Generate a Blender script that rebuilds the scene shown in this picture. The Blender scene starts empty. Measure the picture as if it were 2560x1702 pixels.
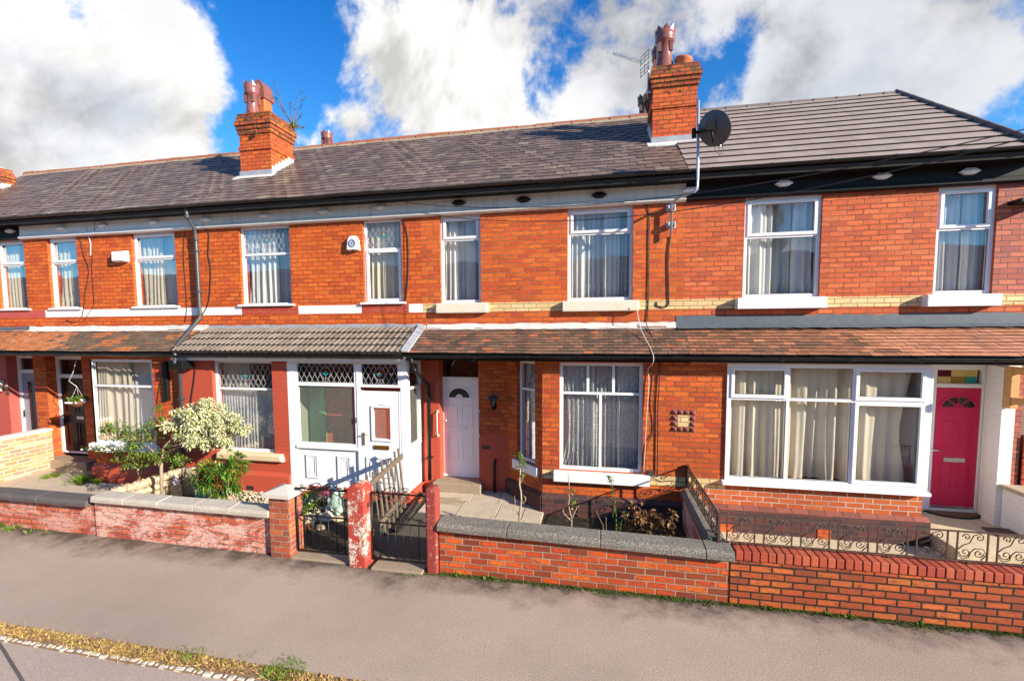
import bpy, math, random
from mathutils import Vector, Matrix
random.seed(7)
C = bpy.context.scene.collection
R = math.radians
PI = math.pi
# ------------------------------------------------------------------ camera solve (measured from wall, eave and kerb lines)
YAW, PITCH, ROLL, F, CX, CY = 0.203314421, -0.0730389602, -0.00659228637, 1160.55866, 1263.12941, 900.202625
EYE = 3.32
fw = Vector((-math.sin(YAW)*math.cos(PITCH), math.cos(YAW)*math.cos(PITCH), math.sin(PITCH)))
rt = Vector((math.cos(YAW), math.sin(YAW), 0)); up = rt.cross(fw)
RT = rt*math.cos(ROLL)+up*math.sin(ROLL); UP = -rt*math.sin(ROLL)+up*math.cos(ROLL)
def ray(x, y): return RT*((x-CX)/F)-UP*((y-CY)/F)+fw
def at(x, y, Y):            # point of the vertical plane at depth Y seen in photo pixel (x, y)
    r = ray(x, y); r = r*(Y/r.y); return Vector((r.x, r.y, r.z+EYE))
def gd(x, y, z=0.0):        # point on the level z
    r = ray(x, y); r = r*((z-EYE)/r.z); return Vector((r.x, r.y, r.z+EYE))
YU, YB, YD = 8.6, 7.9, 8.84   # planes: upper wall, ground-floor front, recessed doors

# ------------------------------------------------------------------ objects
WO = {}
def tag(o, label=None, cat=None, group=None, kind=None):
    if label: o['label'] = label
    if cat: o['category'] = cat
    if group: o['group'] = group
    if kind: o['kind'] = kind
    return o
def thing(name, label, cat, loc=(0, 0, 0), group=None):
    o = bpy.data.objects.new(name, None); C.objects.link(o); o.location = loc; o.empty_display_size = .1
    WO[o.name] = Vector(loc); return tag(o, label, cat, group)
class MB:
    def __init__(s, xf=None): s.v = []; s.f = []; s.t = []; s.sm = []; s.xf = xf; s.tint = .5
    def add(s, pts, faces, tint=None, smooth=False):
        n = len(s.v)
        s.v += [Vector(p) for p in pts]
        for f in faces: s.f.append([n+i for i in f]); s.t.append(s.tint if tint is None else tint); s.sm.append(smooth)
        return s
    def box(s, x0, x1, y0, y1, z0, z1, tint=None):
        if x0 > x1: x0, x1 = x1, x0
        if y0 > y1: y0, y1 = y1, y0
        if z0 > z1: z0, z1 = z1, z0
        p = [(x0,y0,z0),(x1,y0,z0),(x1,y1,z0),(x0,y1,z0),(x0,y0,z1),(x1,y0,z1),(x1,y1,z1),(x0,y1,z1)]
        return s.add(p, [(0,3,2,1),(4,5,6,7),(0,1,5,4),(1,2,6,5),(2,3,7,6),(3,0,4,7)], tint)
    def tile(s, p, tint):
        s.add(p, [(4,5,6,7),(1,2,6,5),(3,0,4,7)], tint); return s.add(p[:2]+p[4:6], [(0,1,3,2)], 0)  # front edge coloured near-black: painted shadow line under each course
    def hexa(s, p, tint=None):   # 8 points: bottom 4 ccw, top 4 ccw
        return s.add(p, [(0,3,2,1),(4,5,6,7),(0,1,5,4),(1,2,6,5),(2,3,7,6),(3,0,4,7)], tint)
    def extrude(s, prof, x0, x1, axis='x', tint=None, smooth=False, nseg=1):  # prof: (a,z) points
        n = len(prof); P = []
        for i in range(nseg+1):
            x = x0+(x1-x0)*i/nseg
            for a, z in prof: P.append((x, a, z) if axis == 'x' else (a, x, z))
        Fc = []
        for i in range(nseg):
            for j in range(n):
                k = (j+1) % n; a = i*n
                q = (a+j, a+n+j, a+n+k, a+k)
                Fc.append(q)
        Fc.append(tuple(range(n))); Fc.append(tuple(nseg*n+i for i in reversed(range(n))))
        m = len(s.f); s.add(P, Fc, tint, smooth)
        s.sm[-1] = False; s.sm[-2] = False
        return s
    def tube(s, path, r, n=8, closed=False, tint=None, caps=True):
        path = [Vector(p) for p in path]; m = len(path); rr = r if isinstance(r, (list, tuple)) else [r]*m
        P = []; nv = None
        for i, p in enumerate(path):
            a = path[i-1] if (i > 0 or closed) else p; b = path[(i+1) % m] if (i < m-1 or closed) else p
            d = (b-a); d = d.normalized() if d.length > 1e-9 else Vector((0,0,1))
            if nv is None:
                nv = d.orthogonal().normalized()
            nv = (nv-d*nv.dot(d)); nv = nv.normalized() if nv.length > 1e-6 else d.orthogonal().normalized()
            bn = d.cross(nv)
            for k in range(n):
                t = 2*PI*k/n; P.append(p+(nv*math.cos(t)+bn*math.sin(t))*rr[i])
        Fc = []
        for i in range(m if closed else m-1):
            j = (i+1) % m
            for k in range(n):
                l = (k+1) % n; Fc.append((i*n+k, i*n+l, j*n+l, j*n+k))
        s.add(P, Fc, tint, True)
        if caps and not closed:
            q = len(s.v)-m*n
            s.f.append([q+k for k in reversed(range(n))]); s.t.append(s.t[-1]); s.sm.append(False)
            s.f.append([q+(m-1)*n+k for k in range(n)]); s.t.append(s.t[-1]); s.sm.append(False)
        return s
    def lathe(s, prof, c, n=20, tint=None, squash=(1, 1), M=None):   # prof: (r,z)
        P = []; c = Vector(c)
        for r, z in prof:
            for k in range(n):
                t = 2*PI*k/n; q = Vector((r*math.cos(t)*squash[0], r*math.sin(t)*squash[1], z))
                if M: q = M @ q
                P.append(c+q)
        Fc = []
        for i in range(len(prof)-1):
            for k in range(n):
                l = (k+1) % n; Fc.append((i*n+k, i*n+l, (i+1)*n+l, (i+1)*n+k))
        s.add(P, Fc, tint, True)
        q = len(s.v)-len(P)
        if prof[0][0] > 1e-4: s.f.append([q+k for k in reversed(range(n))]); s.t.append(s.t[-1]); s.sm.append(False)
        if prof[-1][0] > 1e-4: s.f.append([q+(len(prof)-1)*n+k for k in range(n)]); s.t.append(s.t[-1]); s.sm.append(False)
        return s
    def ball(s, c, r, n=12, tint=None):
        if not isinstance(r, (tuple, list)): r = (r, r, r)
        m = max(4, n//2); pr = [(math.sin(PI*i/m), -math.cos(PI*i/m)) for i in range(m+1)]
        pr[0] = (1e-5, -1); pr[-1] = (1e-5, 1)
        return s.lathe([(a, b) for a, b in pr], c, n, tint, M=Matrix.Diagonal(r))
    def wall(s, x0, x1, z0, z1, y0, y1, holes=(), ztop=None):
        xs = sorted({x0, x1, *[h[0] for h in holes], *[h[1] for h in holes]}); xs = [x for x in xs if x0 <= x <= x1]
        zs = sorted({z0, z1, *[h[2] for h in holes], *[h[3] for h in holes]}); zs = [z for z in zs if z0 <= z <= z1]
        ins = lambda x, z: any(h[0] < x < h[1] and h[2] < z < h[3] for h in holes)
        for i in range(len(xs)-1):
            for j in range(len(zs)-1):
                a, b, c, d = xs[i], xs[i+1], zs[j], zs[j+1]
                if ins((a+b)/2, (c+d)/2): continue
                s.add([(a,y0,c),(b,y0,c),(b,y0,d),(a,y0,d)], [(0,1,2,3)])
                s.add([(a,y1,c),(b,y1,c),(b,y1,d),(a,y1,d)], [(3,2,1,0)])
        for h in holes:
            a, b, c, d = max(h[0], x0), min(h[1], x1), max(h[2], z0), min(h[3], z1)
            s.add([(a,y0,c),(a,y1,c),(a,y1,d),(a,y0,d)], [(3,2,1,0)])
            s.add([(b,y0,c),(b,y1,c),(b,y1,d),(b,y0,d)], [(0,1,2,3)])
            if d < z1: s.add([(a,y0,d),(b,y0,d),(b,y1,d),(a,y1,d)], [(0,1,2,3)])
            if c > z0: s.add([(a,y0,c),(b,y0,c),(b,y1,c),(a,y1,c)], [(3,2,1,0)])
        s.add([(x0,y0,z0),(x0,y1,z0),(x0,y1,z1),(x0,y0,z1)], [(0,1,2,3)])
        s.add([(x1,y0,z0),(x1,y1,z0),(x1,y1,z1),(x1,y0,z1)], [(3,2,1,0)])
        s.add([(x0,y0,z1),(x1,y0,z1),(x1,y1,z1),(x0,y1,z1)], [(0,1,2,3)])
        return s
    def build(s, name, mat, parent=None, label=None, cat=None, group=None, kind=None, bevel=0, origin=None, fixn=False):
        V = [s.xf @ v for v in s.v] if s.xf else s.v
        if parent is not None: org = WO[parent.name]
        elif origin is not None: org = Vector(origin)
        elif kind: org = Vector((0, 0, 0))
        else:
            xs = [v.x for v in V]; ys = [v.y for v in V]; zs = [v.z for v in V]
            org = Vector(((min(xs)+max(xs))/2, (min(ys)+max(ys))/2, min(zs)))
        me = bpy.data.meshes.new(name)
        me.from_pydata([tuple(v-org) for v in V], [], s.f)
        me.color_attributes.new('tint', 'FLOAT_COLOR', 'CORNER'); me.uv_layers.new(name='UVMap'); uv = me.uv_layers['UVMap']; ca = me.color_attributes['tint']
        for i, p in enumerate(me.polygons):
            n = p.normal; p.use_smooth = s.sm[i]
            if abs(n.z) > .97: a = Vector((1, 0, 0)); b = Vector((0, 1, 0))
            else:
                a = Vector((-n.y, n.x, 0)).normalized()
                b = n.cross(a)
            t = s.t[i]
            for li in p.loop_indices:
                v = V[me.loops[li].vertex_index]
                uv.data[li].uv = (v.dot(a), v.dot(b)); ca.data[li].color = (t, t, t, 1)
        if mat: me.materials.append(mat)
        o = bpy.data.objects.new(name, me); C.objects.link(o)
        WO[o.name] = org
        if parent is not None: o.parent = parent
        else: o.location = org
        if bevel:
            b = o.modifiers.new('bevel', 'BEVEL'); b.width = bevel; b.segments = 2; b.limit_method = 'ANGLE'; b.angle_limit = R(50)
        return tag(o, label, cat, group, kind)

# ------------------------------------------------------------------ materials
class NT:
    def __init__(s, name):
        s.m = bpy.data.materials.new(name); s.m.use_nodes = True; s.t = s.m.node_tree; s.n = s.t.nodes; s.n.clear()
        s.out = s.n.new('ShaderNodeOutputMaterial')
    def new(s, t, **k):
        x = s.n.new(t)
        for a, b in k.items(): setattr(x, a, b)
        return x
    def link(s, a, b): s.t.links.new(a, b)
    def put(s, v, sock):
        if hasattr(v, 'links') or isinstance(v, bpy.types.NodeSocket): s.link(v, sock)
        else: sock.default_value = v
    def m_(s, op, a, b=None, c=None, clamp=False):
        x = s.new('ShaderNodeMath', operation=op, use_clamp=clamp); s.put(a, x.inputs[0])
        if b is not None: s.put(b, x.inputs[1])
        if c is not None: s.put(c, x.inputs[2])
        return x.outputs[0]
    def uv(s):
        x = s.new('ShaderNodeUVMap'); x.uv_map = 'UVMap'; return x.outputs[0]
    def obj(s): return s.new('ShaderNodeTexCoord').outputs['Object']
    def geo(s): return s.new('ShaderNodeNewGeometry').outputs['Position']
    def noise(s, scale, vec=None, detail=4, rough=.55, out=0, dist=0):
        x = s.new('ShaderNodeTexNoise'); x.inputs['Scale'].default_value = scale; x.inputs['Detail'].default_value = detail
        x.inputs['Roughness'].default_value = rough; x.inputs['Distortion'].default_value = dist
        if vec is not None: s.link(vec, x.inputs['Vector'])
        return x.outputs[out]
    def mapping(s, vec, scale=(1,1,1), loc=(0,0,0), rot=(0,0,0)):
        x = s.new('ShaderNodeMapping'); s.link(vec, x.inputs[0]); x.inputs['Scale'].default_value = scale
        x.inputs['Location'].default_value = loc; x.inputs['Rotation'].default_value = rot; return x.outputs[0]
    def ramp(s, fac, stops, interp='LINEAR'):
        x = s.new('ShaderNodeValToRGB'); x.color_ramp.interpolation = interp; e = x.color_ramp.elements
        while len(e) < len(stops): e.new(.5)
        for i, (p, c) in enumerate(stops):
            e[i].position = p; e[i].color = (c[0], c[1], c[2], 1) if isinstance(c, (tuple, list)) else (c, c, c, 1)
        s.link(fac, x.inputs[0]); return x.outputs[0]
    def mix(s, fac, a, b, blend='MIX'):
        x = s.new('ShaderNodeMix', data_type='RGBA', blend_type=blend); s.put(fac, x.inputs[0])
        for v, i in ((a, 6), (b, 7)):
            if isinstance(v, (tuple, list)): v = (v[0], v[1], v[2], 1)
            s.put(v, x.inputs[i])
        return x.outputs[2]
    def bump(s, h, strength=.5, dist=.01, prev=None):
        x = s.new('ShaderNodeBump'); x.inputs['Strength'].default_value = strength; x.inputs['Distance'].default_value = dist
        s.link(h, x.inputs['Height'])
        if prev is not None: s.link(prev, x.inputs['Normal'])
        return x.outputs[0]
    def pr(s, col, rough=.6, normal=None, metal=0, spec=.5, **k):
        x = s.new('ShaderNodeBsdfPrincipled')
        if isinstance(col, (tuple, list)): col = (col[0], col[1], col[2], 1)
        s.put(col, x.inputs['Base Color']); s.put(rough, x.inputs['Roughness']); x.inputs['Metallic'].default_value = metal
        x.inputs['Specular IOR Level'].default_value = spec
        if normal is not None: s.link(normal, x.inputs['Normal'])
        for a, b in k.items(): s.put(b, x.inputs[a.replace('_', ' ')])
        return x.outputs[0]
    def done(s, sh, disp=None): s.link(sh, s.out.inputs[0]); return s.m

def plain(name, col, rough=.5, metal=0, var=.08, scale=20, bump=0, spec=.5, streak=0):
    t = NT(name); g = t.geo(); n = t.noise(scale, g, 5, .6); n2 = t.noise(scale*.13, g, 3)
    d = tuple(c*(1-var*2.2) for c in col); b = tuple(min(1, c*(1+var)) for c in col)
    c = t.mix(n, d, b); c = t.mix(t.m_('MULTIPLY', t.ramp(n2, [(.45, 0), (.7, 1)]), var*1.5), c, tuple(x*.6 for x in col))
    if streak:
        s_ = t.noise(3, t.mapping(g, (4, 4, .35)), 4, .6)
        c = t.mix(t.m_('MULTIPLY', t.ramp(s_, [(.5, 0), (.68, 1)]), streak), c, tuple(x*.5 for x in col))
    nm = t.bump(n, bump, .004) if bump else None
    return t.done(t.pr(c, rough, nm, metal, spec))

def brick(name, cols, mortar, w=.235, h=.083, mw=.009, tone=None, stain=.25, paint=None, flake=.5, moss=0, dark=(.07,.04,.03), jit=1.0, bumps=.7, rustic=0):
    t = NT(name); uv = t.uv(); g = t.geo()
    wn = t.noise(9, g, 3, .5, out=1)
    wv = t.new('ShaderNodeVectorMath', operation='SUBTRACT'); t.link(wn, wv.inputs[0]); wv.inputs[1].default_value = (.5,.5,.5)
    sc = t.new('ShaderNodeVectorMath', operation='SCALE'); t.link(wv.outputs[0], sc.inputs[0]); sc.inputs['Scale'].default_value = .010*jit
    ad = t.new('ShaderNodeVectorMath', operation='ADD'); t.link(uv, ad.inputs[0]); t.link(sc.outputs[0], ad.inputs[1])
    sp = t.new('ShaderNodeSeparateXYZ'); t.link(ad.outputs[0], sp.inputs[0]); u, v = sp.outputs[0], sp.outputs[1]
    rv = t.m_('DIVIDE', v, h); row = t.m_('FLOOR', rv); fv = t.m_('SUBTRACT', rv, row)
    rw = t.new('ShaderNodeTexWhiteNoise', noise_dimensions='1D'); t.link(row, rw.inputs['W'])
    off = t.m_('ADD', t.m_('MULTIPLY', t.m_('PINGPONG', row, 1.0), .5), t.m_('MULTIPLY', rw.outputs[0], .14))
    cu = t.m_('ADD', t.m_('DIVIDE', u, w), off); col = t.m_('FLOOR', cu); fu = t.m_('SUBTRACT', cu, col)
    eu = t.m_('MULTIPLY', t.m_('MINIMUM', fu, t.m_('SUBTRACT', 1.0, fu)), w)
    ev = t.m_('MULTIPLY', t.m_('MINIMUM', fv, t.m_('SUBTRACT', 1.0, fv)), h)
    d = t.m_('MINIMUM', eu, ev)
    en = t.noise(60, g, 2)
    d = t.m_('ADD', d, t.m_('MULTIPLY', t.m_('SUBTRACT', en, .5), .006*jit))
    mk = t.new('ShaderNodeMapRange', interpolation_type='SMOOTHSTEP'); t.link(d, mk.inputs[0])
    mk.inputs[1].default_value = mw*.42; mk.inputs[2].default_value = mw*.5+.0035; mask = mk.outputs[0]
    cb = t.new('ShaderNodeCombineXYZ'); t.link(col, cb.inputs[0]); t.link(row, cb.inputs[1])
    wn2 = t.new('ShaderNodeTexWhiteNoise', noise_dimensions='2D'); t.link(cb.outputs[0], wn2.inputs[0]); rnd = wn2.outputs[0]
    n = len(cols); base = t.ramp(rnd, [(i/n, c) for i, c in enumerate(cols)], 'CONSTANT')
    fine = t.noise(70, g, 5, .65); med = t.noise(8, g, 5, .6); big = t.noise(.9, g, 4, .6)
    base = t.mix(t.m_('MULTIPLY', fine, .35), base, tuple(c*1.35 for c in cols[0]), 'MIX')
    dn = t.noise(1, t.mapping(g, (13, 13, 42)), 5, .7)
    base = t.mix(t.m_('MULTIPLY', t.ramp(dn, [(.54, 0), (.66, 1)]), min(1, stain*1.9)), base, dark)
    base = t.mix(t.m_('MULTIPLY', t.ramp(t.noise(40, g, 5, .8), [(.30, 1), (.46, 0)]), min(.8, stain*1.6)), base, tuple(c*.45 for c in cols[0]))
    base = t.mix(t.m_('MULTIPLY', t.ramp(big, [(.45, 0), (.75, 1)]), stain*.9), base, tuple(c*.55 for c in cols[0]))
    rs = t.new('ShaderNodeSeparateColor'); t.link(wn2.outputs[1], rs.inputs[0]); r2, r3 = rs.outputs[1], rs.outputs[2]
    ed = t.new('ShaderNodeMapRange', interpolation_type='SMOOTHSTEP'); t.link(t.m_('ADD', d, t.m_('MULTIPLY', t.m_('SUBTRACT', t.noise(26, g, 4, .7), .5), .05)), ed.inputs[0]); ed.inputs[1].default_value = .0; ed.inputs[2].default_value = .03; ed.inputs[3].default_value = 1; ed.inputs[4].default_value = 0
    base = t.mix(t.m_('MULTIPLY', t.m_('MULTIPLY', ed.outputs[0], t.ramp(r2, [(.35, 0), (.9, 1)])), min(1, .25+stain*1.3)), base, tuple(c*.28 for c in cols[0]))
    hv = t.new('ShaderNodeHueSaturation'); t.link(base, hv.inputs['Color']); t.link(t.m_('ADD', .5, t.m_('MULTIPLY', t.m_('SUBTRACT', r3, .5), .007)), hv.inputs['Hue']); t.link(t.m_('ADD', .90, t.m_('MULTIPLY', r2, .22)), hv.inputs['Value']); base = hv.outputs[0]
    mc = t.mix(med, tuple(c*.45 for c in mortar), mortar)
    mc = t.mix(t.ramp(t.noise(3, g, 5, .7), [(.45, 0), (.65, .6)]), mc, tuple(c*.3 for c in mortar))
    c = t.mix(mask, mc, base)
    if rustic:
        wp = t.ramp(t.noise(1, t.mapping(g, (1.7, 1.7, 4.5)), 9, .85, dist=.7), [(.45, 0), (.54, 1)]); wp2 = t.ramp(t.noise(1, t.mapping(g, (24, 24, 70)), 6, .85), [(.38, 0), (.50, 1)])
        c = t.mix(t.m_('MULTIPLY', t.m_('MULTIPLY', wp, wp2), rustic), c, (.80, .58, .50))
        c = t.mix(t.m_('MULTIPLY', t.ramp(t.noise(9, g, 6, .75), [(.60, 0), (.66, 1)]), rustic*.8), c, (.82,.74,.68))
    if paint:
        fl = t.ramp(t.noise(5, g, 8, .72), [(flake-.02, 1), (flake+.03, 0)])
        pc = t.mix(t.m_('MULTIPLY', med, .5), paint, tuple(x*.72 for x in paint)); pc = t.mix(t.m_('MULTIPLY', t.m_('SUBTRACT', 1.0, mask), .35), pc, tuple(x*.55 for x in paint))
        c = t.mix(fl, pc, c)
    if moss:
        mz = t.ramp(t.noise(9, g, 6, .7), [(.53, 0), (.60, 1)])
        c = t.mix(t.m_('MULTIPLY', mz, moss), c, (.06, .075, .02))
    hgt = t.m_('ADD', t.m_('MULTIPLY', mask, .8), t.m_('MULTIPLY', fine, .35))
    nm = t.bump(hgt, bumps, .006)
    return t.done(t.pr(c, .75 if not paint else .5, nm, 0, .3))

def tiles_mat(name, stops, grime=(.05,.045,.04), gr=.35, lichen=0, moss=0, patch=None, rough=.6, bscale=40):
    t = NT(name); g = t.geo(); a = t.new('ShaderNodeAttribute', attribute_name='tint'); f = a.outputs['Fac']
    c = t.ramp(f, stops); n = t.noise(bscale, g, 6, .7); m = t.noise(4, g, 6, .65)
    if patch is not None:
        pm = t.ramp(t.noise(.55, g, 3, .5), [(.46, 0), (.56, 1)]); c = t.mix(pm, c, t.ramp(f, patch))
    c = t.mix(t.m_('MULTIPLY', t.ramp(m, [(.42, 0), (.72, 1)]), gr), c, grime)
    c = t.mix(t.m_('MULTIPLY', t.ramp(n, [(.4, 0), (.75, 1)]), .3), c, grime)
    st = t.noise(1.3, t.mapping(g, (3.2, .5, .5)), 5, .6)
    c = t.mix(t.m_('MULTIPLY', t.ramp(st, [(.52, 0), (.66, 1)]), gr*.9), c, grime)
    if lichen: c = t.mix(t.m_('MULTIPLY', t.ramp(t.noise(26, g, 4, .6), [(.66, 0), (.72, 1)]), lichen), c, (.5, .48, .38))
    if moss: c = t.mix(t.m_('MULTIPLY', t.ramp(t.noise(14, g, 5, .7), [(.62, 0), (.69, 1)]), moss), c, (.10, .11, .02))
    return t.done(t.pr(c, rough, t.bump(n, .4, .004), 0, .4))

def stone(name, col, dark, speck=.3, moss=0, scale=90, rough=.85):
    t = NT(name); g = t.geo(); v = t.noise(scale, g, 3, .7); m = t.noise(5, g, 6, .65); b = t.noise(1.2, g, 4)
    c = t.mix(m, dark, col)
    c = t.mix(t.m_('MULTIPLY', t.ramp(v, [(.5, 0), (.62, 1)]), speck), c, tuple(min(.9, x*2.0) for x in col))
    c = t.mix(t.m_('MULTIPLY', t.ramp(v, [(.32, 1), (.44, 0)]), speck), c, tuple(x*.35 for x in dark))
    c = t.mix(t.m_('MULTIPLY', t.ramp(b, [(.5, 0), (.7, 1)]), .4), c, dark)
    if moss: c = t.mix(t.m_('MULTIPLY', t.ramp(t.noise(7, g, 6, .7), [(.55, 0), (.66, 1)]), moss), c, (.09, .10, .02))
    return t.done(t.pr(c, rough, t.bump(v, .6, .004), 0, .3))

def glass_mat(name, tint=(1,1,1), refl=.13, rough=0.0, ripple=0, dens=1.0):
    t = NT(name); nm = None
    if ripple:
        nm = t.bump(t.noise(38, t.geo(), 3, .6, dist=1.5), ripple, .02)
    else:
        nm = t.bump(t.noise(1.6, t.geo(), 2), .05, .05)
    tr = t.new('ShaderNodeBsdfTransparent'); tr.inputs[0].default_value = (*[c*dens for c in tint], 1)
    gl = t.new('ShaderNodeBsdfGlossy'); gl.inputs['Roughness'].default_value = rough; gl.inputs[0].default_value = (1,1,1,1)
    t.link(nm, gl.inputs['Normal'])
    fr = t.new('ShaderNodeLayerWeight'); fr.inputs[0].default_value = .35
    fac = t.m_('ADD', t.m_('MULTIPLY', fr.outputs['Fresnel'], .4), refl, clamp=True)
    mx = t.new('ShaderNodeMixShader'); t.link(fac, mx.inputs[0]); t.link(tr.outputs[0], mx.inputs[1]); t.link(gl.outputs[0], mx.inputs[2])
    return t.done(mx.outputs[0])
def frosted(name, col):
    t = NT(name); g = t.geo()
    n = t.noise(55, g, 4, .7, dist=2); nm = t.bump(n, .8, .01)
    tr = t.new('ShaderNodeBsdfTransparent'); tr.inputs[0].default_value = (*col, 1)
    p = t.pr(tuple(c*.5 for c in col), .2, nm, 0, .3)
    mx = t.new('ShaderNodeMixShader'); t.link(t.ramp(n, [(.4, .02), (.65, .18)]), mx.inputs[0]); t.link(tr.outputs[0], mx.inputs[1]); t.link(p, mx.inputs[2])
    return t.done(mx.outputs[0])
def cloth(name, col, lace=0, opac=1.0):
    t = NT(name); g = t.geo()
    d = t.new('ShaderNodeBsdfDiffuse'); c = t.mix(t.noise(5, t.mapping(g, (8, 8, .5))), col, tuple(x*.8 for x in col)); t.link(c, d.inputs[0])
    tl = t.new('ShaderNodeBsdfTranslucent'); t.link(c, tl.inputs[0])
    mx = t.new('ShaderNodeMixShader'); mx.inputs[0].default_value = .15; t.link(d.outputs[0], mx.inputs[1]); t.link(tl.outputs[0], mx.inputs[2])
    sh = mx.outputs[0]
    if lace or opac < 1:
        tr = t.new('ShaderNodeBsdfTransparent'); m2 = t.new('ShaderNodeMixShader')
        if lace:
            vo = t.new('ShaderNodeTexVoronoi'); vo.inputs['Scale'].default_value = 13; t.link(g, vo.inputs['Vector'])
            fac = t.m_('MAXIMUM', t.ramp(vo.outputs[0], [(.22, 1), (.3, 0)]), t.ramp(t.noise(45, g, 2), [(.42, opac-.25), (.6, opac+.1)]))
            t.link(fac, m2.inputs[0])
        else: m2.inputs[0].default_value = opac
        t.link(tr.outputs[0], m2.inputs[1]); t.link(sh, m2.inputs[2]); sh = m2.outputs[0]
    return t.done(sh)
def leaf_mat(name, stops, rough=.45):
    t = NT(name); a = t.new('ShaderNodeAttribute', attribute_name='tint')
    c = t.ramp(a.outputs['Fac'], stops); c = t.mix(t.m_('MULTIPLY', t.noise(60, t.geo(), 3), .3), c, tuple(x*.5 for x in stops[0][1]))
    p = t.pr(c, rough, None, 0, .4); tl = t.new('ShaderNodeBsdfTranslucent'); t.link(c, tl.inputs[0])
    mx = t.new('ShaderNodeMixShader'); mx.inputs[0].default_value = .22; t.link(p, mx.inputs[1]); t.link(tl.outputs[0], mx.inputs[2])
    return t.done(mx.outputs[0])

OR = [(.56,.110,.018),(.50,.090,.016),(.60,.130,.022),(.45,.076,.016),(.54,.102,.017),(.38,.066,.018),(.58,.122,.02)]
M = {}
M['brick_up_left'] = brick('brick_smooth_orange', OR, (.30,.05,.018), mw=.005, stain=.35, jit=.7, bumps=.45)
M['brick_up_mid'] = brick('brick_orange_pale_joints', OR+[(.34,.05,.02),(.46,.066,.016)], (.46,.19,.10), mw=.007, stain=.4)
M['brick_up_right'] = brick('brick_orange_weathered', [(.54,.11,.032),(.48,.092,.028),(.58,.135,.042),(.43,.08,.026),(.52,.105,.03),(.38,.075,.034),(.57,.15,.055)], (.30,.09,.045), mw=.007, stain=.35)
M['brick_far'] = brick('brick_pinkish', [(.44,.12,.075),(.38,.10,.07),(.50,.15,.09),(.30,.09,.08)], (.22,.12,.1), mw=.009)
M['brick_low'] = brick('brick_red_orange', OR+[(.32,.045,.02),(.42,.055,.02)], (.34,.12,.06), mw=.007, stain=.4)
M['brick_white_joint'] = brick('brick_white_joints', [(.46,.095,.024),(.40,.08,.021),(.32,.062,.02),(.48,.11,.028)], (.66,.50,.40), mw=.014, stain=.15)
M['brick_wall_mid'] = brick('brick_garden_wall', [(.54,.088,.016),(.44,.06,.014),(.57,.11,.018),(.24,.04,.018),(.10,.026,.018),(.40,.052,.016),(.52,.085,.016),(.17,.032,.016),(.48,.072,.015)], (.44,.34,.25), mw=.011, stain=.5, bumps=1)
M['brick_wall_right'] = brick('brick_smooth_red_dark_joints', [(.41,.08,.021),(.30,.056,.019),(.46,.105,.024),(.18,.042,.022),(.37,.07,.02),(.24,.05,.023),(.48,.125,.03)], (.028,.02,.015), mw=.016, stain=.55, bumps=1, moss=.08)
M['brick_wall_worn'] = brick('brick_worn_painted', [(.46,.085,.04),(.40,.075,.04),(.52,.12,.06),(.34,.07,.045)], (.24,.12,.09), mw=.012, stain=.2, rustic=.75, jit=2)
M['brick_wall_worn_left'] = brick('brick_worn_painted_left', [(.46,.085,.04),(.40,.075,.04),(.50,.12,.06),(.34,.07,.045)], (.22,.10,.08), mw=.010, stain=.2, rustic=.5, jit=2)
M['brick_pillar'] = brick('brick_pillar_mixed', [(.40,.09,.035),(.30,.07,.04),(.17,.065,.05),(.44,.11,.035),(.25,.06,.035)], (.46,.33,.25), mw=.010, stain=.2)
M['brick_pale'] = brick('brick_pale_cream_joints', [(.55,.22,.10),(.36,.19,.12),(.60,.30,.14),(.24,.17,.14),(.58,.20,.08),(.62,.42,.26)], (.72,.56,.42), mw=.024, stain=.1, jit=1.6)
M['brick_yellow'] = brick('brick_buff', [(.66,.47,.22),(.60,.41,.18),(.70,.52,.27),(.62,.44,.22)], (.30,.20,.12), mw=.007, stain=.12)
M['brick_blue'] = brick('brick_dark_plinth', [(.065,.03,.03),(.045,.027,.03),(.085,.032,.028),(.12,.036,.028)], (.17,.12,.10), mw=.007, stain=.2)
M['brick_chim'] = brick('brick_chimney', [(.58,.10,.02),(.52,.08,.018),(.60,.12,.025),(.46,.07,.02),(.55,.09,.02)], (.13,.06,.03), mw=.009, stain=.4, moss=.2)
M['brick_chim_top'] = brick('brick_chimney_top', [(.50,.10,.025),(.34,.06,.03),(.52,.12,.03),(.16,.05,.035)], (.07,.045,.03), mw=.011, stain=.6, moss=.95)
M['paint_red'] = brick('red_masonry_paint', [(.40,.06,.03)], (.3,.06,.04), mw=.006, paint=(.47,.082,.045), flake=.30, bumps=.35)
M['paint_crimson'] = brick('crimson_masonry_paint', [(.40,.06,.03)], (.3,.06,.04), mw=.006, paint=(.48,.09,.07), flake=.2, bumps=.2)
M['paint_band_red'] = brick('dark_red_painted_brick', [(.36,.045,.022),(.40,.05,.025)], (.55,.30,.20), mw=.006, stain=.1, bumps=.4)
M['paint_white_brick'] = brick('white_painted_brick', [(.40,.24,.18)], (.6,.56,.5), mw=.004, paint=(.82,.80,.76), flake=.27, bumps=.22, stain=.0)
M['white_band'] = plain('white_band_paint', (.80,.79,.77), .6, var=.05, bump=.3)
M['upvc'] = plain('white_plastic', (.80,.80,.82), .28, var=.02)
M['upvc_dim'] = plain('white_plastic_weathered', (.72,.71,.72), .35, var=.05)
M['white_trim'] = plain('white_trim_paint', (.78,.77,.76), .5, var=.05, streak=.12, bump=.2)
M['old_trim'] = plain('weathered_cream_trim', (.70,.66,.60), .6, var=.12, streak=.35, bump=.4)
M['black_trim'] = plain('black_gloss_paint', (.010,.010,.010), .5, var=.1, spec=.18)
M['black_plastic'] = plain('black_gutter_plastic', (.011,.011,.011), .32, var=.2, spec=.3)
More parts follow.
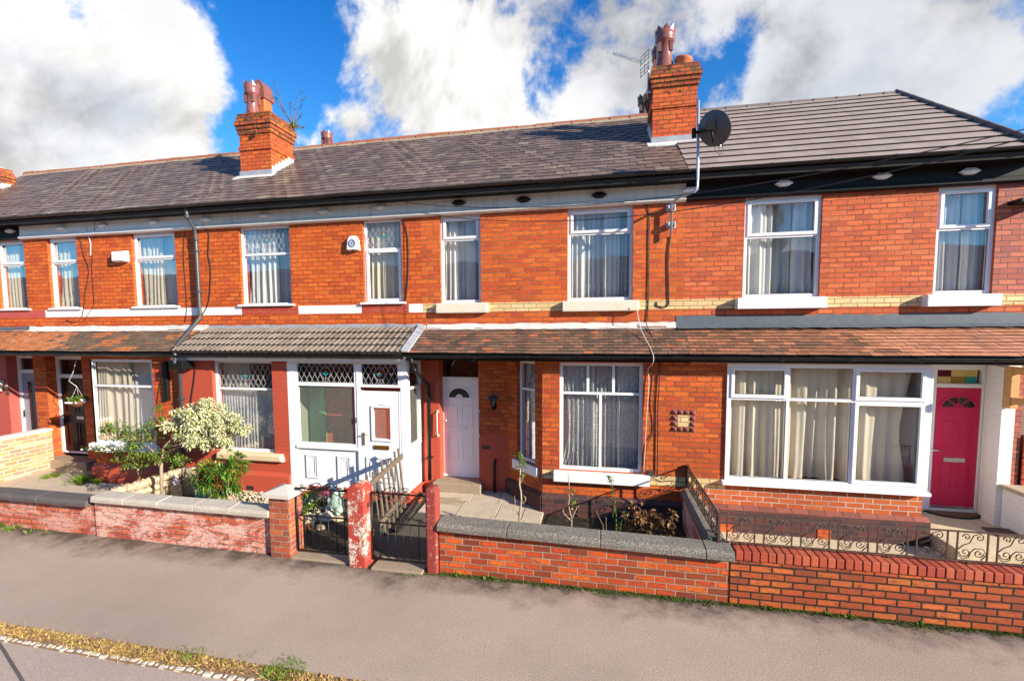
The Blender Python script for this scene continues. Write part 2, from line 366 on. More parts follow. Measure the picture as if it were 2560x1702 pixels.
M['grey_plastic'] = plain('grey_downpipe', (.06,.065,.075), .35, var=.15)
M['brown_gutter'] = plain('dark_brown_gutter', (.016,.013,.011), .35, var=.25)
M['lead'] = plain('lead_flashing', (.34,.36,.40), .55, var=.2, scale=8, bump=.3, streak=.3)
M['lead_dark'] = plain('dark_felt_flashing', (.10,.12,.145), .6, var=.2, scale=10, bump=.5)
M['lead_white'] = plain('painted_flashing', (.66,.64,.60), .6, var=.18, scale=7, bump=.6, streak=.3)
M['mortar_white'] = plain('white_mortar', (.72,.69,.64), .8, var=.12, bump=.8)
M['ridge_mortar'] = plain('weathered_ridge_mortar', (.40,.31,.22), .85, var=.3, scale=12, bump=.8, streak=.5)
M['sill_peel'] = stone('peeling_cream_paint', (.72,.66,.54), (.58,.50,.38), speck=.1, scale=18, rough=.7)
M['sill_white'] = plain('white_sill_paint', (.82,.81,.80), .55, var=.04, bump=.3)
M['sill_stone'] = plain('cream_sill_stone', (.72,.55,.36), .7, var=.1, bump=.4)
SL = [(0,(.02,.015,.013)),(.1,(.115,.076,.062)),(.4,(.165,.107,.086)),(.7,(.20,.13,.104)),(.93,(.225,.155,.122)),(1,(.29,.23,.165))]
M['slate'] = tiles_mat('purple_slate', SL, gr=.45, lichen=.5, rough=.5)
M['tile_e'] = tiles_mat('brown_concrete_tile', [(0,(.012,.010,.009)),(.1,(.27,.205,.18)),(1,(.33,.26,.23))], gr=.10, rough=.7, grime=(.10,.08,.07))
OT = [(0,(.02,.014,.01)),(.1,(.10,.065,.045)),(.4,(.17,.10,.068)),(.7,(.24,.125,.08)),(.92,(.30,.14,.085)),(.97,(.50,.15,.06)),(1,(.52,.16,.06))]
M['tar'] = plain('faded_tar', (.11,.10,.095), .8, var=.3, scale=30)
M['tile_plain'] = tiles_mat('weathered_clay_tile', OT, gr=.5, lichen=.4, moss=.35, grime=(.06,.045,.035))
M['tile_patch'] = tiles_mat('mixed_clay_tile', [(0,(.02,.015,.012)),(.1,(.12,.085,.06)),(.55,(.22,.14,.09)),(.6,(.50,.16,.05)),(.8,(.58,.19,.06)),(1,(.56,.24,.12))], gr=.35, moss=.25, grime=(.08,.06,.045))
M['tile_e_low'] = tiles_mat('clay_tile_newer', [(0,(.03,.02,.015)),(.1,(.12,.07,.045)),(.35,(.30,.12,.06)),(.6,(.46,.18,.09)),(1,(.58,.25,.14))], gr=.3, moss=.25, grime=(.09,.06,.045))
M['tile_roll'] = tiles_mat('grey_interlocking_tile', [(0,(.03,.025,.02)),(.1,(.14,.11,.09)),(1,(.235,.19,.155))], gr=.3, rough=.7, grime=(.08,.07,.06))
M['ridge'] = plain('terracotta_ridge', (.36,.12,.06), .7, var=.25, bump=.5, streak=.3)
M['ridge_e'] = plain('brown_ridge', (.17,.13,.115), .7, var=.15, bump=.4)
M['pot_red'] = plain('glazed_pot', (.24,.085,.07), .3, var=.2, scale=10)
M['pot_orange'] = plain('terracotta_pot', (.50,.13,.04), .6, var=.2, scale=10, bump=.3)
M['pot_brown'] = plain('old_brown_pot', (.12,.08,.06), .5, var=.3)
M['asphalt'] = None
M['cope_dark'] = stone('dark_coping_stone', (.19,.17,.145), (.085,.076,.066), speck=.7, scale=55)
M['cope_black'] = stone('sooty_coping_stone', (.13,.11,.105), (.055,.048,.048), speck=.25)
M['cope_pale'] = stone('pale_coping_stone', (.50,.45,.37), (.34,.30,.25), speck=.12, scale=25)
M['cap_pale'] = stone('pale_cap_stone', (.58,.53,.46), (.48,.44,.38), speck=.1)
M['flag'] = stone('flagstone', (.52,.43,.33), (.36,.30,.225), speck=.12, moss=.25, scale=40)
M['concrete_pale'] = stone('pale_concrete', (.64,.54,.41), (.48,.40,.31), speck=.15, moss=.3, scale=40)
M['paving_cream'] = stone('cream_paving', (.62,.50,.34), (.44,.34,.22), speck=.15, moss=.35, scale=25)
M['path_shade_tone'] = stone('mossy_path_shade_tone', (.11,.09,.07), (.055,.047,.035), speck=.2, moss=.5, scale=35)  # mossy concrete, darkened further so its colour holds the shade behind the gates
M['step'] = stone('sandstone_step', (.34,.26,.18), (.22,.17,.12), speck=.15, moss=.3, scale=50)
M['sandstone'] = stone('rubble_sandstone', (.52,.42,.28), (.34,.26,.17), speck=.15, moss=.25, scale=40)
M['soil'] = stone('dark_garden_soil', (.045,.035,.022), (.02,.016,.011), speck=.25, moss=.8, scale=30)
M['iron'] = plain('black_iron', (.012,.011,.011), .45, metal=.3, var=.3, scale=40, bump=.3)
M['iron_rust'] = plain('rusty_brown_iron', (.085,.045,.028), .6, var=.35, scale=40, bump=.4)
M['wood_grey'] = plain('weathered_grey_wood', (.17,.125,.09), .85, var=.25, scale=30, bump=.6, streak=.4)
M['wood_new'] = plain('fresh_timber', (.62,.34,.12), .55, var=.12, scale=12, bump=.2)
M['door_white'] = plain('white_door', (.80,.79,.80), .35, var=.015)
M['door_red'] = plain('crimson_door', (.62,.014,.085), .30, var=.06, scale=45, bump=.25)
M['door_black'] = plain('black_door', (.012,.01,.01), .2, var=.1)
M['door_grey'] = plain('grey_door', (.28,.30,.36), .4, var=.03)
M['chrome'] = plain('satin_metal', (.62,.60,.58), .25, metal=.9, var=.05)
M['brass'] = plain('brass', (.55,.30,.06), .3, metal=.9, var=.1)
M['galv'] = plain('galvanised_steel', (.52,.56,.62), .4, metal=.6, var=.12)
M['dish'] = plain('dark_dish_mesh', (.085,.088,.095), .5, var=.15)
M['solid_glass'] = plain('dark_door_glass', (.025,.025,.026), .12, var=.3, scale=60, spec=.5)
M['brick_chamfer'] = brick('brick_plinth_chamfer', [(.22,.07,.05),(.17,.055,.042),(.26,.085,.06),(.14,.05,.042)], (.12,.07,.06), mw=.008, w=.235, h=.5, stain=.2)
M['room'] = plain('room_plaster', (.20,.18,.155), .9, var=.05)
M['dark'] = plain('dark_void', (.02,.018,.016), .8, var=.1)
M['glass'] = glass_mat('window_glass', refl=.035)
M['glass_dark'] = glass_mat('dark_transom_glass', (.35,.37,.4), refl=.10)
M['glass_frost'] = frosted('rippled_glass', (.95,1.0,.96))
M['net_cool'] = cloth('net_curtain_cool', (.78,.82,.81), opac=.92)
M['net_white'] = cloth('net_curtain_white', (.86,.87,.82))
M['net_cream'] = cloth('curtain_cream', (.84,.77,.60))
M['lace'] = cloth('lace_curtain', (.84,.87,.85), lace=1, opac=.72)
M['lace_hem'] = cloth('lace_hem', (.80,.84,.86), lace=1, opac=.55)
M['curtain_e'] = cloth('cream_calico', (.84,.77,.60))
M['blind'] = cloth('cream_blind', (.72,.68,.56))
M['leadline'] = plain('lead_cames', (.42,.43,.44), .5, metal=.2, var=.1)
M['teal'] = plain('teal_glass', (.01,.26,.34), .2, var=.1)
M['amber'] = plain('amber_glass', (.55,.30,.05), .2, var=.1)
M['green_door'] = plain('green_inner_door', (.16,.42,.22), .4, var=.1)
M['statue'] = plain('pale_green_statue', (.32,.42,.36), .5, var=.25, scale=15, bump=.5)
M['bark'] = plain('pale_bark', (.42,.32,.22), .85, var=.3, scale=30, bump=.6)
M['bark_dark'] = plain('brown_stem', (.16,.10,.06), .85, var=.3, scale=30, bump=.5)
M['cable'] = plain('black_cable', (.012,.012,.012), .5, var=.1)
M['cable_white'] = plain('white_cable', (.62,.56,.52), .5, var=.1)
M['navy'] = plain('navy_print', (.02,.05,.16), .4, var=.02)
M['mat_fibre'] = plain('coir_mat', (.17,.09,.04), .95, var=.35, scale=60, bump=.8)
M['rubber'] = plain('dark_rubber', (.02,.02,.02), .8)
M['leaf_green'] = leaf_mat('leaf_green', [(0,(.05,.11,.015)),(.6,(.12,.21,.03)),(1,(.30,.36,.05))])
M['leaf_dark'] = leaf_mat('leaf_glossy_green', [(0,(.03,.09,.012)),(.6,(.09,.19,.02)),(1,(.26,.36,.04))], .3)
M['leaf_var'] = leaf_mat('leaf_variegated', [(0,(.10,.16,.03)),(.25,(.45,.48,.16)),(.55,(.78,.74,.45)),(1,(.88,.84,.66))])
M['leaf_dead'] = leaf_mat('leaf_dead_brown', [(0,(.10,.04,.012)),(.6,(.26,.12,.04)),(1,(.42,.24,.09))])
M['grass'] = leaf_mat('grass_blade', [(0,(.06,.13,.01)),(.7,(.16,.28,.02)),(1,(.36,.42,.05))])
M['straw'] = leaf_mat('dry_grass_blade', [(0,(.28,.14,.07)),(.35,(.52,.30,.14)),(.65,(.70,.48,.20)),(.85,(.72,.58,.10)),(1,(.32,.34,.06))])
M['mossm'] = leaf_mat('moss_green', [(0,(.05,.07,.01)),(1,(.13,.20,.02))], .9)
M['petal'] = plain('white_petal', (.80,.76,.72), .6, var=.05)
M['petal_purple'] = plain('purple_petal', (.25,.05,.45), .6, var=.1)
M['wicker'] = plain('wicker', (.16,.06,.03), .8, var=.3, scale=60, bump=.8)
M['gravelm'] = leaf_mat('gravel_stones', [(0,(.42,.33,.22)),(.5,(.62,.52,.38)),(1,(.75,.68,.55))], .8)
# ------------------------------------------------------------------ builders
def curtain(par, x0, x1, z0, z1, y, mat, wl=.11, amp=.030, flare=0, seed=0, xf=None, hem=None, gather=0):
    rn = random.Random(seed+int(abs(x0)*100)); m = MB(xf); n = max(24, int((x1-x0)/.011)); nz = 8 if (flare or gather) else 3
    ph = [rn.uniform(0, 6) for _ in range(4)]
    P = []
    for j in range(nz+1):
        w = j/nz
        for i in range(n+1):
            u = i/n; x = x0+(x1-x0)*u
            if gather: x = x+gather*math.sin(PI*w*.9)*(.2+.8*(u if gather < 0 else 1-u))
            a = amp*(.7+.5*w)
            y_ = y+a*math.sin(2*PI*x/wl+ph[0]+1.3*math.sin(x*9+ph[1])+flare*w*2)+a*.5*math.sin(2*PI*x/(wl*.43)+ph[2])+.01*math.sin(w*5+x*7)
            P.append((x, y_, z1+(z0-z1)*w))
    Fc = [(j*(n+1)+i, (j+1)*(n+1)+i, (j+1)*(n+1)+i+1, j*(n+1)+i+1) for j in range(nz) for i in range(n)]
    m.add(P, Fc, .5, True)
    o = m.build('curtain', mat, par)
    if hem:
        h = MB(xf); h.add([(p[0], p[1]-.004, z0+(p[2]-z1)/(z0-z1)*0+(hem if k < n+1 else 0)) for k, p in enumerate(P[:n+1]+P[:n+1])], [(i, n+1+i, n+2+i, i+1) for i in range(n)], .5, True)
        h.build('curtain_hem', M['lace_hem'], par)
    return o
def leading(par, x0, x1, z0, z1, y, xf=None, dx=.115, dz=.20, emblem=True):
    m = MB(xf); w = .0035
    W, H = x1-x0, z1-z0
    def seg(a, b):
        (ax, az), (bx, bz) = a, b
        L = math.hypot(bx-ax, bz-az)
        if L < .01: return
        nx, nz = -(bz-az)/L*w, (bx-ax)/L*w
        m.hexa([(ax-nx,y,az-nz),(bx-nx,y,bz-nz),(bx-nx,y+.004,bz-nz),(ax-nx,y+.004,az-nz),(ax+nx,y,az+nz),(bx+nx,y,bz+nz),(bx+nx,y+.004,bz+nz),(ax+nx,y+.004,az+nz)])
    k = dz/dx; c0 = z0-k*W
    n = int((H+k*W)/dz)+2
    for s_ in (1, -1):
        for i in range(n):
            c = -k*W+i*dz
            # line z = z0+c+k*(x-x0) (or mirrored)
            ua = max(0, -c/k); ub = min(W, (H-c)/k)
            if ub-ua < .004: continue
            cx, r = W/2, min(H*.42, .105)
            pts = [(ua, c+k*ua), (ub, c+k*ub)]
            # cut away the emblem circle
            A = 1+k*k; B = 2*(-cx+k*(c-H/2)); Cc = cx*cx+(c-H/2)**2-r*r; D = B*B-4*A*Cc
            segs = [(ua, ub)]
            if emblem and D > 0:
                t0, t1 = (-B-math.sqrt(D))/(2*A), (-B+math.sqrt(D))/(2*A); segs = [(ua, min(ub, t0)), (max(ua, t1), ub)]
            for p, q in segs:
                if q-p < .004: continue
                f = (lambda u: (x0+u, z0+c+k*u)) if s_ == 1 else (lambda u: (x1-u, z0+c+k*u))
                seg(f(p), f(q))
    m2 = None
    if emblem:
        r = min(H*.42, .105); cx, cz = (x0+x1)/2, (z0+z1)/2; N = 24
        for i in range(N):
            a, b = 2*PI*i/N, 2*PI*(i+1)/N
            seg((cx+r*math.cos(a), cz+r*math.sin(a)), (cx+r*math.cos(b), cz+r*math.sin(b)))
        def petal(mm, pts):
            q = [(cx+a*r, y-.001, cz+b*r) for a, b in pts]; q2 = [(p[0], y+.005, p[2]) for p in q]; n = len(q)
            mm.add(q+q2, [tuple(range(n)), tuple(reversed(range(n, 2*n)))]+[(i, n+i, n+(i+1) % n, (i+1) % n) for i in range(n)])
        t1 = MB(xf)
        for s_ in (1, -1):
            L = [(0.05*s_,-.45),(.45*s_,-.25),(.62*s_,.25),(.35*s_,.1),(.12*s_,-.1)]
            if s_ < 0: L = L[::-1]
            petal(t1, L)
        a1 = MB(xf); petal(a1, [(0,-.1),(.2,.15),(0,.6),(-.2,.15)])
        seg((cx, z0), (cx, cz-r*.45))
        m.build('leading', M['leadline'], par); t1.build('emblem', M['teal'], par); a1.build('emblem', M['amber'], par)
        return
    m.build('leading', M['leadline'], par)
def window(par, x0, x1, z0, z1, Y, cells, fw=.045, mat='upvc', xf=None, glass='glass', curt=(), sill=None, name='window', d=.07, lead=(), vents=()):
    """cells: (u0,u1,w0,w1,kind) fractions from bottom-left; kind f fixed, o opening, F frosted"""
    W, H = x1-x0, z1-z0
    m = MB(xf)
    m.box(x0, x1, Y, Y+d, z1-fw, z1); m.box(x0, x1, Y, Y+d, z0, z0+fw); m.box(x0, x0+fw, Y, Y+d, z0+fw, z1-fw); m.box(x1-fw, x1, Y, Y+d, z0+fw, z1-fw)
    ix0, ix1, iz0, iz1 = x0+fw, x1-fw, z0+fw, z1-fw; iw, ih = ix1-ix0, iz1-iz0
    panes = []; sashes = []
    for k, (u0, u1, w0, w1, kd) in enumerate(cells):
        a, b, c, e = ix0+iw*u0, ix0+iw*u1, iz0+ih*w0, iz0+ih*w1
        h = .022
        l = h if u0 > 0 else .004; r = h if u1 < 1 else .004; bt = h if w0 > 0 else .004; tp = h if w1 < 1 else .004
        yy = Y+.006
        m.box(a, b, yy, Y+d-.004, e-tp, e); m.box(a, b, yy, Y+d-.004, c, c+bt); m.box(a, a+l, yy, Y+d-.004, c+bt, e-tp); m.box(b-r, b, yy, Y+d-.004, c+bt, e-tp)
        a, b, c, e = a+l, b-r, c+bt, e-tp
        if kd[0] == 'o':
            s = MB(xf); t = .052; y0, y1 = Y-.016, Y+.045; o = .008
            A_, B_, C_, E_ = a-o, b+o, c-o, e+o
            s.box(A_, B_, y0, y1, E_-t, E_); s.box(A_, B_, y0, y1, C_, C_+t); s.box(A_, A_+t, y0, y1, C_+t, E_-t); s.box(B_-t, B_, y0, y1, C_+t, E_-t)
            if k in vents: s.box((A_+B_)/2-.13, (A_+B_)/2+.13, y0-.014, y0-.001, E_-.034, E_-.016)
            sashes.append(s); a, b, c, e = A_+t, B_-t, C_+t, E_-t
        panes.append((a, b, c, e, kd, k))
    w = m.build(name, M[mat], par, bevel=.004)
    for s in sashes: s.build('sash', M[mat], w, bevel=.005)
    for a, b, c, e, kd, k in panes:
        g = MB(xf); yy = Y+.028
        g.box(a-.006, b+.006, yy, yy+.006, c-.006, e+.006)
        gm = M['glass_frost'] if 'F' in kd else M[glass]
        g.build('pane', gm, w)
        gk = MB(xf); t = .006   # dark gasket line
        gk.box(a-.001, b+.001, yy-.006, yy-.001, e-t, e+.001); gk.box(a-.001, b+.001, yy-.006, yy-.001, c-.001, c+t); gk.box(a-.001, a+t, yy-.006, yy-.001, c+t, e-t); gk.box(b-t, b+.001, yy-.006, yy-.001, c+t, e-t)
        gk.build('gasket', M['rubber'], w)
        if k in lead: leading(w, a, b, c, e, yy-.010, xf)
    for cu in curt:
        u0, u1, mt, kw = cu[0], cu[1], cu[2], (cu[3] if len(cu) > 3 else {})
        kw = dict(kw); zt = kw.pop('zt', z1-.03); zb = kw.pop('zb', z0+.03); yo = kw.pop('yo', .17)
        curtain(w, x0+W*u0, x0+W*u1, zb, zt, Y+yo, M[mt], xf=xf, **kw)
    if sill:
        sx, z_a, z_b, pj, smat = sill; s = MB(xf)
        s.hexa([(x0-sx, Y-pj, z_a), (x1+sx, Y-pj, z_a), (x1+sx, Y+.02, z_a), (x0-sx, Y+.02, z_a), (x0-sx, Y-pj, z_b-.012), (x1+sx, Y-pj, z_b-.012), (x1+sx, Y+.02, z_b), (x0-sx, Y+.02, z_b)])
        s.build('sill', M[smat], par if False else w, bevel=.006)
    return w
def tiles(par, name, mat, P0, U, V, Wd, L, tw, ex, th=.012, seed=1, stagger=True, sag=.008, jit=.006, skip=None, trim=None, tintf=None, rj=1.0, gp=.0025):
    """P0 lower-left eave point, U along, V up the slope; one mesh of individual tiles"""
    rn = random.Random(seed); U = Vector(U).normalized(); V = Vector(V).normalized(); N = U.cross(V)
    m = MB(); rows = int(L/ex+.999)
    for r in range(rows):
        v0 = r*ex; v1 = min(v0+ex*1.12, L); off = (tw/2 if (r % 2 and stagger) else 0)
        i = -1; x = -off
        while x < Wd-1e-4:
            a, b = max(0, x), min(Wd, x+tw); x += tw
            if b-a < .01: continue
            uc = (a+b)/2
            if trim:
                lo, hi = trim(v0); a, b = max(a, lo), min(b, hi)
                if b-a < .02: continue
            if skip and skip(P0+U*uc+V*v0): continue
            g = gp; dj = rn.uniform(-jit, jit); tj = rn.uniform(-.3, .5)*th*rj
            s0 = sag*(math.sin(uc*1.7+v0)+.6*math.sin(uc*4.1+v0*2.3))
            s1 = sag*(math.sin(uc*1.7+v1)+.6*math.sin(uc*4.1+v1*2.3))
            lo = v0+dj
            q = [P0+U*(a+g)+V*lo+N*(s0-.002), P0+U*(b-g)+V*lo+N*(s0-.002), P0+U*(b-g)+V*v1+N*(s1-.004), P0+U*(a+g)+V*v1+N*(s1-.004)]
            h0, h1 = th*2+tj, th*.55
            q += [q[0]+N*h0, q[1]+N*(h0+rn.uniform(-.2, .2)*th*rj), q[2]+N*h1, q[3]+N*h1]
            tt = .12+.88*(rn.random() if tintf is None else tintf(P0+U*uc+V*v0, rn))
            m.tile(q, tt)
    return m.build(name, mat, par)
def roll_tiles(par, mat, x0, x1, y0, z0, y1, z1, seed=3):
    rn = random.Random(seed); V = Vector((0, y1-y0, z1-z0)); L = V.length; V /= L; N = Vector((1, 0, 0)).cross(V)
    m = MB(); rows = 4; ex = L/rows; tw = .226
    prof = [(0,0),(.012,.020),(.045,.022),(.057,.002),(.108,.0),(.120,.020),(.155,.022),(.168,.002),(.2255,0)]
    for r in range(rows):
        x = x0-(tw/2 if r % 2 else 0)*0
        while x < x1-.02:
            t = .15+.85*rn.random(); dj = rn.uniform(-.006, .006); P = []
            for du, h in prof:
                X = min(max(x+du, x0), x1)
                lo = Vector((X, y0, z0))+V*(r*ex+dj); hi = Vector((X, y0, z0))+V*min(L, (r+1)*ex+.03)
                P += [lo+N*(h+.002-.03), lo+N*(h+.042), hi+N*(h+.008)]
            k = len(prof)
            for i in range(k-1):
                a, b = i*3, (i+1)*3
                m.add([P[a], P[b], P[b+1], P[a+1]], [(0,1,2,3)], 0); m.add([P[a+1], P[b+1], P[b+2], P[a+2]], [(0,1,2,3)], t)  # lower edge takes the darkest tint, a painted shadow gap between rows
            x += tw
    return m.build('lean_to_tiles', mat, par)
def gutter(par, x0, x1, y, z, r=.046, mat='black_plastic', br=.9, drop=0):
    n = 8; g = MB(); P = []
    for X, dz in ((x0, 0), (x1, -drop)):
        for rr in (r, r-.006):
            for k in range(n+1):
                t = PI+PI*k/n; P.append((X, y+rr*math.cos(t), z+dz+rr*math.sin(t)))
    k1 = n+1
    Fc = [(i, i+1, 2*k1+i+1, 2*k1+i) for i in range(n)]+[(k1+i, 3*k1+i, 3*k1+i+1, k1+i+1) for i in range(n)]
    Fc += [(0, 2*k1, 3*k1, k1), (n, k1+n, 3*k1+n, 2*k1+n)]+[(i, k1+i, k1+i+1, i+1) for i in range(n)]+[(2*k1+i, 2*k1+i+1, 3*k1+i+1, 3*k1+i) for i in range(n)]
    g.add(P, Fc, .5, False)
    o = g.build('gutter', M[mat], par)
    X = x0+br*.4
    while X < x1:
        b = MB(); w = .02; Q = []
        for xx in (X-w, X+w):
            for rr in (r+.009, r+.001):
                for k in range(n+1):
                    t = PI+PI*k/n; Q.append((xx, y+rr*math.cos(t), z-drop*(X-x0)/(x1-x0)+rr*math.sin(t)+.002))
        b.add(Q, Fc, .5); X += br; b.build('gutter_bracket', M[mat], o)
    return o
def mould(m, x0, x1, z0, z1, y, w=.022, h=.010):   # raised rectangular moulding on a door leaf facing -y
    m.box(x0, x1, y-h, y, z1-w, z1); m.box(x0, x1, y-h, y, z0, z0+w); m.box(x0, x0+w, y-h, y, z0+w, z1-w); m.box(x1-w, x1, y-h, y, z0+w, z1-w)
def arch(m, cx, cz, r0, r1, y0, y1, a0=0, a1=PI, n=16, sx=1, sz=1):
    for i in range(n):
        t, u = a0+(a1-a0)*i/n, a0+(a1-a0)*(i+1)/n
        f = lambda r, k, y: (cx+r*math.cos(k)*sx, y, cz+r*math.sin(k)*sz)
        m.hexa([f(r0,t,y0), f(r1,t,y0), f(r1,t,y1), f(r0,t,y1), f(r0,u,y0), f(r1,u,y0), f(r1,u,y1), f(r0,u,y1)])
def room(par, x0, x1, z0, z1, y0, y1):
    m = MB(); p = [(x0,y0,z0),(x1,y0,z0),(x1,y1,z0),(x0,y1,z0),(x0,y0,z1),(x1,y0,z1),(x1,y1,z1),(x0,y1,z1)]
    m.add(p, [(0,1,2,3),(7,6,5,4),(6,7,3,2),(5,6,2,1),(7,4,0,3)])
    return m.build('interior', M['room'], par)
def cable(par, pts, r=.006, mat='cable', name='cable'):
    P = [at(*p) for p in pts]; Q = []
    for i in range(len(P)-1):
        for k in range(4):
            t = k/4; p0, p1, p2, p3 = P[max(0, i-1)], P[i], P[i+1], P[min(len(P)-1, i+2)]
            Q.append(.5*((2*p1)+(p2-p0)*t+(2*p0-5*p1+4*p2-p3)*t*t+(3*p1-p0-3*p2+p3)*t**3))
    Q.append(P[-1])
    return MB().tube(Q, r, 6).build(name, M[mat], par)
def downpipe(par, pts, r=.034, mat='black_plastic', clips=()):
    m = MB(); m.tube(pts, r, 12)
    for p in pts[1:-1]: m.tube([Vector(p)+Vector((0,0,-.035)), Vector(p)+Vector((0,0,.035))], r*1.22, 12)
    o = m.build('downpipe', M[mat], par)
    for c in clips:
        MB().box(c[0]-r*1.3, c[0]+r*1.3, c[1]-r*1.15, c[1]+.07, c[2]-.012, c[2]+.012).build('pipe_clip', M[mat], o)
    return o
def leaves(m, pos, dirs, L, W, rn, droop=.2, tint=None):
    d = Vector(dirs).normalized(); s = d.cross(Vector((rn.uniform(-.5,.5), rn.uniform(-.5,.5), 1))); s = s.normalized() if s.length > .01 else Vector((1,0,0))
    n = s.cross(d); p = Vector(pos); t = rn.random() if tint is None else tint
    e = p+d*L-Vector((0,0,L*droop)); mid = p+d*L*.5+n*W*.15
    m.add([p, mid+s*W*.5+n*W*.2, e, mid-s*W*.5+n*W*.2, mid], [(0,1,4),(1,2,4),(2,3,4),(3,0,4)], t)
def rdir(rn, up=0):
    while True:
        v = Vector((rn.uniform(-1,1), rn.uniform(-1,1), rn.uniform(-1,1)))
        if .05 < v.length < 1: return (v.normalized()+Vector((0,0,up))).normalized()
def grass_clump(m, c, rad, n, h, rn, w=.006, lean=.5):
    for i in range(n):
        a, q = rn.uniform(0, 2*PI), rad*math.sqrt(rn.random()); p = Vector((c[0]+q*math.cos(a), c[1]+q*math.sin(a), c[2]))
        d = Vector((rn.uniform(-lean, lean), rn.uniform(-lean, lean), 1)); H = h*rn.uniform(.4, 1); s = Vector((math.cos(a), math.sin(a), 0))*w
        e = p+d*H; k = p+d*H*.5+Vector((0, 0, H*.12)); t = rn.random()
        m.add([p-s, p+s, k+s*.8, k-s*.8, e], [(0,1,2,3),(3,2,4)], t)
# ------------------------------------------------------------------ houses
def X(px, py, Y): return at(px, py, Y).x
SLP = .68; EY, EZ = 8.22, 5.85-.68*.08; RY = 11.85; SV = Vector((0, 1, SLP)).normalized(); SLEN = (RY-EY)*math.sqrt(1+SLP*SLP)
def roofz(y): return EZ+SLP*(y-EY)
ZF = 5.42
def shell(h, x0, x1, upmat, holes, lowtop=3.30):
    m = MB(); m.wall(x0, x1, 3.0, ZF+.3, YU, YU+.3, holes); m.build('upper_wall', M[upmat], h)
    m = MB(); m.box(x0, x1, 15.6, 15.9, 0, 5.8); m.build('rear_wall', M['brick_up_left'], h)
    m = MB(); yr = RY+(RY-EY); m.hexa([(x0, RY, roofz(RY)-.14), (x1, RY, roofz(RY)-.14), (x1, yr, EZ-.14), (x0, yr, EZ-.14), (x0, RY, roofz(RY)-.02), (x1, RY, roofz(RY)-.02), (x1, yr, EZ-.02), (x0, yr, EZ-.02)]); m.build('rear_roof', M['slate'], h)
    room(h, x0+.02, x1-.02, 3.05, 5.62, YU+.3, 12.6)
def cornice(h, x0, x1, mat, bosses, bmat, gm='black_plastic', skipg=False):
    m = MB(); m.extrude([(8.6,ZF),(8.53,ZF),(8.50,ZF+.025),(8.50,ZF+.05),(8.525,ZF+.06),(8.525,ZF+.085),(8.545,ZF+.10),(8.545,5.735),(8.6,5.735)][::-1], x0, x1, tint=.5)
    m.build('cornice', M[mat], h)
    m = MB(); m.extrude([(8.542,5.715),(8.30,5.735),(8.275,5.735),(8.275,5.83),(8.30,5.86),(8.542,5.90)][::-1], x0, x1); m.build('eaves_board', M['black_trim'], h)
    for px, py in bosses:
        p = at(px, py, 8.48); b = MB(); w, z, q = .135, .047, .048
        o = [(p.x-w, 8.546, p.z), (p.x-w*.42, 8.546, p.z-z), (p.x+w*.42, 8.546, p.z-z), (p.x+w, 8.546, p.z), (p.x+w*.42, 8.546, p.z+z), (p.x-w*.42, 8.546, p.z+z)]
        i = [(a, 8.49, c) for a, b_, c in o]; c = (p.x, 8.455, p.z)
        b.add(o+i+[c], [(k, (k+1) % 6, 6+(k+1) % 6, 6+k) for k in range(6)]+[(6+k, 6+(k+1) % 6, 12) for k in range(6)])
        b.build('boss', M[bmat if isinstance(bmat, str) else bmat[int(px)]], h)
    return gutter(h, x0+.001, x1-.001, 8.20, 5.835, mat=gm, br=.85)
def deck(h, x0, x1, name='roof', mat='slate', seed=1, tw=.26, ex=.195, th=.006, sag=.010, skip=None, trim=None, stag=True, jit=.009, rj=1.0, gp=.0025):
    d = MB(); d.extrude([(EY+.02, EZ-.02), (RY, roofz(RY)-.03), (RY, roofz(RY)-.15), (EY+.04, EZ-.10)][::-1], x0, x1); d.build('roof_deck', M['dark'], h)
    return tiles(h, name, M[mat], Vector((x0, EY, EZ)), (1,0,0), SV, x1-x0, SLEN, tw, ex, th, seed, stag, sag, jit, skip, trim, rj=rj, gp=gp)
def ridge(h, x0, x1, mat='ridge', L=.45, seed=0, r=.12, z=None):
    rn = random.Random(seed); x = x0; i = 0
    m = MB()
    while x < x1-.02:
        e = min(x+L, x1); dz = rn.uniform(-.006, .006)+.012*math.sin(x*.9); n = 8; P = []
        for xx, rr in ((x+.003, r), (e-.003, r*.97)):
            for k in range(n+1):
                t = PI*k/n; P.append((xx, RY-rr*1.15*math.cos(t), roofz(RY)-.07+dz+rr*1.05*math.sin(t)))
        m.add(P, [(k+1, k, n+1+k, n+2+k) for k in range(n)]+[tuple(range(n+1)), tuple(reversed(range(n+1, 2*n+2)))], rn.random())
        m.box(e-.012, e+.012, RY-r*1.2, RY+r*1.2, roofz(RY)-.08, roofz(RY)-.01)
        x = e
    o = m.build('ridge_tiles', M[mat], h)
    q = MB(); q.extrude([(RY-r*1.35, roofz(RY)-.115), (RY-r*1.1, roofz(RY)-.045), (RY-r*.9, roofz(RY)-.12)][::-1], x0, x1); q.build('ridge_mortar', M['ridge_mortar'] if mat == 'ridge' else M['ridge_e'], o)
def band(h, segs):
    for x0, x1, mat in segs:
        MB().box(x0+.001, x1-.001, YU-.004, YU+.02, 3.60, 3.765).build('string_course', M[mat], h)
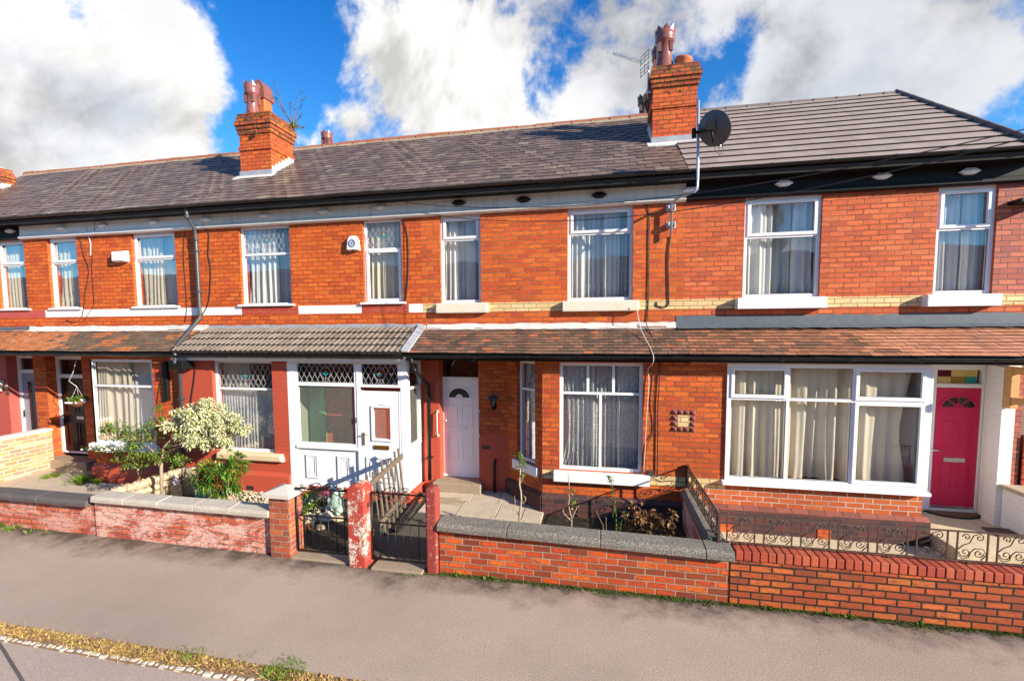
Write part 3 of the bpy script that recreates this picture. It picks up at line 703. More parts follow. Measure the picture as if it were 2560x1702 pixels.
def flashing(h, x0, x1, mat, z=3.385, y0=8.44, seed=0):
    rn = random.Random(seed); m = MB(); n = max(2, int((x1-x0)/.12)); top = [z+rn.uniform(-.010, .012) for _ in range(n+1)]; bot = [rn.uniform(-.012, .012) for _ in range(n+1)]
    for i in range(n):
        a, b = x0+(x1-x0)*i/n, x0+(x1-x0)*(i+1)/n
        m.add([(a, YU-.006, top[i]), (b, YU-.006, top[i+1]), (b, YU-.012, 3.315), (a, YU-.012, 3.315), (b, y0+bot[i+1], 3.265+bot[i+1]*.5), (a, y0+bot[i], 3.265+bot[i]*.5)], [(3,2,1,0), (5,4,2,3)])
    return m.build('flashing', M[mat], h)
LY0, LZ0, LY1, LZ1 = 7.68, 2.855, 8.56, 3.30
def lean_deck(h, x0, x1):
    MB().extrude([(LY0+.03, LZ0-.005), (YU, LZ1-.005), (YU, LZ1-.12), (LY0+.05, LZ0-.06)][::-1], x0, x1).build('lean_to_deck', M['dark'], h)
def lean(h, x0, x1, mat, seed, tw=.165, ex=.1, tintf=None):
    lean_deck(h, x0, x1)
    V = Vector((0, LY1-LY0, LZ1-LZ0)); return tiles(h, 'lean_to_tiles', M[mat], Vector((x0, LY0, LZ0)), (1,0,0), V, x1-x0, V.length, tw, ex, .008, seed, True, .004, .005, tintf=tintf)

HX = {'a': (-18.0, -13.36), 'b': (-13.36, -8.33), 'c': (-8.33, -3.42), 'd': (-3.42, 1.40), 'e': (1.40, 6.37)}
ZS, ZT = 3.79, 5.425
DBL = [(0,1,0,.66,'f'), (0,1,.66,1,'o')]
def tab(p, rn):
    q = math.sin(p.x*3.1+p.z*9)+math.sin(p.x*5.7-p.z*16+1.3)+rn.uniform(-.9,.9)
    if p.x < X(150, 850, 8)+(p.z-3.05)*-1.5+rn.uniform(-.3,.3): return rn.uniform(.62, 1) if rn.random() < .93 else rn.uniform(0,.5)
    return rn.uniform(.56,.78) if q > .75 else rn.uniform(0,.52)
# ---- house a
ha = thing('terraced_house', 'crimson painted terraced house with grey front door and black eaves, at the far left end', 'house', (-14.5, 9, 0), 'terraced houses in the row')
xa0, xa1 = X(3, 690, 8.66), X(75, 690, 8.66)
shell(ha, *HX['a'], 'brick_up_left', [(xa0, xa1, ZS, ZT)])
window(ha, xa0, xa1, ZS, ZT, 8.66, DBL, curt=[(0, 1, 'net_cool', dict(yo=.3)), (0, .45, 'net_cream')], sill=(.05, ZS-.02, ZS+.03, .11, 'upvc'))
cornice(ha, *HX['a'], 'black_trim', [(20, 577)], 'old_trim')
deck(ha, HX['a'][0], HX['a'][1], seed=11); ridge(ha, HX['a'][0], HX['a'][1], seed=2)
band(ha, [(HX['a'][0], HX['a'][1], 'paint_crimson'), (HX['a'][1], X(113, 770, YU), 'paint_crimson')])
flashing(ha, *HX['a'], 'lead_dark', seed=1); lean(ha, *HX['a'], 'tile_patch', 21, tintf=tab)
gutter(ha, HX['a'][0], HX['a'][1], 7.66, 2.80)
YR = 8.85
a0, a1, b0, b1 = X(54, 1000, YR), X(107, 1000, YU), X(150, 1000, YR), X(210, 1000, YU)
m = MB(); m.wall(HX['a'][0], HX['a'][1], 0, 3.2, YU, YR+.1, [(a0, a1, .0, 2.72)]); m.build('lower_wall', M['paint_crimson'], ha)
MB().box(HX['a'][0], HX['a'][1], YU-.015, YU, 2.70, 2.84).build('soffit_board', M['black_trim'], ha)
def door_frame(h, x0, x1, y, z0, zd, zt, fw=.055, mat='upvc', tglass='glass_dark', name='door_frame'):
    m = MB(); m.box(x0, x0+fw, y-.04, y+.05, z0, zt); m.box(x1-fw, x1, y-.04, y+.05, z0, zt); m.box(x0+fw, x1-fw, y-.04, y+.05, zt-fw, zt); m.box(x0+fw, x1-fw, y-.04, y+.05, zd, zd+fw); m.box(x0+fw, x1-fw, y-.05, y+.05, z0, z0+.045)
    o = m.build(name, M[mat], h, bevel=.004)
    MB().box(x0+fw-.004, x1-fw+.004, y+.0, y+.008, zd+fw-.004, zt-fw+.004).build('transom_pane', M[tglass], o)
    return o
fA = door_frame(ha, a0+.002, a1-.002, YR, .18, 2.24, 2.70, fw=.09); dx0, dx1 = a0+.095, a1-.095
dA = MB().box(dx0, dx1, YR-.02, YR+.025, .23, 2.235)
dm = dA.build('door', M['door_grey'], ha, bevel=.003)
m = MB(); mould(m, dx0+.17, dx0+.36, .55, 2.05, YR-.02, .018); m.build('door_moulding', M['door_grey'], dm)
MB().box(dx0+.188, dx0+.342, YR-.026, YR-.021, .568, 2.032).build('door_pane', M['solid_glass'], dm)
MB().tube([(dx0+.055, YR-.06, 1.15), (dx0+.055, YR-.06, 1.32)], .012).build('door_handle', M['black_trim'], dm)
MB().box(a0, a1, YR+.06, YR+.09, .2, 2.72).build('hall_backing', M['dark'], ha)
# ---- house b
hb = thing('terraced_house', 'orange brick terraced house with black front door and a plain square front window', 'house', (-10.8, 9, 0), 'terraced houses in the row')
B1 = (X(131, 690, 8.66), X(203, 690, 8.66)); B2 = (X(339, 680, 8.66), X(447, 680, 8.66))
shell(hb, *HX['b'], 'brick_up_left', [(*B1, ZS, ZT), (*B2, ZS, ZT)])
window(hb, *B1, ZS, ZT, 8.66, DBL, curt=[(0, .75, 'net_cream', dict(gather=.06)), (.3, 1, 'net_cool', dict(yo=.34))], sill=(.05, ZS-.02, ZS+.03, .11, 'upvc'))
window(hb, *B2, ZS, ZT, 8.66, DBL, curt=[(0, .5, 'net_cream', dict(gather=.05)), (.2, 1, 'net_white', dict(yo=.3, wl=.09))], sill=(.05, ZS-.02, ZS+.03, .11, 'upvc'))
cornice(hb, *HX['b'], 'white_trim', [(147, 570), (251, 563.5), (380, 555), (510, 548)], 'white_trim', gm='brown_gutter')
deck(hb, *HX['b'], seed=12); ridge(hb, *HX['b'], seed=3)
band(hb, [(X(113, 770, YU), HX['b'][1], 'white_band')])
flashing(hb, *HX['b'], 'lead_white', seed=2); lean(hb, *HX['b'], 'tile_patch', 22, tintf=tab)
gutter(hb, *HX['b'], 7.66, 2.80)
bx = -10.70; BW = (X(231, 1000, 7.93), X(388, 1000, 7.93))
m = MB(); m.wall(HX['b'][0], bx, 0, 3.2, YU, YR+.1, [(b0, b1, 0, 2.72)]); m.wall(bx, HX['b'][1]-.12, 0, 2.86, YB, YB+.25, [(BW[0], BW[1], .86, 2.68)])
m.box(bx, bx+.2, YB+.25, YU, 0, 2.86); m.build('lower_wall', M['brick_low'], hb)
MB().box(HX['a'][1]+.0, bx-.03, YU-.015, YU, 2.70, 2.84).build('soffit_board', M['black_trim'], hb)
m = MB(); m.extrude([(7.9, .0), (7.82, .0), (7.82, .34), (7.9, .42)][::-1], bx-.05, HX['b'][1]-.12); m.build('plinth', M['paint_red'], hb)
room(hb, bx+.02, HX['b'][1]-.1, .3, 2.75, YB+.25, 12)
window(hb, *BW, .86, 2.68, YB+.03, [(0,1,0,.70,'f'), (0,1,.70,1,'f')], fw=.06, curt=[(.05, .52, 'net_cream', dict(wl=.16, amp=.035)), (.45, 1, 'net_white', dict(yo=.3, wl=.1)), (0, .2, 'net_cream', dict(yo=.12, wl=.08))], sill=(.07, .72, .87, .09, 'sill_white'))
MB().box(HX['b'][0]+.05, HX['b'][0]+.01, YU-.02, YU, .0, .0001)
fB = door_frame(hb, b0+.002, b1-.002, YR, .30, 2.14, 2.68, fw=.09, mat='upvc_dim'); dx0, dx1 = b0+.095, b1-.095
dm = MB().box(dx0, dx1, YR-.02, YR+.025, .345, 2.135).build('door', M['door_black'], hb, bevel=.003)
m = MB(); cxm = (dx0+dx1)/2; wI = (dx1-dx0)
for (u0, u1) in ((.12, .46), (.54, .88)):
    for z0, z1 in ((.5, 1.05), (1.3, 1.64), (1.70, 2.04)): mould(m, dx0+wI*u0, dx0+wI*u1, z0, z1, YR-.02, .022, .012)
m.build('door_moulding', M['door_black'], dm)
MB().box(cxm-.02, cxm+.20, YR-.034, YR-.02, 1.14, 1.21).build('letterbox', M['chrome'], dm)
MB().ball((cxm, YR-.04, 1.78), .022).build('door_knocker', M['chrome'], dm)
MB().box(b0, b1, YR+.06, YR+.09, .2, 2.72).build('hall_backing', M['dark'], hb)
MB().box(b0-.02, X(219, 1140, 8.4), 8.36, YR-.05, .0, .24).build('door_step', M['step'], hb, bevel=.02)
# downpipe on the b/c boundary
xp = X(492, 640, 8.5)
pts = [(X(468, 530, 8.28), 8.26, 5.80), (X(468, 545, 8.28), 8.28, 5.62), (xp-.02, 8.50, 5.42), (xp, 8.50, 5.20), (xp, 8.50, 3.62), (xp, 8.48, 3.52), at(438, 868, 7.75), at(438, 905, 7.62), at(450, 925, 7.80), (X(451, 1060, 7.80), 7.80, .05)]
downpipe(hb, pts, .036, 'grey_plastic', [(xp, 8.50, 4.95), (xp, 8.50, 4.1), (X(451, 960, 7.8), 7.80, 1.9), (X(451, 960, 7.8), 7.80, 1.0)])
MB().box(X(432, 905, 7.7), X(466, 905, 7.7), 7.60, 7.86, at(440, 922, 7.7).z, at(440, 900, 7.7).z).build('hopper', M['black_plastic'], hb, bevel=.01)
MB().box(X(407, 950, 7.84), X(418, 950, 7.84), 7.83, 7.90, at(410, 1000, 7.84).z, at(410, 905, 7.84).z).build('old_pipe_stub', M['black_trim'], hb, bevel=.01)
# ---- house c
hc = thing('terraced_house', 'red painted terraced house with white glazed porch and leaded windows', 'house', (-5.9, 9, 0), 'terraced houses in the row')
C1 = (X(606, 660, 8.66), X(731, 660, 8.66)); C2 = (X(912, 650, 8.66), X(1008, 650, 8.66))
shell(hc, *HX['c'], 'brick_up_left', [(*C1, ZS, ZT), (*C2, ZS, ZT)])
window(hc, *C1, ZS, ZT, 8.66, DBL[:1]+[(0,1,.66,1,'f')], curt=[(0, .6, 'net_white', dict(gather=.05, wl=.13)), (.4, 1, 'net_cool', dict(yo=.34, wl=.1))], sill=(.07, ZS-.02, ZS+.03, .12, 'upvc'), lead=(1,))
window(hc, *C2, ZS, ZT, 8.66, [(0,1,0,.66,'o'), (0,1,.66,1,'f')], curt=[(0, 1, 'net_cream', dict(wl=.14)), (0, 1, 'net_white', dict(yo=.34, wl=.1))], sill=(.07, ZS-.02, ZS+.03, .12, 'upvc'), lead=(1,))
cornice(hc, *HX['c'], 'old_trim', [(657, 538.5), (807, 529), (948, 518)], 'old_trim', gm='brown_gutter')
xc0, xc1 = X(602, 440, 9.85), X(679, 436, 9.85)
deck(hc, *HX['c'], seed=13, skip=lambda p: xc0-8 < p.x < xc0-9); ridge(hc, *HX['c'], seed=4)
band(hc, [(HX['c'][0], X(604, 760, YU), 'white_band'), (X(604, 760, YU), X(746, 760, YU), 'paint_band_red'), (X(746, 760, YU), X(904, 760, YU), 'white_band'), (X(904, 760, YU), X(1022, 760, YU), 'paint_band_red'), (X(1022, 760, YU), X(1057, 760, YU), 'white_band')])
flashing(hc, HX['c'][0]-.1, HX['c'][1]+.02, 'lead', z=3.375, seed=3)
lean_deck(hc, HX['c'][0], HX['c'][1]); roll_tiles(hc, M['tile_roll'], HX['c'][0], HX['c'][1]-.02, LY0-.02, LZ0-.01, LY1, LZ1)
MB().hexa([(HX['c'][1]-.06, LY0-.02, LZ0+.02), (HX['c'][1]+.10, LY0-.02, LZ0+.02), (HX['c'][1]+.10, LY1, LZ1+.03), (HX['c'][1]-.06, LY1, LZ1+.03), (HX['c'][1]-.05, LY0-.02, LZ0+.06), (HX['c'][1]+.09, LY0-.02, LZ0+.035), (HX['c'][1]+.09, LY1, LZ1+.045), (HX['c'][1]-.05, LY1, LZ1+.08)]).build('verge_flashing', M['lead'], hc)
gutter(hc, *HX['c'], 7.64, 2.80)
PX0, PX1 = X(722, 1050, YB), X(1019, 1050, YB)
MB().box(HX['c'][0]-.12, PX1+.05, 7.74, 7.80, 2.685, 2.80).build('fascia_board', M['upvc'], hc, bevel=.004)
CW = (X(541, 1010, 7.97), X(689, 1010, 7.97))
m = MB(); m.wall(HX['b'][1]-.12, PX0, 0, 2.86, YB, YB+.25, [(*CW, .84, 2.68)]); m.build('lower_wall', M['paint_red'], hc)
m = MB(); m.extrude([(7.9, .0), (7.84, .0), (7.84, .40), (7.9, .47)][::-1], HX['b'][1]-.08, PX0); m.build('plinth', M['paint_red'], hc)
m = MB(); m.wall(PX0-.1, X(1098, 1000, YU), 0, 3.2, YU, YR); m.build('porch_inner_wall', M['paint_red'], hc)
room(hc, HX['b'][1]+.05, PX0-.02, .3, 2.75, YB+.25, 12)
wc = window(hc, *CW, .84, 2.68, 7.98, [(0,1,0,.70,'f'), (0,1,.70,1,'f')], fw=.055, curt=[(0, 1, 'net_cool', dict(wl=.07, amp=.02, zt=2.05)), (0, .45, 'net_cream', dict(wl=.1, zb=1.95, yo=.22))], lead=(1,))
m = MB(); sx0, sx1 = X(537, 1140, 7.8), X(704, 1140, 7.8); m.hexa([(sx0, 7.81, .70), (sx1, 7.81, .70), (sx1, 7.93, .68), (sx0, 7.93, .68), (sx0+.03, 7.80, .83), (sx1-.05, 7.80, .83), (sx1-.03, 7.97, .86), (sx0+.03, 7.97, .86)])
m.build('sill', M['sill_stone'], wc, bevel=.025)
MB().box(X(617, 1225, 7.83), X(634, 1225, 7.83), 7.832, 7.85, .10, .18).build('air_brick', M['dark'], hc)
# porch of c
pz0, pz1 = .24, 2.685
pm = MB()
xm = X(892, 1000, YB)        # joint between screen and door frame
cz = lambda py, x=800: at(x, py, YB).z
# front screen left
def ring(m, x0, x1, z0, z1, y0, y1, f):
    m.box(x0, x1, y0, y1, z1-f, z1); m.box(x0, x1, y0, y1, z0, z0+f); m.box(x0, x0+f, y0, y1, z0+f, z1-f); m.box(x1-f, x1, y0, y1, z0+f, z1-f)
pm.box(PX0, PX0+.16, YB, YB+.08, pz0, pz1); sL = PX0+.16
zpb = cz(1107); ring(pm, sL, xm, zpb-.05, pz1, YB+.005, YB+.075, .05)
pm.box(sL+.05, xm-.05, YB+.008, YB+.07, cz(956), cz(965))
pm.box(xm, xm+.05, YB-.006, YB+.085, pz0, pz1)
porch = pm.build('porch_frame', M['upvc'], hc, bevel=.004)
pn = MB(); pn.box(sL, xm-.001, YB+.03, YB+.06, pz0, zpb-.052); pn.box(sL, xm-.001, YB-.02, YB+.028, zpb-.11, zpb-.055)
pn.build('porch_panel', M['upvc'], porch, bevel=.003)
m = MB()
for (q0, q1) in ((765, 795), (843, 877)):
    xx0, xx1 = X(q0, 1170, YB), X(q1, 1170, YB); mould(m, xx0, xx1, .40, .86, YB+.03, .035, .022); mould(m, xx0+.06, xx1-.06, .46, .80, YB+.03, .02, .012)
m.build('panel_moulding', M['upvc'], porch, bevel=.003)
MB().box(sL+.045, xm-.045, YB+.035, YB+.041, zpb-.005, cz(964)).build('porch_pane', M['glass_frost'], porch)
g1 = (sL+.05, xm-.05, cz(956), pz1-.05); MB().box(g1[0]-.004, g1[1]+.004, YB+.035, YB+.041, g1[2]-.003, g1[3]+.003).build('porch_pane', M['glass_dark'], porch)
leading(porch, *g1, YB+.026)
# porch door side
d0, d1 = xm+.05, PX1-.13
m = MB(); m.box(PX1-.13, PX1, YB, YB+.08, pz0, pz1); m.box(d0, d1, YB+.004, YB+.076, pz1-.05, pz1); zt0 = cz(962, 950); m.box(d0, d1, YB+.004, YB+.076, zt0-.05, zt0); m.box(d0, d0+.05, YB+.004, YB+.076, zt0, pz1-.05); m.box(d1-.05, d1, YB+.004, YB+.076, zt0, pz1-.05)
zd = cz(978, 960)
m.box(d0, d0+.055, YB+.004, YB+.076, pz0, zd); m.box(d1-.045, d1, YB+.004, YB+.076, pz0, zd); m.box(d0+.055, d1-.045, YB+.004, YB+.076, pz0, pz0+.04)
m.build('porch_door_frame', M['upvc'], hc, bevel=.004)
g2 = (d0+.05, d1-.05, zt0, pz1-.05); tp = MB().box(g2[0]-.004, g2[1]+.004, YB+.035, YB+.041, g2[2]-.003, g2[3]+.003).build('transom_pane', M['glass_dark'], porch)
leading(porch, *g2, YB+.026)
l0, l1 = d0+.06, d1-.05; zb0 = pz0+.045; gx0, gx1 = X(933, 1060, YB), X(976, 1060, YB); gz0, gz1 = cz(1097, 950), cz(1017, 950)
m = MB(); m.box(l0, l1, YB+.01, YB+.06, zb0, gz0); m.box(l0, l1, YB+.01, YB+.06, gz1, zd-.004); m.box(l0, gx0, YB+.01, YB+.06, gz0, gz1); m.box(gx1, l1, YB+.01, YB+.06, gz0, gz1)
pd = m.build('porch_door', M['upvc'], hc, bevel=.002)
m = MB(); ring(m, gx0-.035, gx1+.035, gz0-.04, gz1+.02, YB-.012, YB+.009, .035); arch(m, (gx0+gx1)/2, gz1-.02, (gx1-gx0)/2, (gx1-gx0)/2+.035, YB-.012, YB+.009, sz=.35); m.build('pane_surround', M['upvc'], pd, bevel=.003); m = MB()
mould(m, l0+.05, l1-.05, .40, .88, YB+.009, .03, .018); mould(m, l0+.13, l1-.13, .50, .79, YB+.009, .025, .02); m.build('door_moulding', M['upvc'], pd, bevel=.003)
MB().box(gx0, gx1, YB+.03, YB+.036, gz0, gz1).build('door_pane', M['glass_frost'], pd)
MB().box(X(935, 1118, YB), X(973, 1118, YB), YB-.008, YB+.009, cz(1123, 950), cz(1113, 950)).build('letterbox', M['brass'], pd, bevel=.003)
hx = X(911, 1095, YB); m = MB(); m.box(hx-.014, hx+.014, YB-.02, YB-.007, cz(1112, 910), cz(1080, 910)); m.tube([(hx, YB-.02, 1.32), (hx, YB-.06, 1.32), (hx+.10, YB-.06, 1.315)], .009); m.build('door_handle', M['brass'], pd)
MB().box(X(896, 1045, YB)-.012, X(896, 1045, YB)+.012, YB-.03, YB-.006, cz(1054, 900), cz(1042, 900)).build('doorbell', M['sill_stone'], pd)
# porch side
m = MB(); sxx = PX1
zs_ = zpb; m.box(sxx-.08, sxx, YB+.08, YU-.002, zs_-.08, zs_); m.box(sxx-.08, sxx, YB+.08, YU-.002, pz1-.06, pz1); m.box(sxx-.08, sxx, YU-.08, YU-.002, zs_, pz1-.06); m.box(sxx-.08, sxx, YB+.08, YB+.13, zs_, pz1-.06); m.box(sxx-.075, sxx-.004, YB+.13, YU-.08, 2.15, 2.20)
m.box(sxx-.06, sxx-.012, YB+.08, YU-.002, pz0, zs_-.08)
m.build('porch_side_frame', M['upvc'], porch, bevel=.004)
MB().box(sxx-.045, sxx-.038, YB+.125, YU-.075, zs_-.004, 2.155).build('porch_side_pane', M['glass_frost'], porch); MB().box(sxx-.045, sxx-.038, YB+.125, YU-.075, 2.196, pz1-.055).build('porch_side_pane', M['glass_dark'], porch)
m = MB(); m.box(PX0-.01, PX1+.012, YB-.012, YB+.12, 0, pz0); m.box(PX1-.10, PX1+.012, YB+.12, YU, 0, pz0); m.build('porch_plinth', M['paint_red'], porch)
MB().box(PX0, PX1, YB+.05, YU, pz1+.0, pz1+.02).build('porch_ceiling', M['upvc_dim'], porch)
MB().box(PX0+.02, X(815, 1000, YU), YU-.06, YU-.01, .25, 2.45).build('inner_door', M['green_door'], hc)
# red pier between porch and door d
# ---- house d
hd = thing('terraced_house', 'orange brick terraced house with white panelled door and canted bay window', 'house', (-1, 9, 0), 'terraced houses in the row')
D1 = (X(1103, 650, 8.66), X(1204, 650, 8.66)); D2 = (X(1419, 640, 8.66), X(1582, 640, 8.66))
shell(hd, *HX['d'], 'brick_up_mid', [(*D1, ZS-.02, ZT), (*D2, ZS-.02, ZT)])
for k, (w_, pxs) in enumerate(((D1, (1089, 1218)), (D2, (1405, 1597)))):
    w = window(hd, *w_, ZS-.02, ZT, 8.66, DBL[:1]+[(0,1,.76,1,'o')] if k < 0 else [(0,1,0,.74,'f'), (0,1,.74,1,'o')], mat='upvc_dim', fw=.055, curt=[(0, .35 if k == 0 else .25, 'net_white', dict(wl=.10, gather=.04)), (0, 1, 'net_cool', dict(yo=.26, wl=.085, hem=.30)), (.55, .8, 'net_white', dict(wl=.09, gather=.03))])
    MB().box(X(pxs[0], 770, 8.5), X(pxs[1], 770, 8.5), 8.49, 8.66, 3.575, 3.765).build('sill', M['sill_peel'], w, bevel=.018)
cornice(hd, *HX['d'], 'old_trim', [(1145, 506), (1308, 498), (1498, 486.5)], 'black_trim', gm='brown_gutter')
deck(hd, *HX['d'], seed=14, jit=.012); ridge(hd, *HX['d'], seed=5)
band(hd, [(X(1057, 760, YU), X(1089, 770, 8.5), 'brick_yellow'), (X(1218, 760, YU)-.05, X(1405, 770, 8.5)+.05, 'brick_yellow'), (X(1597, 760, YU)-.1, HX['d'][1], 'brick_yellow')])
flashing(hd, HX['d'][0]+.1, X(1690, 800, YU), 'lead_white', z=3.37, seed=4)
lean(hd, *HX['d'], 'tile_plain', 24)
gutter(hd, HX['d'][0]+.04, HX['d'][1], 7.64, 2.82)
MB().box(HX['d'][0]+.1, HX['d'][1], 7.71, 7.77, 2.735, 2.84).build('fascia_board', M['black_trim'], hd)
MB().box(HX['d'][0]+.1, HX['d'][1], 7.77, 8.6, 2.725, 2.74).build('soffit_board', M['black_trim'], hd)
DX = (X(1096, 1060, YD), X(1197, 1060, YU)); xL, xC = X(1272, 1150, YU), X(1356, 1240, YB)
m = MB(); m.wall(DX[0], xL+.1, 0, 3.2, YU, YD+.14, [(DX[0]-.01, DX[1], .0, 2.71)]); m.build('lower_wall', M['brick_low'], hd)
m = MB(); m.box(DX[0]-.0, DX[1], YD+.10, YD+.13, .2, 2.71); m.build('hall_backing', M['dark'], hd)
MB().box(DX[1]-.002, xL+.1, YU-.004, YU, .0, 1.22).build('red_painted_dado', M['paint_red'], hd)
door_frame(hd, DX[0]+.002, DX[1]-.002, YD, .30, 2.27, 2.705, fw=.05)
def panel_door(h, x0, x1, z0, z1, y, mat, glassm='glass_dark', bars=False, zr=.815, rr=.27, sz=.85):
    W, H = x1-x0, z1-z0; m = MB(); m.box(x0, x1, y-.02, y+.025, z0, z1); d = m.build('door', M[mat], h, bevel=.003)
    m = MB()
    for u0, u1 in ((.17, .45), (.56, .84)):
        mould(m, x0+W*u0, x0+W*u1, z0+H*.50, z0+H*.73, y-.02, .016, .008); mould(m, x0+W*u0, x0+W*u1, z0+H*.17, z0+H*.405, y-.02, .016, .008)
    cx, cz_ = (x0+x1)/2, z0+H*zr; r = W*rr
    arch(m, cx, cz_, r, r+.035, y-.036, y-.02, n=20, sz=sz); m.box(cx-r-.035, cx+r+.035, y-.036, y-.02, cz_-.035, cz_)
    if bars:
        for a in (.27, .5, .73):
            c_, s_ = math.cos(PI*a), math.sin(PI*a)*sz; nx, nz = -s_*.009, c_*.009
            m.hexa([(cx+c_*.07-nx, y-.034, cz_+s_*.07-nz), (cx+c_*r-nx, y-.034, cz_+s_*r-nz), (cx+c_*r-nx, y-.024, cz_+s_*r-nz), (cx+c_*.07-nx, y-.024, cz_+s_*.07-nz), (cx+c_*.07+nx, y-.034, cz_+s_*.07+nz), (cx+c_*r+nx, y-.034, cz_+s_*r+nz), (cx+c_*r+nx, y-.024, cz_+s_*r+nz), (cx+c_*.07+nx, y-.024, cz_+s_*.07+nz)])
    arch(m, cx, cz_, .05, .075, y-.034, y-.02, n=12, sz=sz)
    m.build('door_moulding', M[mat], d, bevel=.002)
    g = MB(); arch(g, cx, cz_, .05, r, y-.026, y-.021, n=20, sz=sz); g.build('fanlight', M['solid_glass'], d)
    return d
dd = panel_door(hd, DX[0]+.055, DX[1]-.055, .345, 2.265, YD, 'door_white')
cx = (DX[0]+DX[1])/2
m = MB(); mould(m, cx-.14, cx+.14, 1.235, 1.305, YD-.02, .012, .012); m.box(cx-.13, cx+.13, YD-.026, YD-.02, 1.245, 1.295); m.build('letterbox', M['door_white'], dd)
m = MB(); m.box(DX[0]+.075, DX[0]+.10, YD-.03, YD-.02, 1.30, 1.50); m.tube([(DX[0]+.088, YD-.03, 1.44), (DX[0]+.088, YD-.07, 1.44), (DX[0]+.20, YD-.07, 1.44)], .009); m.build('door_handle', M['chrome'], dd)
for px, y, sgn in ((1099, YU, 1), (1195, YU, 1)):
    hx = X(px, 1060, YU) - (.03 if px < 1150 else -.01); zt, zb = at(px, 1028, YU).z, at(px, 1088, YU).z
    m = MB(); m.tube([(hx, YU, zt), (hx, YU-.06, zt-.01), (hx, YU-.065, zb+.01), (hx, YU, zb)], .014, 10); m.lathe([(.03, 0), (.03, .008)], (hx, YU-.004, zt), 12, M=Matrix.Rotation(PI/2, 4, 'X')); m.lathe([(.03, 0), (.03, .008)], (hx, YU-.004, zb), 12, M=Matrix.Rotation(PI/2, 4, 'X')); m.build('grab_handle', M['door_white'] if px > 1150 else M['sill_peel'], hd)
MB().box(X(1081, 1200, 8.38), X(1201, 1200, 8.38), 8.38, YD-.05, .10, .30).build('door_step', M['step'], hd, bevel=.018)
# bay: cant side + front
dv = Vector((xC-xL, YB-YU, 0)); LC = dv.length; ex_ = dv/LC; ey_ = Vector((-ex_.y, ex_.x, 0))
XF = Matrix(((ex_.x, ey_.x, 0, xL), (ex_.y, ey_.y, 0, YU), (0, 0, 1, 0), (0, 0, 0, 1)))
cw0, cw1 = LC*.27, LC*.80
m = MB(XF); m.wall(0, LC, 0, 2.86, 0, .22, [(cw0, cw1, .84, 2.70)]); m.build('bay_side_wall', M['brick_low'], hd)
wb = window(hd, cw0, cw1, .84, 2.70, .07, [(0,1,0,.73,'f'), (0,1,.73,1,'f')], xf=XF, fw=.05, curt=[(-.05, 1.05, 'lace', dict(wl=.08, yo=.12))], sill=(.10, .66, .84, .12, 'sill_white'))
DW = (X(1399, 1050, 7.95), X(1606, 1050, 7.95))
m = MB(); m.wall(xC, HX['d'][1], 0, 2.86, YB, YB+.22, [(*DW, .84, 2.70)]); m.build('bay_front_wall', M['brick_low'], hd)
room(hd, xL+.1, HX['d'][1]-.05, .3, 2.75, 8.9, 12)
m = MB(); m.add([(xL+.1, 8.9, .3), (xL+.1, 8.9, 2.75), (HX['d'][1]-.05, 8.9, .3), (HX['d'][1]-.05, 8.9, 2.75)], []); 
window(hd, *DW, .84, 2.70, 7.96, [(0,.5,0,.73,'f'), (.5,1,0,.73,'f'), (0,.333,.73,1,'f'), (.333,.667,.73,1,'f'), (.667,1,.73,1,'f')], fw=.055,
       curt=[(0, 1, 'lace', dict(wl=.085, amp=.02, yo=.2)), (0, .42, 'lace', dict(wl=.075, yo=.13, gather=.13)), (.72, 1, 'lace', dict(wl=.07, yo=.13, gather=-.10))])
MB().box(X(1383, 1200, 7.8), X(1625, 1200, 7.8), 7.79, 7.96, .66, .835).build('sill', M['sill_white'], hd, bevel=.012)
for x0, x1 in ((xC, X(1383, 1200, 7.85)), (X(1625, 1200, 7.85), HX['d'][1])): MB().box(x0+.001, x1, YB-.004, YB+.01, .67, .835).build('string_course', M['brick_yellow'], hd)
m = MB(); m.extrude([(7.9, -.12), (7.84, -.12), (7.84, .36), (7.9, .42)][::-1], xC, HX['d'][1]); m.build('plinth', M['brick_blue'], hd)
m = MB(XF); m.extrude([(0, 0), (-.06, 0), (-.06, .36), (0, .42)][::-1], -.04, LC+.02); m.build('plinth', M['brick_blue'], hd)
# pyramid-brick ornament
oc = at(1709, 1052, YB); s = .093; xo, zo = oc.x-2*s, oc.z-2*s
for i in range(4):
    for j in range(4):
        if i in (1, 2) and j in (1, 2): continue
        a, b = xo+i*s, zo+j*s; g = .003
        MB().add([(a+g, YB, b+g), (a+s-g, YB, b+g), (a+s-g, YB, b+s-g), (a+g, YB, b+s-g), (a+s/2, YB-.042, b+s/2)], [(0,1,4), (1,2,4), (2,3,4), (3,0,4)]).build('pyramid_brick', M['pot_red'], hd)
MB().box(xo+s, xo+3*s, YB-.008, YB+.01, zo+s, zo+3*s).build('ornament_tile', M['brick_yellow'], hd)
MB().box(X(1620, 1182, 7.88), X(1634, 1182, 7.88), 7.86, YB, at(1627, 1190, 7.88).z, at(1627, 1176, 7.88).z).build('junction_box', M['grey_plastic'], hd, bevel=.006)
MB().tube([(X(1236, 1200, 8.54), 8.54, .08), (X(1236, 1200, 8.54), 8.54, .62), (X(1237, 1157, 8.54), 8.56, .72), (X(1237, 1157, 8.54), 8.62, .74)], .028, 10).build('waste_pipe', M['black_plastic'], hd)
MB().box(X(1204, 1118, YU), X(1226, 1118, YU), YU-.006, YU+.01, at(1215, 1122, YU).z, at(1215, 1113, YU).z).build('air_brick', M['brick_blue'], hd)
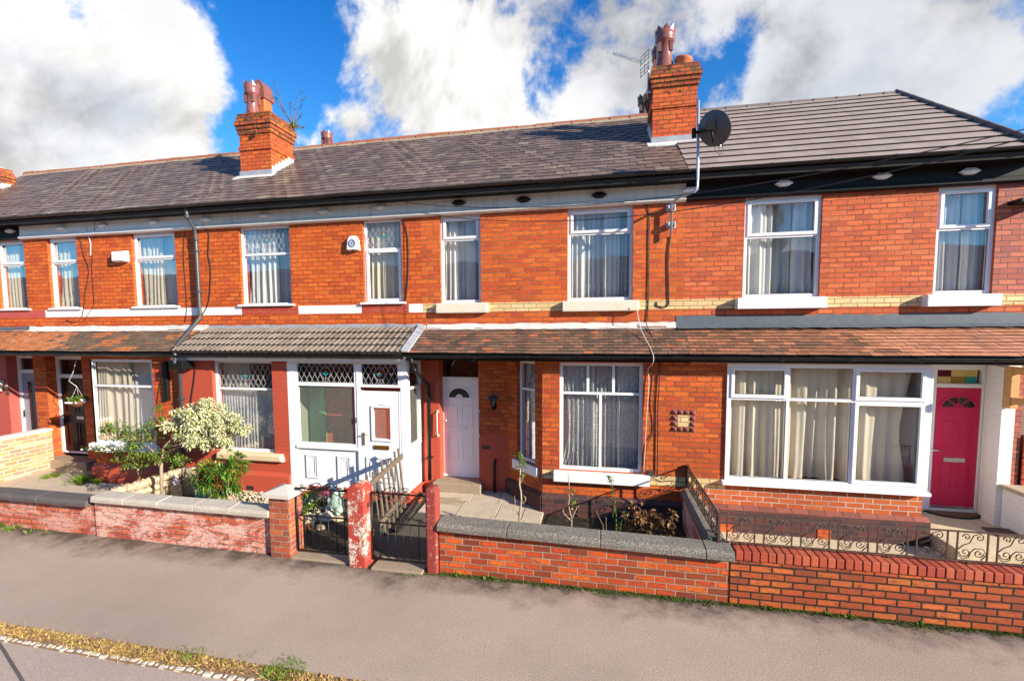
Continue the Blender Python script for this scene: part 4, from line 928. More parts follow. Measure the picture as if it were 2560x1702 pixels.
# downpipe between c and d
gx = X(1028, 900, 7.64); xq = X(1072, 1000, 8.50)
downpipe(hd, [(gx, 7.64, 2.79), (gx, 7.64, 2.70), at(1036, 925, 7.70), at(1070, 962, 8.46), (xq, 8.50, at(1072, 985, 8.5).z), (xq-.01, 8.50, .3)], .036, 'black_plastic', [(xq, 8.5, 1.9), (xq, 8.5, .75)])
# ---- house e
he = thing('terraced_house', 'terraced house with crimson front door, wide white window and new brown tiled roof', 'house', (4, 9, 0), 'terraced houses in the row')
E1 = (X(1857, 620, 8.66), X(2048, 620, 8.66)); E2 = (X(2333, 600, 8.66), X(2480, 600, 8.66)); xg = X(2488, 600, YU)
shell(he, HX['e'][0], HX['e'][1], 'brick_up_right', [(*E1, ZS-.02, ZT), (*E2, ZS-.02, ZT)])
MB().box(xg, HX['e'][1]-.01, YU-.004, YU+.01, 3.765, ZF).build('end_brickwork', M['brick_far'], he)
for k, (w_, pxs) in enumerate(((E1, (1841, 2065)), (E2, (2313, 2499)))):
    w = window(he, *w_, ZS-.02, ZT, 8.64, [(0,1,0,.62,'f'), (0,1,.62,1,'o')], fw=.055, vents=(1,), curt=[(0, .42, 'net_white', dict(wl=.2, amp=.03, yo=.14)), (.05, 1, 'net_cool', dict(yo=.30, wl=.15, amp=.04)), (.7, 1, 'net_white', dict(wl=.12, amp=.03, gather=-.06))] if k == 0 else [(0, 1, 'net_cool', dict(wl=.2, amp=.03)), (.55, .8, 'net_white', dict(wl=.1, yo=.12))])
    MB().box(X(pxs[0], 770, 8.5), X(pxs[1], 770, 8.5), 8.46, 8.64, 3.58, 3.765).build('sill', M['sill_white'], w, bevel=.014)
cornice(he, *HX['e'], 'black_trim', [(1728, 474), (1962, 457.6), (2208.6, 439), (2429, 427)], 'white_trim')
HIPX = 6.17
deck(he, HX['e'][0], HIPX, mat='tile_e', seed=15, tw=.33, ex=.335, th=.017, sag=.0, jit=.0, stag=True, rj=0, gp=.0007)
m = MB(); m.add([(6.14, YU+.3, 5.6), (6.14, 15.5, 5.6), (6.14, RY+3.4, roofz(RY)-2.5), (6.14, RY, roofz(RY)-.16), (6.14, YU+.3, roofz(YU+.3)-.16)], [(0,1,2,3,4)]); m.box(6.0, 6.33, YU+.3, 15.6, -.1, 5.6); m.build('gable_wall', M['brick_far'], he)
ridge(he, HX['e'][0], HIPX+.05, 'ridge_e', seed=6, L=.45, r=.10)
m = MB(); P0, P1 = Vector((HIPX, RY, roofz(RY)+.02)), Vector((HIPX, EY-.02, EZ+.03)); n = 13
for i in range(n):
    a, b = P0.lerp(P1, i/n), P0.lerp(P1, (i+1.06)/n); m.tube([a+Vector((0,0,.012)), b+Vector((0,0,.0))], [.040, .052], 8)
m.build('verge_tiles', M['ridge_e'], he)
band(he, [(HX['e'][0], X(1841, 770, 8.5)+.06, 'brick_yellow'), (X(2065, 770, 8.5)-.1, X(2313, 770, 8.5)+.06, 'brick_yellow'), (X(2499, 770, 8.5)-.1, HX['e'][1], 'brick_yellow')])
flashing(he, X(1690, 800, YU), HX['e'][1], 'lead_dark', z=3.475, y0=8.38, seed=5)
def te(p, rn): return rn.random()*.45+(.5 if p.x+(p.z-2.85)*1.2 > 4.1+rn.uniform(-.25, .25) else 0)+(.4 if rn.random() < .06 else 0)
lean(he, *HX['e'], 'tile_e_low', 25, tintf=te)
gutter(he, *HX['e'], 7.64, 2.82)
MB().box(HX['e'][0], HX['e'][1], 7.71, 7.77, 2.735, 2.84).build('fascia_board', M['black_trim'], he)
MB().box(HX['e'][0], HX['e'][1], 7.77, 8.6, 2.725, 2.74).build('soffit_board', M['white_trim'], he)
EW = (X(1815, 1060, YB-.03), X(2318, 1080, YB-.03))
m = MB(); m.wall(HX['e'][0], EW[1]-.0, -.12, 2.86, YB, YB+.22, [(EW[0], EW[1]+.01, .80, 2.71)]); m.build('bay_front_wall', M['brick_low'], he)
MB().box(X(1762, 1240, YB), EW[1]+.005, YB-.004, YB+.05, .425, .77).build('repointed_brickwork', M['brick_white_joint'], he)
MB().box(HX['e'][0], X(1815, 1200, YB)-.01, YB-.008, YB+.01, .67, .835).build('string_course', M['brick_yellow'], he)
m = MB(); m.extrude([(7.9, -.14), (7.825, -.14), (7.825, .375), (7.9, .40)][::-1], HX['e'][0], EW[1]+.09); pe = m.build('plinth', M['brick_blue'], he)
MB().extrude([(7.9, .36), (7.820, .36), (7.820, .376), (7.9, .425)][::-1], HX['e'][0], EW[1]+.092).build('plinth_chamfer', M['brick_chamfer'], he)
for px in (1814, 2061): MB().box(X(px-17, 1335, 7.82), X(px+17, 1335, 7.82), 7.817, 7.83, at(px, 1333 if px < 1900 else 1348, 7.8).z, at(px, 1311 if px < 1900 else 1325, 7.8).z).build('air_brick', M['brick_up_left'], he)
room(he, HX['e'][0]+.05, EW[1], .3, 2.75, YB+.22, 12)
q = lambda px: (X(px, 1060, YB-.03)-EW[0]-.05)/(EW[1]-EW[0]-.1)
u1, u2 = q(1967), q(2132); wl = .72
MBx = window(he, EW[0], EW[1], .83, 2.71, YB-.03, [(0,u1,0,wl,'f'), (u1,u2,0,wl,'f'), (u2,1,0,wl,'o'), (0,u1,wl,1,'o'), (u1,u2,wl,1,'f'), (u2,1,wl,1,'o')], fw=.06, d=.09, vents=(3, 5),
       curt=[(.0, .35, 'curtain_e', dict(wl=.24, amp=.04, yo=.16, gather=.06)), (.30, .72, 'curtain_e', dict(wl=.34, amp=.05, yo=.24, gather=.10, flare=.3)), (.68, .965, 'curtain_e', dict(wl=.4, amp=.045, yo=.18, gather=-.18))],
       sill=(.05, .775, .835, .09, 'upvc'))
MB().box(EW[1]-.003, EW[1]+.05, YB-.025, YU, .835, 2.71).build('corner_post', M['upvc'], MBx, bevel=.008)
MB().box(EW[1]-.2, EW[1]+.0, YB+.22, YU, -.12, .83).build('bay_return_wall', M['brick_low'], he)
ED = (X(2317, 1120, YD), X(2455, 1120, YD)); jb = X(2478, 1120, YU)
m = MB(); m.wall(EW[1]-.3, HX['e'][1], 0, 3.2, YU, YD+.16, [(EW[1]-.2, jb, .0, 2.67)]); m.build('lower_wall', M['paint_white_brick'], he)
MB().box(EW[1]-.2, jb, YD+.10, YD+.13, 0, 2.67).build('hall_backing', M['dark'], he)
zE = at(2380, 968, YD).z
m = MB(); m.box(EW[1]-.15, ED[0]+.06, YD-.05, YD+.05, .2, 2.66); m.box(X(2441, 1100, YD), jb-.004, YD-.05, YD+.05, .2, 2.66); 
tx0, tx1, tz0, tz1 = X(2330, 940, YD), X(2442, 940, YD), at(2380, 958, YD).z, at(2380, 924, YD).z
m.box(ED[0]+.06, X(2441, 1100, YD), YD-.05, YD+.05, zE, tz0); m.box(ED[0]+.06, X(2441, 1100, YD), YD-.05, YD+.05, tz1, 2.66); m.box(ED[0]+.06, X(2441, 1100, YD), YD-.06, YD+.05, .2, .27)
ef = m.build('door_frame', M['upvc'], he, bevel=.005)
cg = [(.12,.02,.03),(.10,.01,.03),(.62,.50,.16),(.60,.47,.14),(.08,.07,.06),(.60,.48,.2),(.30,.20,.03),(.02,.30,.28)]
for i in range(8):
    a = tx0+(tx1-tx0)*[0, .1, .42, .72][i % 4]; b = tx0+(tx1-tx0)*[.1, .42, .72, 1][i % 4]
    if i >= 4: a, b = tx0+(tx1-tx0)*[0, .12, .42, .74][i % 4], tx0+(tx1-tx0)*[.12, .42, .74, 1][i % 4]
    z0, z1 = (((tz0+tz1)/2+.002, tz1) if i < 4 else (tz0, (tz0+tz1)/2-.002))
    MB().box(a+.002, b-.002, YD-.012, YD-.004, z0, z1).build('coloured_pane', plain('coloured_glass_%s' % 'abcdefgh'[i], cg[i], .15, var=.05), ef)
ed = panel_door(he, ED[0]+.065, X(2441, 1100, YD)-.004, .275, zE-.005, YD-.02, 'door_red', bars=True, zr=.845, rr=.37, sz=.72)
lx = at(2384, 1149, YD-.04); m = MB(); m.box(lx.x-.15, lx.x+.15, YD-.055, YD-.04, lx.z-.035, lx.z+.035); m.build('letterbox', M['chrome'], ed, bevel=.004)
hh = at(2320, 1123, YD-.05); m = MB(); m.tube([(hh.x-.0, YD-.04, hh.z), (hh.x, YD-.09, hh.z), (hh.x+.13, YD-.09, hh.z-.005)], .011); m.box(hh.x-.02, hh.x+.02, YD-.05, YD-.04, hh.z-.12, hh.z+.08); m.build('door_handle', M['sill_white'], ed)
MB().box(ED[0]+.065, X(2441, 1100, YD)-.01, YD-.055, YD-.04, .275, .315).build('threshold_strip', M['chrome'], ed)
# right hand white pier and brick edge
pw0, pw1, pw2 = X(2499, 1100, 8.35), X(2533, 1100, 8.35), X(2551, 1100, 8.35)
MB().box(pw0, pw1, 8.35, YU, 0, 2.65).build('white_pier', M['paint_white_brick'], he)
MB().box(pw1+.001, pw2, 8.352, YU, 0, 2.65).build('brick_pier', M['brick_far'], he)
# ---- chimneys
def crown_pot(par, c, hgt=.74, r=.13, mat='pot_red'):
    m = MB(); x, y, z = c; h = hgt
    m.lathe([(r*1.25, 0), (r*1.2, .04*h), (r*1.0, .2*h), (r*.92, .35*h), (r*.90, .62*h), (r*1.18, .66*h), (r*1.22, .70*h), (r*1.15, .73*h), (r*1.20, .78*h), (r*1.25, .86*h)], c, 24)
    n = 8; P = []; k = 16
    for i in range(k):
        a = 2*PI*i/k; rr = r*1.3; zz = h*(1.0 if i % 2 == 0 else .88)
        P += [(x+rr*.96*math.cos(a), y+rr*.96*math.sin(a), z+.86*h), (x+rr*math.cos(a), y+rr*math.sin(a), z+zz), (x+(rr-.02)*math.cos(a), y+(rr-.02)*math.sin(a), z+zz), (x+(rr-.025)*math.cos(a), y+(rr-.025)*math.sin(a), z+.86*h)]
    F_ = []
    for i in range(k):
        a, b = 4*i, 4*((i+1) % k); F_ += [(a, b, b+1, a+1), (a+1, b+1, b+2, a+2), (a+2, b+2, b+3, a+3)]
    m.add(P, F_, .5, False)
    for i in range(4):
        a = PI/4+i*PI/2; m.box(x+r*.98*math.cos(a)-.03, x+r*.98*math.cos(a)+.03, y+r*.98*math.sin(a)-.03, y+r*.98*math.sin(a)+.03, z+.40*h, z+.66*h)
    return m.build('chimney_pot', M[mat], par, fixn=True)
def chimney(h, x0, x1, y0, y1, ztop, zneck, flash=False):
    z0 = roofz(y0)-.35; m = MB(); m.box(x0, x1, y0, y1, z0, zneck); 
    zz = roofz(y0)+.62*(zneck-roofz(y0)); m.box(x0-.025, x1+.025, y0-.025, y1+.025, zz, zz+.085)
    o = m.build('chimney', M['brick_chim'], h)
    t = MB(); n = 5; hh = (ztop-zneck); lv = [0, .03, .06, .09, .10, .05]; 
    for i in range(5): t.box(x0-[.03,.05,.075,.045,.025][i], x1+[.03,.05,.075,.045,.025][i], y0-[.03,.05,.075,.045,.025][i], y1+[.03,.05,.075,.045,.025][i], zneck+hh*i/5, zneck+hh*(i+1)/5-(.0 if i < 4 else 0))
    t.build('corbelled_head', M['brick_chim_top'], o)
    f = MB(); f.box(x0-.02, x1+.02, y0-.025, y0+.02, roofz(y0)-.2, roofz(y0)+.115)
    f.build('flashing', M['lead'], o)
    f = MB(); ns = 7
    for xx in (x1, x0):
        for i in range(ns):
            a = y0+(y1-y0)*i/ns; b = y0+(y1-y0)*(i+1)/ns; s_ = .018 if xx == x1 else -.018
            za = roofz(a)
            P = [(xx+s_, a, za-.1), (xx+s_, b, roofz(b)-.1), (xx+s_, b, roofz(b)+.10), (xx+s_, a+(b-a)*.25, roofz(b)+.14), (xx+s_, a, za+.10)]
            Q = [(xx-s_*.3, p[1], p[2]) for p in P]
            if i == 0: f = MB()
            if xx == x1: f.add(P+Q, [(0,1,2,3,4), (9,8,7,6,5)]+[(k, 5+k, 5+(k+1) % 5, (k+1) % 5) for k in range(5)])
            else: f.add(P+Q, [(4,3,2,1,0), (5,6,7,8,9)]+[((k+1) % 5, 5+(k+1) % 5, 5+k, k) for k in range(5)])
        f.build('stepped_flashing', M['mortar_white'], o)
    e = MB(); e.hexa([(x0-.10, y0-.17, roofz(y0-.17)+.0), (x1+.10, y0-.17, roofz(y0-.17)+.0), (x1+.10, y0+.02, roofz(y0)+.0), (x0-.10, y0+.02, roofz(y0)+.0), (x0-.10, y0-.17, roofz(y0-.17)+.03), (x1+.10, y0-.17, roofz(y0-.17)+.03), (x1+.10, y0+.02, roofz(y0)+.035), (x0-.10, y0+.02, roofz(y0)+.035)]); e.build('apron', M['lead_white'], o)
    rn = random.Random(int(x0*100)); tf = MB()
    for i in range(34 if flash else 8):
        side = rn.random() < .6; X_ = x1+.05 if side else rn.uniform(x0, x1); Y_ = rn.uniform(y0, y1) if side else y0-.06
        Z_ = rn.uniform(zneck-(.5 if side else .1), ztop+.02); r_ = rn.uniform(.012, .03)
        if Z_ < zneck: X_ = min(X_, x1+.004)
        for k in range(12): leaves(tf, (X_+rn.gauss(0,r_*.4), Y_+rn.gauss(0,r_*.7), Z_+rn.gauss(0,r_*.6)), rdir(rn, .2), .028, .02, rn)
    tf.build('moss_tufts', M['mossm'], o, kind='stuff')
    c = MB(); c.hexa([(x0+.02, y0+.02, ztop-.01), (x1-.02, y0+.02, ztop-.01), (x1-.02, y1-.02, ztop-.01), (x0+.02, y1-.02, ztop-.01), (x0+.15, y0+.15, ztop+.07), (x1-.15, y0+.15, ztop+.07), (x1-.15, y1-.15, ztop+.07), (x0+.15, y1-.15, ztop+.07)]); c.build('flaunching', M['concrete_pale'], o)
    return o
c1x0, c1x1 = X(602, 420, 9.85), X(679, 420, 9.85)
z1t = at(640, 282, 9.85).z; z1n = at(640, 334, 9.85).z
ch = chimney(hc, c1x0, c1x1, 9.85, 10.66, z1t, z1n, True)
pc = at(632, 278, 10.12); crown_pot(ch, (pc.x, 10.12, z1t+.02), hgt=at(632, 208, 10.12).z-z1t-.02, r=.14)
pc = at(659, 278, 10.45); hp = at(659, 207, 10.45).z-z1t; m = MB(); m.box(pc.x-.14, pc.x+.14, 10.31, 10.60, z1t+.02, z1t+.62*hp); m.build('square_pot', M['pot_orange'], ch, bevel=.02)
m = MB(); m.extrude([(pc.x+.17*math.cos(PI*k/10), z1t+.60*hp+.4*hp*math.sin(PI*k/10)) for k in range(11)]+[(pc.x-.17, z1t+.56*hp), (pc.x+.17, z1t+.56*hp)], 10.28, 10.63, axis='y'); m.build('pot_hood', M['pot_red'], ch)
MB().tube([(X(642, 362, 9.82), 9.80, roofz(9.85)+.95), (X(642, 362, 9.82), 9.76, roofz(9.85)+.95)], .05, 10).build('tie_plate', M['iron_rust'], ch)
c2x0, c2x1 = X(1631, 330, 9.8), X(1741, 330, 9.8)
z2t = at(1690, 158, 9.75).z; z2n = at(1690, 212, 9.75).z
ch2 = chimney(hd, c2x0, c2x1, 9.80, 10.85, z2t, z2n)
pc = at(1661, 160, 10.05); crown_pot(ch2, (pc.x, 10.05, z2t+.02), hgt=at(1666, 72, 10.05).z-z2t-.02, r=.155, mat='pot_brown' if 0 else 'pot_red')
pc = at(1653, 160, 10.6); crown_pot(ch2, (pc.x-.04, 10.55, z2t), hgt=.75, r=.13)
pc = at(1706, 156, 10.0); m = MB(); m.lathe([(.13, 0), (.15, .03), (.16, .10), (.175, .12), (.17, .15), (.10, .16)], (pc.x, 10.0, z2t+.03), 20, M=Matrix.Rotation(.18, 4, 'Y')); m.build('clay_cowl', M['pot_orange'], ch2)
c0x1 = X(28, 430, 10.85)-.04
z0t = at(10, 387, 9.85).z; ch0 = chimney(ha, c0x1-.75, c0x1+.04, 9.85, 10.85, z0t, z0t-.42)
# rear stack pots seen over the ridge
def rear_stack(label, px, py, Y, mat):
    p = at(px, py, Y); h = thing('rear_chimney', label, 'chimney', (p.x, Y, p.z-2.2), 'rear chimneys behind the ridge')
    MB().box(p.x-.3, p.x+.3, Y-.3, Y+.3, p.z-2.6, p.z-.70).build('stack', M['brick_chim'], h)
    o = crown_pot(h, (p.x, Y, p.z-.72), hgt=.72, r=.15, mat=mat)
    return h
rear_stack('small glazed crown pot showing over the ridge right of the plant-grown chimney', 817, 330, 14.5, 'pot_red')
rs = rear_stack('dark brown crown pot just left of the tall chimney by the aerial', 1612, 240, 13.5, 'pot_brown')
# ---- cables on the walls
U_ = 8.585
cable(hd, [(1612, 511, U_), (1624, 530, U_), (1623, 600, U_), (1622, 700, U_), (1619, 790, U_), (1614, 803, U_)], .009)
cable(hd, [(1677, 590, U_), (1671, 640, U_), (1672, 740, U_), (1668, 765, U_), (1655, 768, U_), (1643, 764, U_), (1642, 755, U_)], .010)
cable(hd, [(1650, 907, 7.88), (1648, 960, 7.88), (1645, 1008, 7.88), (1644, 1090, 7.88), (1643, 1187, 7.88)], .009)
cable(hd, [(1635, 926, 7.88), (1636, 953, 7.88), (1631.5, 1008, 7.88), (1636.5, 1052, 7.88), (1635.6, 1080, 7.88), (1618, 1112, 7.88), (1612, 1180, 7.88)], .006)
cable(hd, [(1590, 762, 8.44), (1597, 800, 8.38), (1605, 830, 8.2), (1625, 868, 7.85), (1634, 893, 7.56), (1630, 912, 7.6), (1620, 924, 7.86), (1622, 960, 7.87), (1616, 1050, 7.87), (1610, 1180, 7.87)], .006, 'cable_white')
cable(hd, [(1614, 803, 8.54), (1620, 820, 8.42), (1634, 850, 8.1), (1650, 884, 7.72)], .007)
cable(hc, [(510, 574, U_), (522, 580, U_), (521, 636, U_), (527, 672, U_), (522, 752, U_), (504, 790, U_)], .008)
cable(hc, [(1009, 553, U_), (1019, 586, U_), (1021, 618, U_), (1021, 678, U_), (1016, 737, U_), (1013, 752, U_)], .008)
cable(hb, [(198, 590, U_), (210, 640, U_), (222, 675, U_), (213, 730, U_), (205, 790, U_), (185, 806, U_), (165, 800, U_)], .006)
cable(hb, [(236, 540, 8.3), (236, 590, U_), (230, 650, U_), (231, 700, U_), (234, 760, U_), (210, 800, U_)], .005)
cable(hb, [(213, 567, 8.5), (221, 590, U_), (226, 610, U_), (226, 640, U_)], .011, 'cable_white')
cable(hb, [(462, 577, U_), (459, 640, U_), (467, 760, U_), (462, 806, U_)], .005)
cable(hc, [(480, 905, 7.88), (488, 925, 7.88), (478, 1000, 7.88), (478, 1040, 7.88)], .008)
cable(hb, [(398, 905, 7.88), (405, 925, 7.88), (398, 970, 7.88), (392, 1010, 7.88)], .005)
def blooms(f, mat, par):
    n = 0
    while n < len(f.v):      # every ball() has the same vertex count for n=8
        k = 8*5; m = MB(); m.v = f.v[n:n+k]; fs = [i for i, q in enumerate(f.f) if n <= q[0] < n+k]; m.f = [[v-n for v in f.f[i]] for i in fs]; m.t = [f.t[i] for i in fs]; m.sm = [f.sm[i] for i in fs]
        m.build('flower', M[mat], par); n += k
# ------------------------------------------------------------------ fixtures on the houses
p = at(305, 642, YU); m = MB(); w, h, d = .205, .125, .13
m.add([(p.x-w,YU,p.z-h),(p.x+w,YU,p.z-h),(p.x+w,YU,p.z+h),(p.x-w,YU,p.z+h),(p.x-w+.07,YU-d,p.z-h+.02),(p.x+w-.03,YU-d,p.z-h+.02),(p.x+w-.03,YU-d,p.z+h-.03),(p.x-w+.07,YU-d,p.z+h-.03)], [(0,1,5,4),(1,2,6,5),(2,3,7,6),(3,0,4,7),(4,5,6,7),(3,2,1,0)])
al = thing('alarm_box', 'plain white wedge-shaped alarm box between two bedroom windows at the left', 'alarm box', (p.x, YU, p.z-h))
m.build('casing', M['white_trim'], al, bevel=.012); MB().box(p.x-w+.10, p.x-.04, YU-d-.003, YU-d, p.z-.01, p.z+.05).build('faded_panel', M['upvc_dim'], al)
p = at(885, 609, YU); bb = thing('alarm_box', 'white bell-shaped alarm box with a navy ring badge', 'alarm box', (p.x, YU, p.z-.15))
m = MB(); pr = [(-.135,-.145),(.135,-.145),(.135,-.10),(.115,.06),(.075,.13),(.03,.15),(-.03,.15),(-.075,.13),(-.115,.06),(-.135,-.10)]
n = len(pr); m.add([(p.x+a, YU, p.z+b) for a, b in pr]+[(p.x+a*.86, YU-.085, p.z+b*.9) for a, b in pr], [(i, (i+1) % n, n+(i+1) % n, n+i) for i in range(n)]+[tuple(range(n, 2*n))])
m.build('casing', M['upvc'], bb, bevel=.01)
m = MB(); arch(m, p.x-.005, p.z-.01, .052, .076, YU-.089, YU-.085, 0, 2*PI, 28); arch(m, p.x-.005, p.z-.01, .006, .016, YU-.089, YU-.085, 0, 2*PI, 12); arch(m, p.x-.005, p.z-.01, .028, .034, YU-.089, YU-.085, 0, 2*PI, 24); m.build('ring_badge', M['navy'], bb)
MB().box(p.x-.02, p.x+.02, YU-.07, YU-.04, p.z-.155, p.z-.14).build('strobe', M['rubber'], bb)
# wall lamp
p = at(1233, 1008, YU-.12); wl_ = thing('wall_lamp', 'black lantern wall lamp on the brickwork beside the white front door', 'lamp', (p.x, YU, p.z))
m = MB(); m.lathe([(.045,0),(.045,.012),(.03,.02)], (p.x, YU, p.z-.08), 14, M=Matrix.Rotation(PI/2, 4, 'X')); m.tube([(p.x, YU, p.z-.08), (p.x, YU-.07, p.z-.14), (p.x, YU-.12, p.z-.12), (p.x, YU-.12, p.z-.07)], .011, 8); m.build('bracket', M['black_trim'], wl_)
MB().lathe([(.035,-.08),(.048,0),(.062,.09)], (p.x, YU-.12, p.z), 8).build('lantern_glass', M['glass_dark'], wl_)
MB().lathe([(.012,-.06),(.018,.0),(.010,.05)], (p.x, YU-.12, p.z), 8).build('bulb', M['upvc'], wl_)
m = MB()
for i in range(8):
    a = 2*PI*i/8+.2; m.tube([(p.x+.036*math.cos(a), YU-.12+.036*math.sin(a), p.z-.08), (p.x+.063*math.cos(a), YU-.12+.063*math.sin(a), p.z+.09)], .004, 5)
m.lathe([(.04,-.095),(.04,-.078)], (p.x, YU-.12, p.z), 8); m.build('cage', M['black_trim'], wl_)
MB().lathe([(.11,.085),(.112,.095),(.075,.13),(.04,.15),(.015,.16),(.018,.175),(.005,.195)], (p.x, YU-.12, p.z), 16).build('lamp_cap', M['grey_plastic'], wl_)
# plaques and small lamp of house a
p = at(6, 963, YU); t = thing('wall_lamp', 'small cream outdoor lamp on the crimson wall at the far left edge', 'lamp', (p.x, YU, p.z-.1))
MB().box(p.x-.07, p.x+.07, YU-.10, YU, p.z+.02, p.z+.14).build('lamp_housing', M['upvc_dim'], t, bevel=.02); MB().lathe([(.05,-.14),(.055,.02)], (p.x, YU-.06, p.z), 10).build('lamp_shade', M['sill_peel'], t)
p = at(20, 983, YU); tag(MB().box(p.x-.055, p.x+.055, YU-.012, YU, p.z-.04, p.z+.04).build('house_number_plaque', M['grey_plastic'], bevel=.004), 'small dark slate house plaque on the crimson wall', 'plaque')
p = at(18, 967, YU); t = thing('door_chime', 'round cream floral wall ornament above the dark plaque', 'ornament', (p.x, YU, p.z)); m = MB(); m.ball((p.x, YU-.02, p.z), (.03,.02,.03)); m.build('centre', M['sill_stone'], t); m = MB()
for i in range(7): m.ball((p.x+.045*math.cos(i*.9), YU-.015, p.z+.045*math.sin(i*.9)), (.018,.012,.018), 8)
m.build('petals', M['sill_peel'], t)
# satellite dish on its bent pole
b0_, b1_ = at(1677, 520, YU), at(1677, 563, YU); py_ = 8.0
sd = thing('satellite_dish', 'large dark mesh satellite dish on a bent steel pole beside the tall chimney', 'satellite dish', (b0_.x, YU, b1_.z))
for q in (b0_, b1_):
    m = MB(); m.box(q.x-.075, q.x+.075, YU-.008, YU, q.z-.055, q.z+.055); m.box(q.x-.03, q.x+.03, YU-.11, YU-.008, q.z-.022, q.z+.022)
    for a in (-1, 1): m.box(q.x+a*.05-.008, q.x+a*.05+.008, YU-.12, YU-.008, q.z-.035, q.z+.035)
    m.build('wall_bracket', M['galv'], sd, bevel=.003)
yy = YU-.10; pts = [(b0_.x, yy, at(1677, 588, yy).z), (b0_.x, yy, at(1677, 510, yy).z), (b0_.x+.02, yy-.04, at(1678, 503, 8.4).z), at(1692, 497, 8.25), at(1725, 484, 8.05), at(1737, 480, py_), at(1743, 468, py_), at(1744, 450, py_), at(1746, 252, py_)]
m = MB(); m.tube(pts, .021, 12); m.build('pole', M['galv'], sd)
dc = at(1786, 322, 7.86); nrm = Vector((.55, .50, .38)).normalized()
zq = Vector((0,0,1)); sx_ = nrm.cross(zq).normalized(); sy_ = sx_.cross(nrm).normalized()
DM = Matrix(((sx_.x, sy_.x, nrm.x, dc.x), (sx_.y, sy_.y, nrm.y, dc.y), (sx_.z, sy_.z, nrm.z, dc.z), (0,0,0,1)))
m = MB(DM); m.lathe([(.0005,-.085),(.08,-.08),(.16,-.062),(.24,-.035),(.30,0),(.306,.004),(.298,.006),(.24,-.028),(.16,-.054),(.08,-.072),(.0005,-.078)], (0,0,0), 36, squash=(.90, .86)); m.build('dish', M['dish'], sd)
m = MB(); m.tube([at(1740, 331, py_), dc-nrm*.09+Vector((-.0,-.02,.0))], .022, 8); m.box(dc.x-.14, dc.x-.02, dc.y-.15, dc.y-.10, dc.z-.07, dc.z+.06); m.tube([dc-nrm*.10+Vector((-.02,-.06,.05)), dc-nrm*.09+Vector((.03,-.05,-.20)), ], .018, 8); m.tube([at(1735, 322, py_), at(1735, 345, py_)], .035, 8); m.build('mount', M['black_trim'], sd)
lp = at(1806, 352, 7.95); m = MB(); m.tube([dc-sy_*.30-nrm*.02, lp+Vector((.0,.02,-.02))], .012, 8); m.lathe([(.02,-.05),(.03,-.03),(.03,.03),(.022,.05)], lp, 12); m.build('feed_arm', M['galv'], sd)
MB().tube([lp, at(1808, 375, 7.95), at(1800, 388, 7.95), at(1788, 375, 7.9), at(1784, 360, 7.87)], .005, 6).build('dish_cable', M['cable'], sd)
# television aerial
ya = 9.95; mt, mb_ = at(1620, 165, ya), at(1619, 250, ya)
ta = thing('television_aerial', 'silver television aerial strapped to the tall brick chimney', 'aerial', (mb_.x, ya, mb_.z))
MB().tube([mb_, at(1620, 200, ya), at(1621, 175, ya), mt], .014, 8).build('mast', M['galv'], ta)
MB().box(mb_.x-.03, c2x0+.02, ya-.02, ya+.02, at(1619, 235, ya).z, at(1619, 229, ya).z).build('chimney_strap', M['galv'], ta)
A0, A1 = at(1622, 163, ya), at(1534, 135, ya-.35); dv_ = (A1-A0); m = MB(); m.tube([A0, A1], .010, 6); m.build('boom', M['galv'], ta)
sd_ = Vector((dv_.y, -dv_.x, 0)).normalized()*.11; m = MB()
for i in range(13):
    c = A0.lerp(A1, .22+.78*i/12)
    for s_ in (1, -1): m.tube([c+Vector((0,0,.0)), c+sd_*s_*.55+Vector((0,0,.035*1))], .006, 5)
    m.tube([c-Vector((0,0,.03)), c+Vector((0,0,.03))], .010, 5)
m.build('directors', M['galv'], ta)
c = A0.lerp(A1, .12); m = MB(); up_ = Vector((0,0,1))
for s_ in (1, -1):
    for k in (.05, .12, .19): m.tube([c+up_*s_*k-sd_*1.3-dv_*(.0), c+up_*s_*k+sd_*1.3], .006, 5)
    for q in (-1.3, 0, 1.3): m.tube([c+up_*s_*.02+sd_*q, c+up_*s_*.20+sd_*q], .006, 5)
m.build('reflector', M['grey_plastic'], ta)
# overhead wires
def wire(label, a, b, sag, r=.006):
    P = [a.lerp(b, i/24)-Vector((0,0,sag*4*(i/24)*(1-i/24))) for i in range(25)]
    return tag(MB().tube(P, r, 5).build('telephone_wire', M['cable']), label, 'wire', 'telephone wires')
wire('upper telephone wire crossing the new brown roof to the white bell alarm eaves', at(2640, 305, 5.2), at(1010, 506, 8.2), .35)
wire('lower telephone wire crossing the black eaves near the satellite dish', at(2640, 325, 5.2), at(1050, 532, 8.42), .42)
p = at(2552, 505, 8.5); tag(MB().box(p.x-.10, p.x+.35, 8.35, YU, p.z-.03, p.z+.03).box(p.x+.02, p.x+.06, 8.35, 8.40, p.z-.18, p.z-.03).build('wall_bracket', M['black_trim'], bevel=.005), 'black iron wall bracket by the bedroom window at the right edge', 'bracket')
